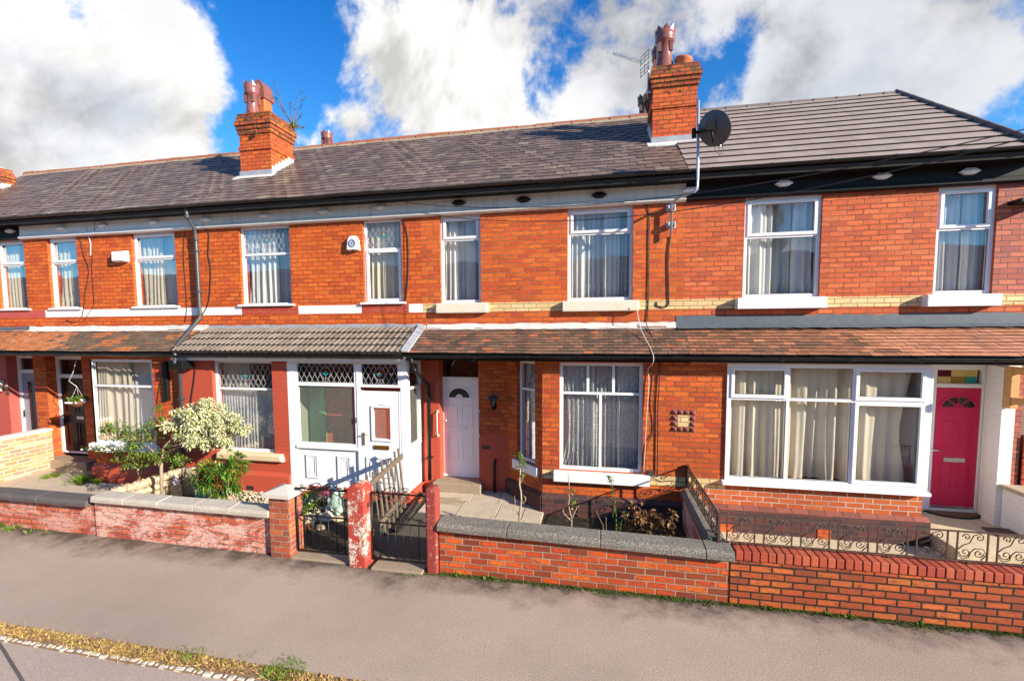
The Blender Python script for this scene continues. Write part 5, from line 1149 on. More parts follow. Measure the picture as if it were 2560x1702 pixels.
# hanging basket
p = at(195, 1003, 8.15); hg = at(190, 900, 8.0)
hb_ = thing('hanging_basket', 'hanging basket of white flowers in front of the black door', 'hanging basket', (p.x, 8.15, p.z-.13))
MB().lathe([(.02,-.13),(.09,-.11),(.14,-.05),(.16,.0),(.15,.005),(.01,.0)], p, 16).build('basket', M['wicker'], hb_)
m = MB()
for i in range(3):
    a = 2*PI*i/3+.3; m.tube([(p.x+.15*math.cos(a), p.y+.15*math.sin(a), p.z), (p.x, p.y, p.z+.33)], .003, 4)
m.tube([(p.x,p.y,p.z+.33), at(172, 952, 8.1), at(183, 930, 8.0), hg], .008, 5); m.build('hanger', M['cable_white'], hb_)
rn = random.Random(4); m = MB(); f = MB()
for i in range(420):
    a, q = rn.uniform(0, 2*PI), .19*math.sqrt(rn.random()); leaves(m, (p.x+q*math.cos(a), p.y+q*math.sin(a), p.z+.01+rn.uniform(-.02,.09)), rdir(rn, .4), .05, .03, rn)
for i in range(26):
    a, q = rn.uniform(0, 2*PI), rn.uniform(.12, .22); f.ball((p.x+q*math.cos(a), p.y+q*math.sin(a), p.z+rn.uniform(-.04,.06)), (.024,.024,.014), 8)
m.build('foliage', M['leaf_dark'], hb_); blooms(f, 'petal', hb_)
# ------------------------------------------------------------------ plants
def shrub(name, label, cat, base, blobs, stems, lmat, bmat, n, L, W, seed, group=None, up=.2, fl=None):
    rn = random.Random(seed); t = thing(name, label, cat, base, group); m = MB(); s = MB()
    for st in stems:
        k = len(st[0]); s.tube(st[0], [st[1]*(1-.7*i/(k-1)) for i in range(k)], 7)
    tot = sum(b[2] for b in blobs)
    for (c, r, wgt) in blobs:
        c = Vector(c); r = r if isinstance(r, tuple) else (r, r, r)
        # twigs inside the crown
        for i in range(8):
            d = rdir(rn, .2); e = c+Vector((d.x*r[0], d.y*r[1], d.z*r[2]))*.85; o = c-Vector((0,0,r[2]*.7)); s.tube([o, o.lerp(e, .5)+Vector((0,0,.02)), e], [.006, .004, .002], 4)
        cl = []
        for i in range(int(14*wgt/tot*len(blobs))+4):
            d = rdir(rn); q = rn.uniform(.25, 1.18); cl.append(c+Vector((d.x*r[0], d.y*r[1], d.z*r[2]))*q)
        for i in range(int(n*wgt/tot)):
            k = rn.choice(cl); d = rdir(rn); q = min(r)*.42*rn.random()**.5; pos = k+d*q
            out = (pos-c); out = out.normalized() if out.length > .01 else d
            leaves(m, pos, (out*.7+rdir(rn, up)).normalized(), L*rn.uniform(.6, 1.15), W*rn.uniform(.7, 1.1), rn)
    if s.v: s.build('stems', M[bmat], t)
    m.build('foliage', M[lmat], t)
    return t
YS = 6.75
def S(px, py, y=YS): return at(px, py, y)
b = S(402, 1236); b.z = 0
st = [([Vector((b.x,b.y,0)), S(403, 1170), S(408, 1120), S(440, 1085)], .035), ([S(404, 1175), S(385, 1130), S(360, 1105)], .018), ([S(408, 1120), S(450, 1110), S(490, 1070)], .02), ([S(408, 1140), S(440, 1120), S(520, 1095), S(560, 1085)], .014)]
shrub('variegated_bush', 'cream variegated bush with a pale forked trunk in front of the red painted wall', 'bush', b, [(S(460, 1055, 6.9), (.30,.28,.24), 1), (S(520, 1040, 7.0), (.40,.32,.26), 1.7), (S(565, 1075, 7.0), (.40,.3,.24), 1.5), (S(500, 1090, 6.9), (.38,.28,.22), 1.3), (S(605, 1073, 7.05), (.18,.14,.08), .3), (S(550, 1110, 7.0), (.25,.2,.12), .5)], st, 'leaf_var', 'bark', 9000, .078, .042, 31)
b = S(352, 1236); b.z = 0
st = [([Vector((b.x,b.y,0)), S(348, 1190), S(335, 1150), S(320, 1100)], .018), ([S(348, 1190), S(370, 1140), S(400, 1060), S(402, 1025)], .014), ([S(335, 1150), S(300, 1110), S(262, 1070)], .008), ([S(345, 1180), S(390, 1160), S(440, 1150)], .009)]
shrub('loose_green_shrub', 'loose green shrub with thin arching branches in front of the square front window', 'shrub', b, [(S(295, 1080), (.26,.2,.18), 1), (S(262, 1068), (.12,.1,.08), .3), (S(340, 1100), (.28,.25,.22), 1.3), (S(385, 1075), (.22,.2,.22), 1), (S(400, 1035), (.08,.08,.14), .3), (S(350, 1150), (.26,.2,.16), 1), (S(410, 1140), (.28,.2,.16), 1), (S(300, 1140), (.14,.1,.08), .3), (S(455, 1150), (.14,.12,.10), .4)], st, 'leaf_green', 'bark_dark', 2500, .055, .034, 32)
b = S(548, 1236, 6.8); b.z = 0
shrub('laurel_bush', 'low dark green bush with long pointed leaves behind the pale coping', 'bush', b, [(S(525, 1185, 6.8), (.26,.24,.20), 1), (S(570, 1175, 6.8), (.28,.24,.20), 1), (S(550, 1215, 6.8), (.28,.24,.16), 1), (S(595, 1150, 6.9), (.10,.10,.08), .2)], [([b, S(548, 1200, 6.8)], .02)], 'leaf_dark', 'bark_dark', 950, .17, .042, 33)
def stem_plant(name, label, base, paths, leafpts, lm, nl, L, seed, group, sm='bark_dark', r=.010):
    rn = random.Random(seed); t = thing(name, label, 'rose bush' if 'rose' in name else 'plant', base, group); m = MB()
    for P, rr in paths:
        k = len(P); Q = [Vector(P[0])]
        for i in range(k-1):
            for j in (1, 2, 3):
                q = Vector(P[i]).lerp(Vector(P[i+1]), j/3); Q.append(q+Vector((rn.uniform(-.012,.012), rn.uniform(-.012,.012), 0)))
        m.tube(Q, [rr*(1-.5*i/len(Q)) for i in range(len(Q))], 6)
        for i in range(2, len(Q), 2):
            d = rdir(rn, .5); m.tube([Q[i], Q[i]+d*rn.uniform(.02, .07)], [rr*.5, rr*.2], 4)
    m.build('stems', M[sm], t); f = MB()
    for c, rad, wgt in leafpts:
        for i in range(int(nl*wgt)):
            d = rdir(rn); leaves(f, Vector(c)+d*rad*rn.random(), rdir(rn, .1), L*rn.uniform(.6,1.1), L*.6, rn)
    f.build('foliage', M[lm], t); return t
y_ = 6.35
def S2(px, py, y=y_): return at(px, py, y)
G_ = 'pruned rose bushes behind the grey coping'
bb0 = gd(1300, 1318); 
b = S2(1300, 1330); stem_plant('rose_bush', 'tall pale-stemmed rose bush with a leafy tip, before the canted side window', (b.x,y_,0), [([(b.x,y_,0), S2(1298,1300), S2(1302,1250), S2(1299,1190), S2(1302,1160), S2(1305,1135)], .018), ([S2(1298,1290), S2(1288,1262), S2(1287,1245)], .007), ([S2(1302,1262), S2(1316,1248), S2(1310,1240)], .007), ([S2(1300,1215), S2(1310,1190)], .005)], [(S2(1300,1140), .07, 1), (S2(1305,1158), .09, .8), (S2(1308,1188), .05, .3)], 'leaf_green', 70, .05, 41, G_, 'bark')
b = S2(1432, 1345); stem_plant('rose_bush', 'rose bush with a thin pink stem and withered forked base, below the bay sill', (b.x,y_,0), [([(b.x,y_,0), S2(1428,1300), S2(1424,1270), S2(1422,1230), S2(1421,1190)], .011), ([S2(1428,1300), S2(1408,1280), S2(1405,1275)], .008), ([S2(1428,1300), S2(1440,1270), S2(1445,1265)], .008)], [(S2(1430,1225), .05, .5), (S2(1432,1258), .08, .8)], 'leaf_green', 40, .045, 42, G_, 'bark')
b = S2(1545, 1345); stem_plant('rose_bush', 'green-stemmed rose bush leaning against the middle of the bay plinth', (b.x,y_,0), [([(b.x,y_,0), S2(1540,1290), S2(1535,1245), S2(1528,1210), S2(1521,1192)], .009), ([S2(1545,1320), S2(1533,1290), S2(1538,1250)], .008), ([S2(1545,1330), S2(1555,1300), S2(1565,1285)], .008)], [(S2(1527,1200), .07, .6), (S2(1522,1192), .03, .4)], 'leaf_green', 45, .04, 43, G_, 'leaf_green')
b = S2(1515, 1350); stem_plant('rose_bush', 'short bare rose canes left of the brown withered plant', (b.x,y_,0), [([(b.x,y_,0), S2(1508,1310), S2(1490,1275)], .009), ([(b.x,y_,0), S2(1516,1300), S2(1512,1290)], .008)], [], 'leaf_green', 1, .04, 44, G_, 'bark_dark')
b = S2(1333, 1330); stem_plant('rose_bush', 'tiny bare rose shoot beside the tall pale stem', (b.x,y_,0), [([(b.x,y_,0), S2(1333,1300), S2(1332,1288)], .006)], [], 'leaf_green', 1, .04, 45, G_, 'bark')
b = S2(1625, 1350, 6.4); b.z = 0
shrub('withered_hydrangea', 'withered brown hydrangea drooping in the shaded corner by the side wall', 'shrub', b, [(S2(1595,1290,6.4), (.17,.14,.12), 1), (S2(1625,1300,6.4), (.20,.16,.10), 1), (S2(1590,1320,6.4), (.18,.14,.10), 1), (S2(1680,1320,6.4), (.06,.06,.10), .35), (S2(1683,1287,6.4), (.04,.04,.04), .12), (S2(1640,1325,6.4), (.16,.12,.08), .6)], [([b, S2(1640,1315,6.4), S2(1670,1295,6.4), S2(1684,1285,6.4)], .009), ([b, S2(1600,1290,6.4)], .01), ([b, S2(1575,1300,6.4)], .008)], 'leaf_dead', 'bark_dark', 520, .085, .045, 46, up=-.4)
# self-sown plant on the chimney
b = at(737, 322, 10.62); t = thing('self_sown_buddleia', 'leggy self-sown weed growing out of the chimney top', 'plant', b); rn = random.Random(8); m = MB(); f = MB()
for tp, mid in (((684,198),(705,262)), ((752,228),(738,270)), ((762,240),(742,285)), ((676,240),(705,275)), ((678,300),(712,305)), ((756,285),(745,300)), ((725,250),(727,290)), ((762,320),(748,318)), ((690,245),(712,285))):
    e, q = at(*tp, 10.7+rn.uniform(-.3,.3)), at(*mid, 10.75); P = [b, b.lerp(q, .5), q, q.lerp(e, .5)+Vector((.02,0,.02)), e]; m.tube(P, [.013,.011,.009,.006,.003], 5)
    for i in range(14): k = rn.uniform(.3, 1); leaves(f, q.lerp(e, k), rdir(rn, .3), .06, .02, rn, tint=rn.random()*.6)
for i in range(60): leaves(f, b+rdir(rn, .4)*.12, rdir(rn, .2), .07, .03, rn)
m.build('stems', M['bark_dark'], t); f.build('foliage', M['leaf_green'], t)
# ------------------------------------------------------------------ street walls
YW = 5.76; ZC = lambda x: .612-.018*(x+2.1)
def cope(par, x0, x1, mat, zb=lambda x: .6, y0=5.67, y1=5.99, h=.112, ch=.03, name='coping_stone', rn=random.Random(5)):
    prof = [(y0, 0), (y0, h*.55), (y0+ch, h), (y1-.06, h+.012), (y1, h*.7), (y1, 0)]; g = .0035; n = len(prof)
    j = rn.uniform(-.004, .004)
    P = [(x0+g, a, zb(x0)+b+j) for a, b in prof]+[(x1-g, a, zb(x1)+b+j) for a, b in prof]
    m = MB(); m.add(P, [(i, n+i, n+(i+1) % n, (i+1) % n) for i in range(n)][::1]+[tuple(range(n))[::1], tuple(reversed(range(n, 2*n)))], .5)
    m.f = [tuple(reversed(f)) for f in m.f]
    return m.build(name, M[mat], par, bevel=.008)
def X5(px, py): return X(px, py, 5.70)
wd = thing('garden_wall', 'orange brick front garden wall with thick dark grey coping stones', 'wall', (-.3, 5.85, 0), 'front garden walls')
xw = [X5(1092, 1310), X5(1267, 1330), X5(1501, 1355), X5(1764, 1385), X5(1837, 1392)]
m = MB(); x0, x1 = xw[0]+.01, xw[4]-.03; m.hexa([(x0, YW, -.1), (x1, YW, -.1), (x1, 5.98, -.1), (x0, 5.98, -.1), (x0, YW, ZC(x0)), (x1, YW, ZC(x1)), (x1, 5.98, ZC(x1)), (x0, 5.98, ZC(x0))]); m.build('brickwork', M['brick_wall_mid'], wd)
for i in range(4): cope(wd, xw[i], xw[i+1], 'cope_dark', ZC)
ws = thing('side_garden_wall', 'rough low boundary wall with flat sloping coping below the side railing', 'wall', (1.6, 6.9, 0))
sx0, sx1 = X(1701, 1222, 7.84), X(1701, 1222, 7.84)+.27
m = MB(); m.box(sx0+.04, sx1-.04, 6.03, 7.83, -.1, .56); m.build('brickwork', M['brick_wall_worn'], ws)
for i in range(3):
    a, b = 6.07+(7.835-6.07)*i/3, 6.07+(7.835-6.07)*(i+1)/3; m = MB(); m.extrude([(sx0, .56), (sx1, .56), (sx1, .62), (sx1-.06, .66), (sx0+.06, .66), (sx0, .62)], a+.003, b-.003, axis='y'); m.build('coping_stone', M['cope_dark'], ws, bevel=.006)
we = thing('garden_wall', 'smooth red brick front wall topped with bricks on edge, below the front railing', 'wall', (3.5, 5.85, 0), 'front garden walls')
m = MB(); m.box(xw[4]-.028, 7.5, YW-.01, 5.99, -.1, .535); m.build('brickwork', M['brick_wall_right'], we)
m = MB(); x = xw[4]+.02; rn = random.Random(3)
while x < 7.4:
    m.box(x+.006, x+.083, YW-.012+rn.uniform(-.004,.003), 6.0, .545, .655+rn.uniform(-.003,.004), rn.random()); x += .0885
cm = tiles_mat('brick_on_edge', [(0,(.34,.05,.025)),(.5,(.44,.07,.03)),(1,(.50,.11,.05))], gr=.25, moss=.2, grime=(.08,.04,.03))
m.build('brick_on_edge', cm, we, bevel=.006)
MB().box(xw[4]-.0, 7.4, YW+.004, 5.99, .53, .635).build('mortar_bed', M['rubber'], we)
ZA = .50
wa = thing('garden_wall', 'worn red front wall with sooty black coping at the left edge', 'wall', (-10, 5.85, 0), 'front garden walls')
xa = X5(218, 1250); m = MB(); m.box(-13.2, xa+.02, YW+.02, 5.99, -.1, .50); m.build('brickwork', M['brick_wall_worn_left'], wa)
for i in range(5): cope(wa, xa-1.02*(i+1), xa-1.02*i, 'cope_black', lambda x: .50, h=.10)
wc_ = thing('garden_wall', 'peeling red and white front wall with pale smooth coping', 'wall', (-6.3, 5.85, 0), 'front garden walls')
xc_0, xc_1 = X5(229, 1250), X5(673, 1290)
m = MB(); m.box(xc_0-.03, xc_1, YW, 5.99, -.1, .585); m.build('brickwork', M['brick_wall_worn'], wc_)
n = 5
for i in range(n): cope(wc_, xc_0+(xc_1-xc_0)*i/n, xc_0+(xc_1-xc_0)*(i+1)/n, 'cope_pale', lambda x: .59, h=.095, ch=.02)
# brick gate pillar
pl = thing('gate_pillar', 'square mixed red brick gate pillar with a pale pyramid cap', 'pillar', (xc_1+.17, 5.85, 0))
px0, px1 = xc_1+.005, X5(722, 1300); MB().box(px0, px1, 5.70, 6.02, -.1, .90).build('brickwork', M['brick_pillar'], pl)
m = MB(); o = .065; cx_ = (px0+px1)/2; m.hexa([(px0-o, 5.70-o, .90), (px1+o, 5.70-o, .90), (px1+o, 6.02+o, .90), (px0-o, 6.02+o, .90), (px0-o, 5.70-o, .955), (px1+o, 5.70-o, .955), (px1+o, 6.02+o, .955), (px0-o, 6.02+o, .955)]); 
m.add([(px0-o, 5.70-o, .955), (px1+o, 5.70-o, .955), (px1+o, 6.02+o, .955), (px0-o, 6.02+o, .955), (cx_, 5.86, 1.03)], [(0,1,4),(1,2,4),(2,3,4),(3,0,4)]); m.build('pillar_cap', M['cap_pale'], pl)
# stone gate posts
postm = None
t_ = NT('flaking_red_gatepost'); g = t_.geo(); big = t_.noise(3.2, g, 7, .7); fine = t_.noise(40, g, 5, .7)
c_ = t_.mix(fine, (.44,.055,.035), (.33,.04,.028)); fl_ = t_.ramp(t_.m_('ADD', t_.m_('MULTIPLY', big, .7), t_.m_('MULTIPLY', fine, .3)), [(.50, 0), (.535, 1)])
und = t_.ramp(t_.noise(22, g, 5, .7), [(.35, (.12,.08,.06)), (.5, (.62,.48,.40)), (.7, (.75,.68,.60))])
M['post_worn'] = t_.done(t_.pr(t_.mix(fl_, c_, und), .65, t_.bump(t_.m_('ADD', fine, fl_), .6, .008), 0, .3))
t_ = NT('dull_red_gatepost'); g = t_.geo(); fine = t_.noise(40, g, 5, .7); sp = t_.ramp(t_.noise(16, g, 6, .75), [(.57, 0), (.62, 1)])
M['post_dull'] = t_.done(t_.pr(t_.mix(t_.m_('MULTIPLY', sp, .7), t_.mix(fine, (.30,.045,.035), (.20,.035,.03)), (.42,.30,.24)), .75, t_.bump(fine, .6, .008), 0, .3))
def post(label, x0, x1, y0, y1, h, mat, rnd=.08):
    m = MB(); ns = 10; prof = []
    w = (x1-x0)/2; cx = (x0+x1)/2
    prof = [(x0, -.1), (x1, -.1)]+[(cx+w*math.cos(PI*k/ns), h-rnd+rnd*math.sin(PI*k/ns)) for k in range(ns+1)]
    m.extrude(prof[::1], y0, y1, axis='y'); o = m.build('gatepost', M[mat], bevel=.022)
    return tag(o, label, 'gatepost', 'stone gateposts')
g0, g1 = X(868, 1330, 5.66), X(912, 1330, 5.66)
post('thick flaking red and white stone gatepost between the two gates', g0, g1, 5.66, 5.92, 1.17, 'post_worn', .12)
h0, h1 = X(1064, 1330, 5.70), X(1091, 1330, 5.70)
post('slim dull red gatepost beside the dark grey coping', h0, h1, 5.70, 5.88, 1.18, 'post_dull', .03)
tag(MB().box(X(884, 1270, 5.92)+.10, g1+.006, 5.74, 5.80, .82, .90).build('latch_plate', M['iron_rust'], origin=(g1, 5.78, .82)), 'rusty latch plate on the thick flaking gatepost', 'latch')
# gates
def spiral(cx, cz, r, a0, turns, sgn=1, n=18, y=0, r1=.15):
    return [Vector((cx+r*(1-(1-r1)*i/n)*math.cos(a0+sgn*2*PI*turns*i/n), y, cz+r*(1-(1-r1)*i/n)*math.sin(a0+sgn*2*PI*turns*i/n))) for i in range(n+1)]
def gate(label, x0, x1, y, zb, zm, zt, seed):
    t = thing('iron_gate', label, 'gate', ((x0+x1)/2, y, zb), 'wrought iron gates'); W = x1-x0; r = .009
    MB().tube([(x0, y, zt), (x0, y, zb)], .013, 6).build('stile', M['iron'], t); MB().tube([(x1, y, zt), (x1, y, zb)], .013, 6).build('stile', M['iron'], t)
    for z in (zb+.01, zm, zt): MB().box(x0, x1, y-.005, y+.005, z-.011, z+.011).build('rail', M['iron'], t)
    nb = 7
    for i in range(1, nb): MB().tube([(x0+W*i/nb, y, zb+.01), (x0+W*i/nb, y, zm)], .0075, 6).build('bar', M['iron'], t)
    cx = (x0+x1)/2; MB().tube([(cx, y, zm), (cx, y, zt)], .0075, 6).build('bar', M['iron'], t)
    sc = []
    for s_ in (1, -1):
        sc.append(spiral(cx+s_*.055, zt+.055, .05, PI if s_ > 0 else 0, 1.3, s_, y=y))
        sc.append([Vector((cx+s_*.05, y, zt+.09)), Vector((cx+s_*.13, y, zt+.09)), Vector((cx+s_*.24, y, zt+.03)), Vector((cx+s_*W*.46, y, zt+.004))])
        sc.append(spiral(cx+s_*W*.40, zt+.035, .03, PI/2, 1.1, s_, y=y))
        sc.append(spiral(cx+s_*W*.12, zt-.06, .04, PI/2, 1.2, -s_, y=y))
        sc.append([Vector((cx+s_*W*.12, y, zt-.02)), Vector((cx+s_*W*.24, y, zt-.07)), Vector((cx+s_*W*.36, y, zt-.04)), Vector((cx+s_*W*.47, y, zt-.02))])
        sc.append(spiral(cx+s_*W*.14, zm+.11, .05, -PI/2, 1.3, s_, y=y)); sc.append(spiral(cx+s_*W*.38, zm+.05, .04, PI/2, 1.2, -s_, y=y))
        sc.append([Vector((cx+s_*W*.14, y, zm+.06)), Vector((cx+s_*W*.24, y, zm+.10)), Vector((cx+s_*W*.30, y, zm+.07)), Vector((cx+s_*W*.38, y, zm+.09))])
        sc.append([Vector((cx+s_*.02, y, zm+.02)), Vector((cx+s_*.10, y, zm+.16)), Vector((cx+s_*.03, y, zm+.26)), Vector((cx+s_*.10, y, zt-.10))])
    for P in sc: MB().tube(P, .0055, 5).build('scroll', M['iron'], t)
    return t
G0, G1 = X(746, 1230, 5.84), g0-.01
gate('left wrought iron gate, between the brick pillar and the flaking post', px1+.03, g0-.02, 5.84, .07, .60, 1.00, 1)
gate('right wrought iron gate, in front of the leaning wooden fence', g1+.03, h0-.03, 5.82, .07, .60, 1.02, 2)
# railing
def panel(par, o, d, w, zb, zt, mat='iron_rust'):   # S scroll panel starting at o (x,y) along direction d
    H = zt-zb; f = lambda P: [Vector((o[0]+d[0]*p.x, o[1]+d[1]*p.x, p.z)) for p in P]
    cs = []
    a = spiral(w*.27, zb+H*.27, H*.17, PI*1.0, 1.4, 1); b = spiral(w*.72, zb+H*.26, H*.15, 0, 1.3, -1)
    c = spiral(w*.30, zb+H*.80, H*.12, PI, 1.2, -1); e = spiral(w*.72, zb+H*.80, H*.13, PI*.5, 1.2, -1)
    cs += [a, b, c, e]
    cs.append([Vector((w*.02,0,zb+H*.36)), Vector((w*.2,0,zb+H*.52)), Vector((w*.40,0,zb+H*.60)), Vector((w*.52,0,zb+H*.86)), Vector((w*.72,0,zb+H*.93))])
    cs.append([Vector((w*.02,0,zb+H*.36)), Vector((w*.04,0,zb+H*.18)), Vector((w*.2,0,zb+H*.04)), Vector((w*.4,0,zb+H*.10)), Vector((w*.46,0,zb+H*.3)), Vector((w*.6,0,zb+H*.42)), Vector((w*.85,0,zb+H*.42)), Vector((w*.98,0,zb+H*.22)), Vector((w*.8,0,zb+H*.03))])
    for P in cs: MB().tube(f(P), .006, 5).build('scroll', M[mat], par)
rl = thing('iron_railing', 'rusty scrollwork railing along the top of the smooth red brick wall', 'railing', (3, 5.9, .655))
yr = 5.90; bars = [1797,1817,1887,1910,1980,2003,2074,2097,2172,2195,2270,2293,2370,2395,2472,2497]
xs = [X(b, 1330, yr) for b in bars]; per = xs[-1]-xs[-3]; 
while xs[-1] < 6.4: xs.append(xs[-2]+per)
zr0, zr1 = .70, 1.03
MB().box(xs[0], xs[-1], yr-.014, yr+.014, zr1-.012, zr1).build('rail', M['iron_rust'], rl); MB().box(xs[0], xs[-1], yr-.012, yr+.012, zr0-.010, zr0).build('rail', M['iron_rust'], rl)
MB().box(xs[0]-.013, xs[0]+.013, yr-.013, yr+.013, .64, zr1-.001).build('post', M['iron_rust'], rl)
for i, x in enumerate(xs[1:]): MB().box(x-.007, x+.007, yr-.007, yr+.007, zr0, zr1-.012).build('bar', M['iron_rust'], rl)
for i in range(1, len(xs)-1, 2): panel(rl, (xs[i], yr), (1, 0), xs[i+1]-xs[i], zr0, zr1)
for i in (1, 9, 13):
    if i < len(xs): MB().box(xs[i]+.1, xs[i]+.13, yr-.012, yr+.012, .65, zr0-.01).build('foot', M['iron_rust'], rl)
rs_ = thing('iron_railing', 'rusty scrollwork side railing running back to the house wall', 'railing', (xs[0], 6.9, .66))
sxr = X(1719, 1171, 7.86)
fx = lambda y: xs[0]+(sxr-xs[0])*(y-yr)/(7.86-yr)
z0s, z1s = .70, 1.03
def obar(m, a, b, r): m.tube([a, b], r, 6)
m = MB(); m.tube([(fx(yr), yr+.02, z1s-.006), (sxr, 7.86, z1s-.006)], .012, 6); m.build('rail', M['iron_rust'], rs_); m = MB(); m.tube([(fx(yr), yr+.02, z0s), (sxr, 7.86, z0s)], .010, 6); m.build('rail', M['iron_rust'], rs_)
yy = 7.86; L_ = 7.84-yr; n = 5; pw = L_/n; d_ = Vector((fx(yr)-sxr, yr-7.86)).normalized()
for i in range(n):
    a = (sxr+d_[0]*(i*pw+.02), 7.85+d_[1]*(i*pw+.02)); b = (a[0]+d_[0]*(pw-.10), a[1]+d_[1]*(pw-.10))
    for q in (a, b): MB().box(q[0]-.008, q[0]+.008, q[1]-.008, q[1]+.008, z0s, z1s-.01).build('bar', M['iron_rust'], rs_)
    panel(rs_, a, d_, pw-.10, z0s, z1s)
MB().box(sxr-.02, sxr+.02, 7.84, 7.885, .66, 1.05).build('post', M['iron_rust'], rs_)
# leaning slatted fence panel and pipe
n0, n1 = gd(943, 1392), gd(1020, 1262)
dF = (n1-n0); LF = 1.75; dF = Vector((dF.x, dF.y, 0)).normalized()
fp = thing('slatted_fence_panel', 'weathered wooden slatted fence panel leaning against the white porch', 'fence panel', (n0.x, n0.y, 0))
n0 = Vector((X(938, 1360, 6.12), 6.12, .0)); n1 = Vector((X(1020, 1262, 7.72), 7.72, 0)); dF = (n1-n0).normalized(); LF = (n1-n0).length
nF = Vector((-dF.y, dF.x, 0))
zlo = lambda t: .26; zhi = lambda t: .98
lean_ = nF*.10
def Pf(t, z): return n0+dF*(LF*t)+lean_*z+Vector((0,0,z))
for z in (.30, .98):
    m = MB(); a, b = Pf(-.02, z), Pf(1.03, z); u_ = Vector((0,0,.045)); k = nF*.012; m.hexa([a-u_-k, b-u_-k, b-u_+k, a-u_+k, a+u_-k, b+u_-k, b+u_+k, a+u_+k]); m.build('rail', M['wood_grey'], fp)
rn = random.Random(9)
for i in range(8):
    t = .06+.9*i/7; top = 1.12+rn.uniform(-.03,.05); lo = .02; w = .024; k = nF*.011; j = rn.uniform(-.01,.01)
    a, b = Pf(t, lo)+nF*.024, Pf(t+j, top)+nF*.024; s_ = dF*w; m = MB(); m.hexa([a-s_-k, a+s_-k, a+s_+k, a-s_+k, b-s_-k, b+s_-k, b+s_+k, b-s_+k]); m.build('slat', M['wood_grey'], fp)
q0, q1 = gd(985, 1330, .05), gd(1052, 1236, .05)
tag(MB().tube([q0, q0.lerp(q1, .05), q1], .05, 16, caps=False).tube([q0, q0.lerp(q1, .999), q1], .044, 16, caps=False).build('drainpipe_length', M['black_plastic']), 'loose length of black drainpipe lying beside the slatted fence panel', 'pipe')
q = gd(1045, 1255, 0); tag(MB().box(q.x-.05, q.x+.06, q.y-.10, q.y+.10, .0, .07).build('loose_brick', M['brick_low'], bevel=.004), 'loose orange brick by the porch corner', 'brick')
# rotten boards on the flags
rn = random.Random(12); q = gd(1120, 1253, .09); m = MB()
for i in range(6):
    a = rn.uniform(-.12,.12); c_ = Vector((q.x+rn.uniform(-.05,.12), q.y+(i-2.5)*.045, .085+i*.004)); d_2 = Vector((math.cos(a), math.sin(a), 0)); s_ = Vector((-d_2.y, d_2.x, 0))*.02; l = rn.uniform(.16,.3)
    m.hexa([c_-d_2*l-s_, c_+d_2*l-s_, c_+d_2*l+s_, c_-d_2*l+s_, c_-d_2*l-s_+Vector((0,0,.014)), c_+d_2*l-s_+Vector((0,0,.014)), c_+d_2*l+s_*.4+Vector((0,0,.014)), c_-d_2*l+s_+Vector((0,0,.014))])
tag(m.build('broken_boards', M['bark']), 'small heap of broken pale boards on the flagstones before the white door', 'wood')
# doormat
q = gd(2385, 1284, .21); m = MB(); n = 20; P = [(-.40, .12), (.40, .12)]+[(.40*math.cos(PI*k/n), .12-.34*math.sin(PI*k/n)) for k in range(1, n)]
P = [(.40*math.cos(PI*k/n), .10-.30*math.sin(PI*k/n)) for k in range(n+1)]
m.add([(q.x+a, q.y+b, .205) for a, b in P]+[(q.x+a, q.y+b, .222) for a, b in P], [tuple(range(n+1)), tuple(reversed(range(n+1, 2*n+2)))]+[(i+1, i, n+1+i, n+2+i) for i in range(n)]+[(0, n, 2*n+1, n+1)])
m.f = [tuple(reversed(f)) for f in m.f]
dmat = thing('doormat', 'half-round brown doormat with black rim at the crimson door', 'doormat', (q.x, q.y, .2)); m.build('rim', M['rubber'], dmat)
m = MB(); m.add([(q.x+a*.9, q.y+.01+(b-.01)*.86, .222) for a, b in P]+[(q.x+a*.9, q.y+.01+(b-.01)*.86, .230) for a, b in P], [tuple(range(n+1)), tuple(reversed(range(n+1, 2*n+2)))]+[(i+1, i, n+1+i, n+2+i) for i in range(n)]+[(0, n, 2*n+1, n+1)]); m.f = [tuple(reversed(f)) for f in m.f]; m.build('fibre', M['mat_fibre'], dmat)
# pale boundary wall between the two left doors
pw = thing('boundary_wall', 'pale brick boundary wall with cream joints between the two left front doors', 'wall', (-13.45, 7.4, 0))
xb = X(133, 1120, 8.45); MB().box(xb-.22, xb, 6.1, 8.45, -.1, .93).build('brickwork', M['brick_pale'], pw); MB().box(xb-.25, xb+.02, 6.08, 8.47, .93, .985).build('coping', M['mortar_white'], pw, bevel=.015)
# low white wall at the right
lw = thing('boundary_wall', 'low white painted wall with sandstone coping right of the crimson door', 'wall', (pw0, 7.2, 0))
MB().box(pw0+.08, pw0+.30, 7.85, 8.345, -.1, .80).build('brickwork', M['paint_white_brick'], lw); MB().box(pw0+.04, pw0+.34, 7.83, 8.347, .80, .86).build('coping', M['sandstone'], lw, bevel=.01)
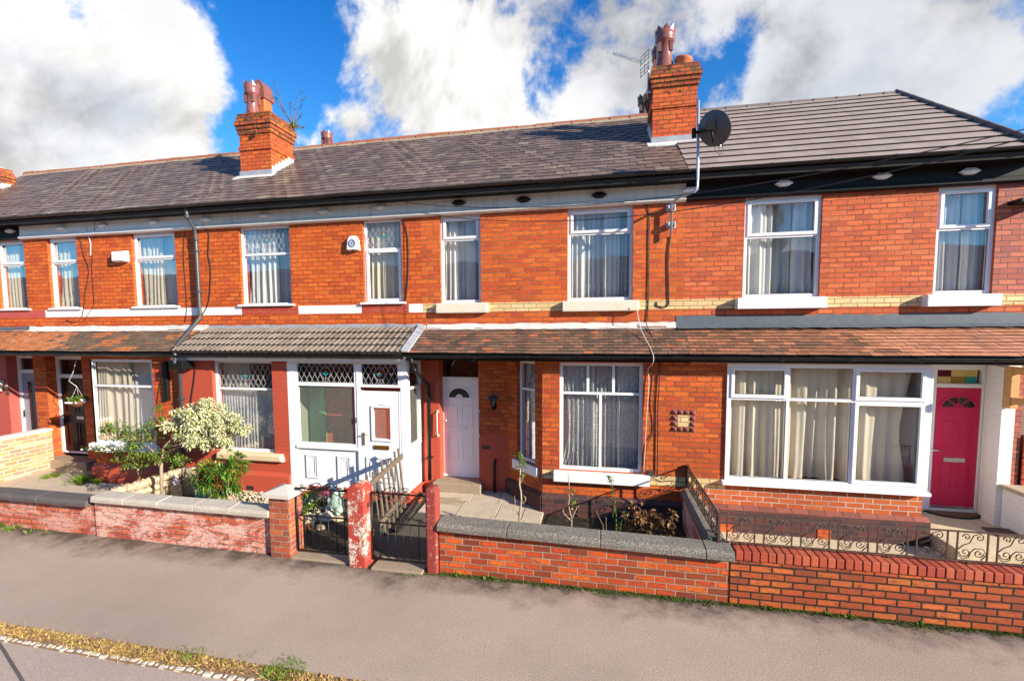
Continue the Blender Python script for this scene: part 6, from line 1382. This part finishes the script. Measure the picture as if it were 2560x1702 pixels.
# timber porch post and brace of the next house
tx = X(2530, 960, 8.2); tb = thing('timber_canopy_bracket', 'fresh orange timber canopy bracket at the right edge', 'bracket', (tx, 8.2, 2.0))
zt, zb = at(2535, 918, 8.2).z, at(2535, 1022, 8.2).z
MB().box(tx, tx+.11, 8.22, 8.34, zb, zt).build('post', M['wood_new'], tb, bevel=.008)
MB().box(tx+.01, tx+.10, 7.3, 8.219, zt-.10, zt).build('beam', M['wood_new'], tb, bevel=.006)
m = MB(); arcp = [(8.22-.75*math.sin(PI/2*k/8), zb+.12+(zt-zb-.22)*(1-math.cos(PI/2*k/8))) for k in range(9)]
for k in range(8):
    (ya_, za_), (yb_, zb_) = arcp[k], arcp[k+1]; m.hexa([(tx+.02, ya_, za_-.05), (tx+.09, ya_, za_-.05), (tx+.09, yb_, zb_-.05), (tx+.02, yb_, zb_-.05), (tx+.02, ya_, za_+.05), (tx+.09, ya_, za_+.05), (tx+.09, yb_, zb_+.05), (tx+.02, yb_, zb_+.05)])
m.build('brace', M['wood_new'], tb)
fr = thing('red_slatted_fence', 'red stained horizontal board fence beyond the white wall', 'fence', (8.0, 8.9, 0)); m = MB()
for i in range(12): m.box(pw2+.03, 9.5, 8.32, 8.345, .3+i*.11, .395+i*.11)
m.build('boards', M['paint_band_red'], fr); MB().box(pw2+.05, pw2+.13, 8.35, 8.42, -.1, 1.62).build('post', M['iron_rust'], fr)
# rubble edging and stones in garden c
rb = thing('rubble_wall', 'low rubble sandstone wall between the left front gardens', 'wall', (-7.95, 6.8, 0)); rn = random.Random(6)
xr_ = X(440, 1200, 7.3)
for (x0, y0, x1, y1, hh) in ((X(290, 1235, 6.35), 6.35, X(470, 1180, 7.7), 7.7, .56),):
    n = 10
    for i in range(n):
        for j in range(4):
            t = (i+rn.uniform(-.2,.2)+.5*(j % 2))/n; c_ = Vector((x0+(x1-x0)*t, y0+(y1-y0)*t, hh/4*(j+.5)))
            m = MB(); m.ball((c_.x, c_.y, c_.z), (rn.uniform(.10,.15), rn.uniform(.10,.14), rn.uniform(.07,.085)), 7)
            for v in range(len(m.v)): m.v[v] += Vector((rn.uniform(-.02,.02), rn.uniform(-.02,.02), rn.uniform(-.012,.012)))
            m.sm = [False]*len(m.sm); m.build('stone', M['sandstone'], rb)
q = at(478, 1185, 7.55); hs = MB(); hs.hexa([(q.x-.14, 7.45, 0), (q.x+.14, 7.45, 0), (q.x+.14, 7.63, 0), (q.x-.14, 7.63, 0), (q.x-.12, 7.45, .56), (q.x+.14, 7.45, .62), (q.x+.12, 7.63, .62), (q.x-.12, 7.63, .56)]); tag(hs.build('standing_stone', M['sandstone'], bevel=.03), 'upright sandstone slab at the end of the rubble wall', 'stone')
def ornament(label, px, py, Y, cols, s=1):
    q = at(px, py, Y); t = thing('garden_ornament', label, 'ornament', (q.x, Y, 0)); z = q.z
    MB().lathe([(.05*s, z-.10*s), (.06*s, z-.03*s), (.035*s, z+.02*s)], (q.x, Y, 0), 12).build('body', M[cols[0]], t); MB().ball((q.x, Y, z+.045*s), .042*s, 12).build('head', M[cols[1]], t)
    MB().lathe([(.045*s, z+.055*s), (.03*s, z+.08*s), (.004*s, z+.095*s)], (q.x, Y, 0), 10).build('hat', M[cols[2]], t)
    MB().box(q.x-.06, q.x+.06, Y-.06, Y+.06, 0, z-.10*s).build('stone_base', M['sandstone'], t)
ornament('tiny garden figure with a blue body just behind the pale coping', 497, 1234, 7.35, ['teal', 'petal', 'petal'])
ornament('tiny white garden figure in the gravel beside the laurel bush', 571, 1222, 7.45, ['petal', 'statue', 'statue'], .9)
ornament('tiny mauve and white garden figure behind the coping below the laurel bush', 522, 1232, 7.35, ['statue', 'petal', 'statue'], .9)
ornament('white rabbit-like ornament in front of the rubble wall', 440, 1200, 7.2, ['petal', 'petal', 'petal'], 1.0)
# green seated statue (one remeshed body)
q = gd(842, 1283); m = MB(); x, y = q.x, q.y; k = .88
for c_, r_ in (((0,0,.20),(.15,.13,.19)), ((-.01,-.03,.40),(.10,.09,.11)), ((-.11,-.07,.09),(.09,.12,.085)), ((.11,-.07,.09),(.09,.12,.085)), ((-.13,-.04,.25),(.05,.06,.12)), ((.13,-.04,.25),(.05,.06,.12)), ((-.01,-.10,.50),(.07,.08,.07)), ((-.07,-.05,.56),(.02,.02,.05)), ((.05,-.05,.56),(.02,.02,.05)), ((.10,.05,.42),(.06,.03,.09)), ((-.12,.05,.42),(.06,.03,.09)), ((0,-.16,.03),(.18,.12,.04))):
    m.ball((x+c_[0]*k, y+c_[1]*k, .02+c_[2]*k), tuple(a*k for a in r_), 14)
st_ = m.build('gargoyle_statue', M['statue']); tag(st_, 'pale green seated gargoyle statue behind the left iron gate', 'statue')
rmod = st_.modifiers.new('blend', 'REMESH'); rmod.mode = 'VOXEL'; rmod.voxel_size = .016; rmod.use_smooth_shade = True
sm_ = st_.modifiers.new('soft', 'SMOOTH'); sm_.iterations = 4
# flowers and rockery by the left gate
q = gd(775, 1275); rn = random.Random(14)
fl1 = thing('flowering_plant', 'flowering plant with purple and pink blooms behind the left iron gate', 'plant', (q.x, q.y, 0)); m = MB(); f = MB(); f2 = MB()
for cx2, cy2 in ((0,0), (.22,.15), (-.12,.2), (.1,-.25)):
    for i in range(160): leaves(m, (q.x+cx2+rn.gauss(0,.07), q.y+cy2+rn.gauss(0,.07), abs(rn.gauss(.12,.08))), rdir(rn, .5), .07, .035, rn)
for i in range(10): f.ball((q.x+rn.uniform(-.05,.3), q.y+rn.uniform(-.1,.3), rn.uniform(.18,.34)), (.02,.02,.016), 8)
for i in range(12): f2.ball((q.x+rn.uniform(-.25,.2), q.y+rn.uniform(-.3,.3), rn.uniform(.12,.26)), (.022,.022,.016), 8)
m.build('foliage', M['leaf_green'], fl1); blooms(f, 'petal_purple', fl1); blooms(f2, 'petal', fl1)
q = gd(815, 1305)
for i, (dx, dy, s_, mt) in enumerate(((0,0,.16,'concrete_pale'), (-.22,-.12,.13,'sandstone'), (.20,.05,.11,'sandstone'), (-.05,.22,.12,'concrete_pale'), (-.15,-.38,.10,'brick_low'), (.1,-.3,.09,'step'))):
    m = MB(); m.ball((q.x+dx, q.y+dy, s_*.45), (s_, s_*.8, s_*.55), 8)
    for v in range(len(m.v)): m.v[v] += Vector((rn.uniform(-.02,.02), rn.uniform(-.02,.02), rn.uniform(-.015,.015)))
    m.sm = [False]*len(m.sm); tag(m.build('rockery_stone', M[mt]), ['large pale rockery stone below the gargoyle statue', 'buff rockery stone left of the large pale one', 'small buff rockery stone at the feet of the statue', 'pale rockery stone nearest the porch', 'broken brick lump nearest the left gate', 'brown rockery stone near the flaking post'][i], 'stone', 'rockery stones')
q = at(262, 1122, 7.72); wbx = thing('window_flowers', 'trailing white flowers along the sill of the square front window', 'plant', (q.x, 7.72, q.z)); m = MB(); f = MB()
for i in range(260): leaves(m, (q.x+rn.gauss(0,.22), 7.74+rn.gauss(0,.04), q.z+rn.gauss(0,.035)), rdir(rn), .05, .03, rn)
for i in range(40): f.ball((q.x+rn.gauss(0,.22), 7.70+rn.gauss(0,.03), q.z+rn.gauss(0,.035)), (.022,.022,.016), 8)
m.build('foliage', M['leaf_green'], wbx); blooms(f, 'petal', wbx)
# ------------------------------------------------------------------ ground
def sheet(name, x0, x1, y0, y1, z, mat, th=.0, z2=None, **k):
    z2 = z if z2 is None else z2; m = MB(); m.hexa([(x0,y0,-.2),(x1,y0,-.2),(x1,y1,-.2),(x0,y1,-.2),(x0,y0,z),(x1,y0,z),(x1,y1,z2),(x0,y1,z2)])
    return m.build(name, M[mat] if isinstance(mat, str) else mat, kind='structure')
def asphalt(name, a, b, stain=.3):
    t = NT(name); g = t.geo(); sp = t.noise(48, g, 4, .85); s2 = t.noise(190, g, 2, .6); m1 = t.noise(.45, g, 5, .6); m2 = t.noise(2.3, g, 6, .7)
    c = t.mix(t.ramp(sp, [(.20, 0), (.80, 1)]), a, b); c = t.mix(t.m_('MULTIPLY', t.ramp(s2, [(.56, 0), (.66, 1)]), .55), c, tuple(min(1, x*1.7) for x in b)); c = t.mix(t.m_('MULTIPLY', t.ramp(s2, [(.34, 1), (.44, 0)]), .6), c, tuple(x*.45 for x in a))
    c = t.mix(t.m_('MULTIPLY', t.ramp(m1, [(.42, 0), (.66, 1)]), stain), c, tuple(x*y for x, y in zip(a, (.72, .76, .74)))); c = t.mix(t.m_('MULTIPLY', t.ramp(m2, [(.66, 0), (.76, 1)]), stain*1.3), c, tuple(x*.4 for x in a))
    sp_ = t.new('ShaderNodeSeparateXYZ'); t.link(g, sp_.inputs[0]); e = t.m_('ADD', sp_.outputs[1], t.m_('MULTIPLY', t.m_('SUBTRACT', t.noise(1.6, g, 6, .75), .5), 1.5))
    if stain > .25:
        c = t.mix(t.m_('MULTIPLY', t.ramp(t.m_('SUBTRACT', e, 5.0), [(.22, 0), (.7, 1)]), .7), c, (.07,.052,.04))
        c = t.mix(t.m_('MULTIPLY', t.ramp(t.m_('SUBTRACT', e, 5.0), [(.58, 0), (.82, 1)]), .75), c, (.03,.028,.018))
    return t.done(t.pr(c, .85, t.bump(sp, .8, .006), 0, .3))
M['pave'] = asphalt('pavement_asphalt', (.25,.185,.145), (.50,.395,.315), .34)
M['road'] = asphalt('road_asphalt', (.28,.215,.18), (.50,.40,.33), .22)
M['earth'] = stone('earth', (.30,.19,.11), (.16,.10,.06), speck=.2)
m = MB(); m.add([(-600,-600,-.17),(600,-600,-.17),(600,600,-.17),(-600,600,-.17)], [(0,1,2,3)]); m.build('ground', M['earth'], kind='structure')
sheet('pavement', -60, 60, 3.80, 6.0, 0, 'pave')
sheet('road', -60, 60, -5.0, 3.578, -.035, 'road')
sheet('verge_soil', -60, 60, 3.578, 3.80, -.02, 'earth')
# kerb setts
rn = random.Random(20); m = MB(); x = -14.0
while x < 3:
    l = rn.uniform(.05, .13); k_ = rn.uniform(-.012, .012); w_ = rn.uniform(.03, .055); m.hexa([(x+.004, 3.575+k_, -.1), (x+l, 3.575+k_*.3, -.1), (x+l, 3.585+w_, -.1), (x+.004, 3.585+w_+k_, -.1), (x+.015, 3.582+k_, -.012+rn.uniform(-.008,.006)), (x+l-.012, 3.582+k_*.3, -.014), (x+l-.018, 3.58+w_, -.01+rn.uniform(-.006,.006)), (x+.018, 3.578+w_+k_, -.012)], rn.random()); x += l-.002+(.0 if rn.random() < .97 else rn.uniform(.05,.2))
m.build('kerb_setts', M['cap_pale'], kind='structure', bevel=.008)
P = [gd(-8, 1600, -.03), gd(8, 1622, -.03), gd(28, 1655, -.03), gd(50, 1690, -.03), gd(72, 1730, -.03)]
m = MB()
for i in range(4):
    a, b = P[i], P[i+1]; d_2 = (b-a).normalized(); s_ = Vector((-d_2.y, d_2.x, 0))*.014; m.add([a-s_, b-s_, b+s_, a+s_], [(0,1,2,3)])
for v in m.v: v.z = -.031
m.build('tar_seam', M['tar'], kind='structure')
# gardens
sheet('garden_a_ground', -20, X(133, 1120, 8.45)-.2, 6.0, 8.86, .0, 'flag', z2=.02)
sheet('garden_b_path', X(133, 1120, 8.45)-.2, -9.2, 6.0, 8.86, .0, 'flag', z2=.04)
sheet('garden_c_bed', -9.2, -4.75, 6.0, 7.92, .03, 'soil', z2=.06)
sheet('garden_c_front_bed', -4.75, -3.72, 6.0, 7.9, .02, 'soil', z2=.05)  # soil black also stands in for the deep shade behind the left gate
sheet('garden_c_path', -3.72, -3.15, 6.0, 8.6, .02, 'path_shade_tone', z2=.04)
xf0 = -3.15
rn = random.Random(31); m = MB()
ys = [6.0, 6.75, 7.5, 8.1, 8.62]; zz = lambda y: .01+.115*max(0, (y-6.3))/2.3
for j in range(4):
    xj = [xf0, -2.45+.1*(j % 2), -1.75-.08*(j % 2), -1.25 if j < 2 else -1.3, -.95]
    for i in range(4):
        if i == 0 and j < 2: continue
        g_ = .006; j0, j1 = zz(ys[j]), zz(ys[j+1]); t_z = rn.uniform(-.004, .006)
        m.hexa([(xj[i]+g_, ys[j]+g_, -.1), (xj[i+1]-g_, ys[j]+g_, -.1), (xj[i+1]-g_, ys[j+1]-g_, -.1), (xj[i]+g_, ys[j+1]-g_, -.1), (xj[i]+g_, ys[j]+g_, j0+t_z), (xj[i+1]-g_, ys[j]+g_, j0+t_z), (xj[i+1]-g_, ys[j+1]-g_, j1+t_z), (xj[i]+g_, ys[j+1]-g_, j1+t_z)])
m.build('garden_d_flagstones', M['flag'], kind='structure', bevel=.006)
sheet('garden_d_path', -3.15, -2.40, 6.0, 7.5, .012, 'path_shade_tone', z2=.055)  # dark sheet with the shade of wall and gatepost put into its colour
sheet('garden_d_bed', -1.6, sx0+.05, 6.0, 6.9, .012, 'soil', z2=.05)
sheet('garden_d_soil', -3.15, sx0+.05, 6.0, 8.9, -.03, 'soil', z2=.05)
sheet('garden_d_strip', -1.0, sx0+.05, 6.9, 7.84, .03, 'soil', z2=.04)
sheet('garden_e_paving', sx0+.2, 9, 6.0, 7.86, -.03, 'paving_cream', z2=.0)
MB().box(EW[1]+.12, pw0+.08, 7.35, YD-.06, -.15, .20).build('door_landing', M['paving_cream'], he, bevel=.012)
q = gd(2480, 1320, .2); tag(MB().box(q.x-.16, q.x+.2, 7.9, 8.2, .2, .225).build('drain_cover', M['iron_rust'], bevel=.005), 'dark rusty drain cover beside the doormat', 'drain cover')
MB().box(X(935, 1400, 5.75)+.0, X(1062, 1420, 5.75), 5.64, 5.98, -.1, .035).build('gate_threshold', M['step'], kind='structure', bevel=.015)
MB().box(px1+.0, g0, 5.70, 5.98, -.1, .03).build('gate_threshold_left', M['step'], kind='structure', bevel=.015)
# houses across the street: they stand behind the viewpoint and show in the panes as the dark skyline below the sky
op = thing('opposite_terrace', 'brick terrace across the street, seen only as the dark skyline reflected in the windows', 'house', (0, -14, 0))
m = MB(); m.box(-90, 70, -22, -13, -.1, 5.2); m.build('wall', M['brick_up_left'], op)
m = MB(); m.extrude([(-12.7, 5.15), (-17.5, 8.2), (-22.3, 5.15)], -90.3, 70.3); m.build('roof', M['slate'], op)
for i in range(-13, 9):
    x = i*4.9+1
    for dx, z0, w in ((0, 3.4, 1.1), (2.4, 3.4, .9), (.1, .9, 1.6)):
        o = MB().box(x+dx, x+dx+w, -13.0, -12.96, z0, z0+1.5).build('window', M['upvc'], op); MB().box(x+dx+.08, x+dx+w-.08, -12.959, -12.95, z0+.08, z0+1.42).build('pane', M['solid_glass'], o)
    MB().box(x+2.6, x+3.4, -13.0, -12.95, 0, 2.1).build('door', M['door_black'], op)
tr = thing('street_tree', 'evergreen across the street, seen only as a reflection in the right bedroom panes', 'tree', (9, -10.5, 0)); MB().tube([(9,-10.5,0),(9,-10.5,3),(9.1,-10.5,9)], [.2,.15,.04], 8).build('trunk', M['bark_dark'], tr)
m = MB(); rn = random.Random(77)
for i in range(2600):
    z = rn.uniform(2.2, 10); r_ = (10.4-z)*.22*(.6+.4*math.sin(z*5)); a_ = rn.uniform(0, 2*PI); leaves(m, (9+r_*math.cos(a_)*rn.uniform(.5,1), -10.5+r_*math.sin(a_)*rn.uniform(.5,1), z), (math.cos(a_), math.sin(a_), -.2), .4, .18, rn)
m.build('crown', M['leaf_dark'], tr)
# ------------------------------------------------------------------ loose ground cover
rn = random.Random(50)
m = MB(); 
for i in range(2200):
    x, y = rn.uniform(-7.4, -4.85), rn.uniform(6.6, 7.85)
    if rn.random() < .3 and x < -6.3: continue
    s_ = rn.uniform(.012, .03); d_2 = rdir(rn, .3); m.ball((x, y, .06+s_*.4), (s_, s_*.8, s_*.6), 5, rn.random())
m.sm = [False]*len(m.sm); m.build('gravel', M['gravelm'], label='cream gravel filling the bed behind the pale coping', cat='gravel', kind='stuff')
m = MB()
for i in range(6400):
    x = rn.uniform(-9, -1.9); y = 3.72+rn.gauss(0, .045)+.02*math.sin(x*3)
    dens = .5+.5*math.sin(x*4.3)*math.sin(x*1.7+1)
    if rn.random() > .35+.65*dens: continue
    grass_clump(m, (x, y, -.03), .035, 2, .042, rn, .007, 2.2)
for cx2, n_, r_ in ((-3.95, 260, .12), (-3.0, 500, .2)): pass
m.build('dry_verge_grass', M['straw'], label='strip of dry yellow grass along the kerb setts', cat='grass', kind='stuff')
m = MB()
for px, py, n_, r_ in ((485, 1640, 160, .10), (620, 1645, 30, .08), (700, 1672, 380, .16), (730, 1680, 300, .14), (450, 1590+40, 50, .08)):
    q = gd(px, py, -.02); q.y = min(q.y, 3.86); grass_clump(m, (q.x, q.y, -.02), r_, n_, .045, rn, .004, 1.2)
m.build('green_verge_grass', M['grass'], label='fresh green grass tufts in the kerb verge', cat='grass', kind='stuff')
m = MB()
for i in range(2600):
    x = rn.uniform(-3.4, 4.6); a = math.sin(x*2.1)+math.sin(x*5.3+2)
    y = 5.755-abs(rn.gauss(0, .035+.02*max(0, a))); grass_clump(m, (x, y, 0), .02, 3, .022, rn, .004, .9)
m.build('moss', M['mossm'], label='green moss line at the foot of the orange brick wall', cat='moss', kind='stuff')
m = MB()
for px, py, n_, r_, h_ in ((10, 1308, 160, .16, .12), (45, 1318, 120, .14, .10), (90, 1325, 50, .15, .06), (130, 1330, 40, .15, .05), (870, 1432, 0, 0, 0)):
    q = gd(px, py); q.y = min(q.y, 5.74); 
    if n_: grass_clump(m, (q.x, q.y, 0), r_, n_, h_, rn, .005, .8)
for px, py, n_, r_, h_ in ((30, 1180, 180, .16, .16), (130, 1195, 160, .15, .14), (165, 1205, 40, .1, .08), (225, 1205, 420, .25, .26), (265, 1205, 260, .2, .18), (170, 1212, 60, .1, .06), (105, 1200, 60, .12, .06), (2050, 1352, 60, .1, .06), (2170, 1345, 80, .1, .08), (2430, 1418, 120, .2, .06), (2520, 1425, 100, .2, .06), (2380, 1410, 60, .1, .06), (1390, 1442, 0, 0, 0)):
    q = gd(px, py); zb_ = -.1 if px > 1900 else 0
    if n_: grass_clump(m, (q.x, q.y, zb_), r_, n_, h_, rn, .006, .7)
for px in (1145, 1220, 1234, 1940, 2085, 2130, 2290):
    q = gd(px, 1440 if px < 1500 else 1550); grass_clump(m, (q.x, 5.73, 0), .05, 26, .05, rn, .006, .8)
m.build('weeds', M['grass'], label='bright green weeds sprouting from the garden paving joints', cat='weeds', kind='stuff')
# ------------------------------------------------------------------ sky and light
w = bpy.data.worlds.new('World'); bpy.context.scene.world = w; w.use_nodes = True; nt = w.node_tree; nt.nodes.clear(); N_ = nt.nodes.new; Lk = nt.links.new
SD = Vector((2.3, -1.0, .98)).normalized(); elev = math.asin(SD.z); az = math.atan2(SD.x, SD.y)
sky = N_('ShaderNodeTexSky'); sky.sky_type = 'NISHITA'; sky.sun_disc = False; sky.sun_elevation = elev; sky.sun_rotation = az; sky.air_density = 1.0; sky.dust_density = .3; sky.ozone_density = 2.5
tc = N_('ShaderNodeTexCoord')
def nz(scale, det, rough, off=(0,0,0), dist=0, sc=(1,1,1)):
    mp = N_('ShaderNodeMapping'); Lk(tc.outputs['Generated'], mp.inputs[0]); mp.inputs['Location'].default_value = off; mp.inputs['Scale'].default_value = sc
    x = N_('ShaderNodeTexNoise'); x.inputs['Scale'].default_value = scale; x.inputs['Detail'].default_value = det; x.inputs['Roughness'].default_value = rough; x.inputs['Distortion'].default_value = dist; Lk(mp.outputs[0], x.inputs[0]); return x.outputs[0]
def mm(op, a, b=None, clamp=False):
    x = N_('ShaderNodeMath'); x.operation = op; x.use_clamp = clamp
    for i, v in enumerate((a, b)):
        if v is None: continue
        if isinstance(v, bpy.types.NodeSocket): Lk(v, x.inputs[i])
        else: x.inputs[i].default_value = v
    return x.outputs[0]
def blob(px, py, rpx, amp, sq=1.0, k=.72):
    amp = amp*k
    d = ray(px, py).normalized(); x = N_('ShaderNodeVectorMath'); x.operation = 'SUBTRACT'; Lk(tc.outputs['Generated'], x.inputs[0]); x.inputs[1].default_value = d
    y = N_('ShaderNodeVectorMath'); y.operation = 'MULTIPLY'; Lk(x.outputs[0], y.inputs[0]); y.inputs[1].default_value = (1, 1, sq)
    l = N_('ShaderNodeVectorMath'); l.operation = 'LENGTH'; Lk(y.outputs[0], l.inputs[0]); r = rpx/F
    q = N_('ShaderNodeMapRange'); q.interpolation_type = 'SMOOTHSTEP'; Lk(l.outputs[1], q.inputs[0]); q.inputs[1].default_value = 0; q.inputs[2].default_value = r; q.inputs[3].default_value = amp; q.inputs[4].default_value = 0
    return q.outputs[0]
BL = [(60,300,420,.62,1),(330,330,260,.42,1),(-150,100,420,.5,1),(500,260,130,.32,1),(440,60,150,.20,1),(300,10,110,.15,1),(300,50,130,-.22,1),(400,130,100,-.25,1),(250,90,120,-.12,1),(230,130,60,-.1,1),(420,160,60,-.2,1),
      (1000,110,300,.50,1),(1180,200,260,.4,1),(960,230,150,.2,1),(1380,80,260,.35,1),(1330,270,220,.30,1),(1370,150,110,-.30,1),(1340,215,70,-.3,1),(1450,10,60,-.25,1),(1600,60,330,.45,1),(1980,50,380,.42,1.2),(2300,110,400,.5,1.2),(2450,20,400,.35,1),(2050,230,150,.38,1),(1960,200,120,.15,1),(2330,250,220,.25,1),(860,330,120,.40,1.6),(430,90,90,.22,1.4),(520,10,120,.22,1),(700,330,60,.2,1.6),(760,345,80,.22,2),(620,10,110,.16,1),
      (620,150,190,-.45,1),(760,110,140,-.4,1),(700,230,120,-.2,1),(1000,330,140,-.12,2),(1760,200,130,-.62,1),(1860,140,90,-.45,1),(1700,230,90,-.3,1),(2120,140,50,-.3,1),(2500,300,110,-.4,1),(30,20,90,-.12,1),(1270,30,60,-.25,1),(560,330,70,-.25,1),(330,110,90,-.12,1)]
n0_ = nz(3.1, 12, .58, (1.3,.4,.2), .35); off_ = SD*.09
n1_ = nz(3.1, 5, .58, (1.3+off_.x,.4+off_.y,.2+off_.z), .35)
acc = mm('ADD', mm('MULTIPLY', n0_, 2.6), -1.38)
acc = mm('ADD', acc, mm('MULTIPLY', mm('SUBTRACT', nz(10, 8, .65, (3,1,0)), .5), 1.1))
for b_ in BL: acc = mm('ADD', acc, blob(*b_))
den = N_('ShaderNodeMapRange'); den.interpolation_type = 'SMOOTHSTEP'; Lk(acc, den.inputs[0]); den.inputs[1].default_value = .0; den.inputs[2].default_value = .33; den.inputs[3].default_value = 0; den.inputs[4].default_value = 1
thick = N_('ShaderNodeMapRange'); thick.interpolation_type = 'SMOOTHSTEP'; Lk(mm('ADD', acc, mm('MULTIPLY', mm('SUBTRACT', nz(5, 6, .6, (7,2,4)), .5), .9)), thick.inputs[0]); thick.inputs[1].default_value = .55; thick.inputs[2].default_value = 1.5; thick.inputs[3].default_value = 0; thick.inputs[4].default_value = 1
SKYS, CLB = .095, .50
cc = N_('ShaderNodeMix'); cc.data_type = 'RGBA'; Lk(thick.outputs[0], cc.inputs[0]); cc.inputs[6].default_value = (1.0,.985,.96,1); cc.inputs[7].default_value = (.58,.62,.71,1)
grey = N_('ShaderNodeMix'); grey.data_type = 'RGBA'; gm_ = mm('MINIMUM', mm('ADD', mm('ADD', blob(2100,80,650,1.9,1.3), blob(1500,0,330,.7)), blob(400,30,150,.9)), 1.0); Lk(mm('MULTIPLY', gm_, nz(4, 5, .6, (2,5,1))), grey.inputs[0]); Lk(cc.outputs[2], grey.inputs[6]); grey.inputs[7].default_value = (.37,.42,.53,1)
sks = N_('ShaderNodeVectorMath'); sks.operation = 'MULTIPLY'; Lk(sky.outputs[0], sks.inputs[0]); sz_ = N_('ShaderNodeSeparateXYZ'); Lk(tc.outputs['Generated'], sz_.inputs[0]); hz_ = N_('ShaderNodeMapRange'); Lk(sz_.outputs[2], hz_.inputs[0]); hz_.inputs[1].default_value = .28; hz_.inputs[2].default_value = .62
hm_ = N_('ShaderNodeMix'); hm_.data_type = 'RGBA'; Lk(hz_.outputs[0], hm_.inputs[0]); hm_.inputs[6].default_value = (SKYS*.30, SKYS*.82, SKYS*1.18, 1); hm_.inputs[7].default_value = (SKYS*.02, SKYS*.52, SKYS*1.08, 1); Lk(hm_.outputs[2], sks.inputs[1])
cs_ = N_('ShaderNodeVectorMath'); cs_.operation = 'SCALE'; Lk(grey.outputs[2], cs_.inputs[0])
rl_ = N_('ShaderNodeMapRange'); rl_.interpolation_type = 'SMOOTHSTEP'; Lk(mm('SUBTRACT', n0_, n1_), rl_.inputs[0]); rl_.inputs[1].default_value = -.13; rl_.inputs[2].default_value = .10; rl_.inputs[3].default_value = CLB*.60; rl_.inputs[4].default_value = CLB*1.08; Lk(rl_.outputs[0], cs_.inputs['Scale'])
mxw = N_('ShaderNodeMix'); mxw.data_type = 'RGBA'; Lk(den.outputs[0], mxw.inputs[0]); Lk(sks.outputs[0], mxw.inputs[6]); Lk(cs_.outputs[0], mxw.inputs[7])
bg = N_('ShaderNodeBackground'); Lk(mxw.outputs[2], bg.inputs[0]); bg.inputs[1].default_value = 1.0; ow = N_('ShaderNodeOutputWorld'); Lk(bg.outputs[0], ow.inputs[0])
sl = bpy.data.lights.new('sun', 'SUN'); sl.energy = 5.0; sl.angle = R(.55); sl.color = (1, .90, .74); so = bpy.data.objects.new('sun', sl); C.objects.link(so); so.rotation_euler = SD.to_track_quat('Z', 'Y').to_euler(); so.location = (10, -10, 12)
# ------------------------------------------------------------------ camera
cam = bpy.data.cameras.new('camera'); co = bpy.data.objects.new('camera', cam); C.objects.link(co)
cam.sensor_fit = 'HORIZONTAL'; cam.sensor_width = 36; cam.lens = 36*F/2560; cam.shift_x = (1280-CX)/2560; cam.shift_y = (CY-851)/2560; cam.clip_end = 3000; cam.clip_start = .05
co.matrix_world = Matrix(((RT.x, UP.x, -fw.x, 0), (RT.y, UP.y, -fw.y, 0), (RT.z, UP.z, -fw.z, EYE), (0,0,0,1)))
sc = bpy.context.scene; sc.camera = co; sc.view_settings.view_transform = 'Standard'; sc.view_settings.look = 'None'; sc.view_settings.exposure = EXPO if 'EXPO' in globals() else 1.12; sc.view_settings.gamma = 1
sc.cycles.max_bounces = 8; sc.cycles.transparent_max_bounces = 24
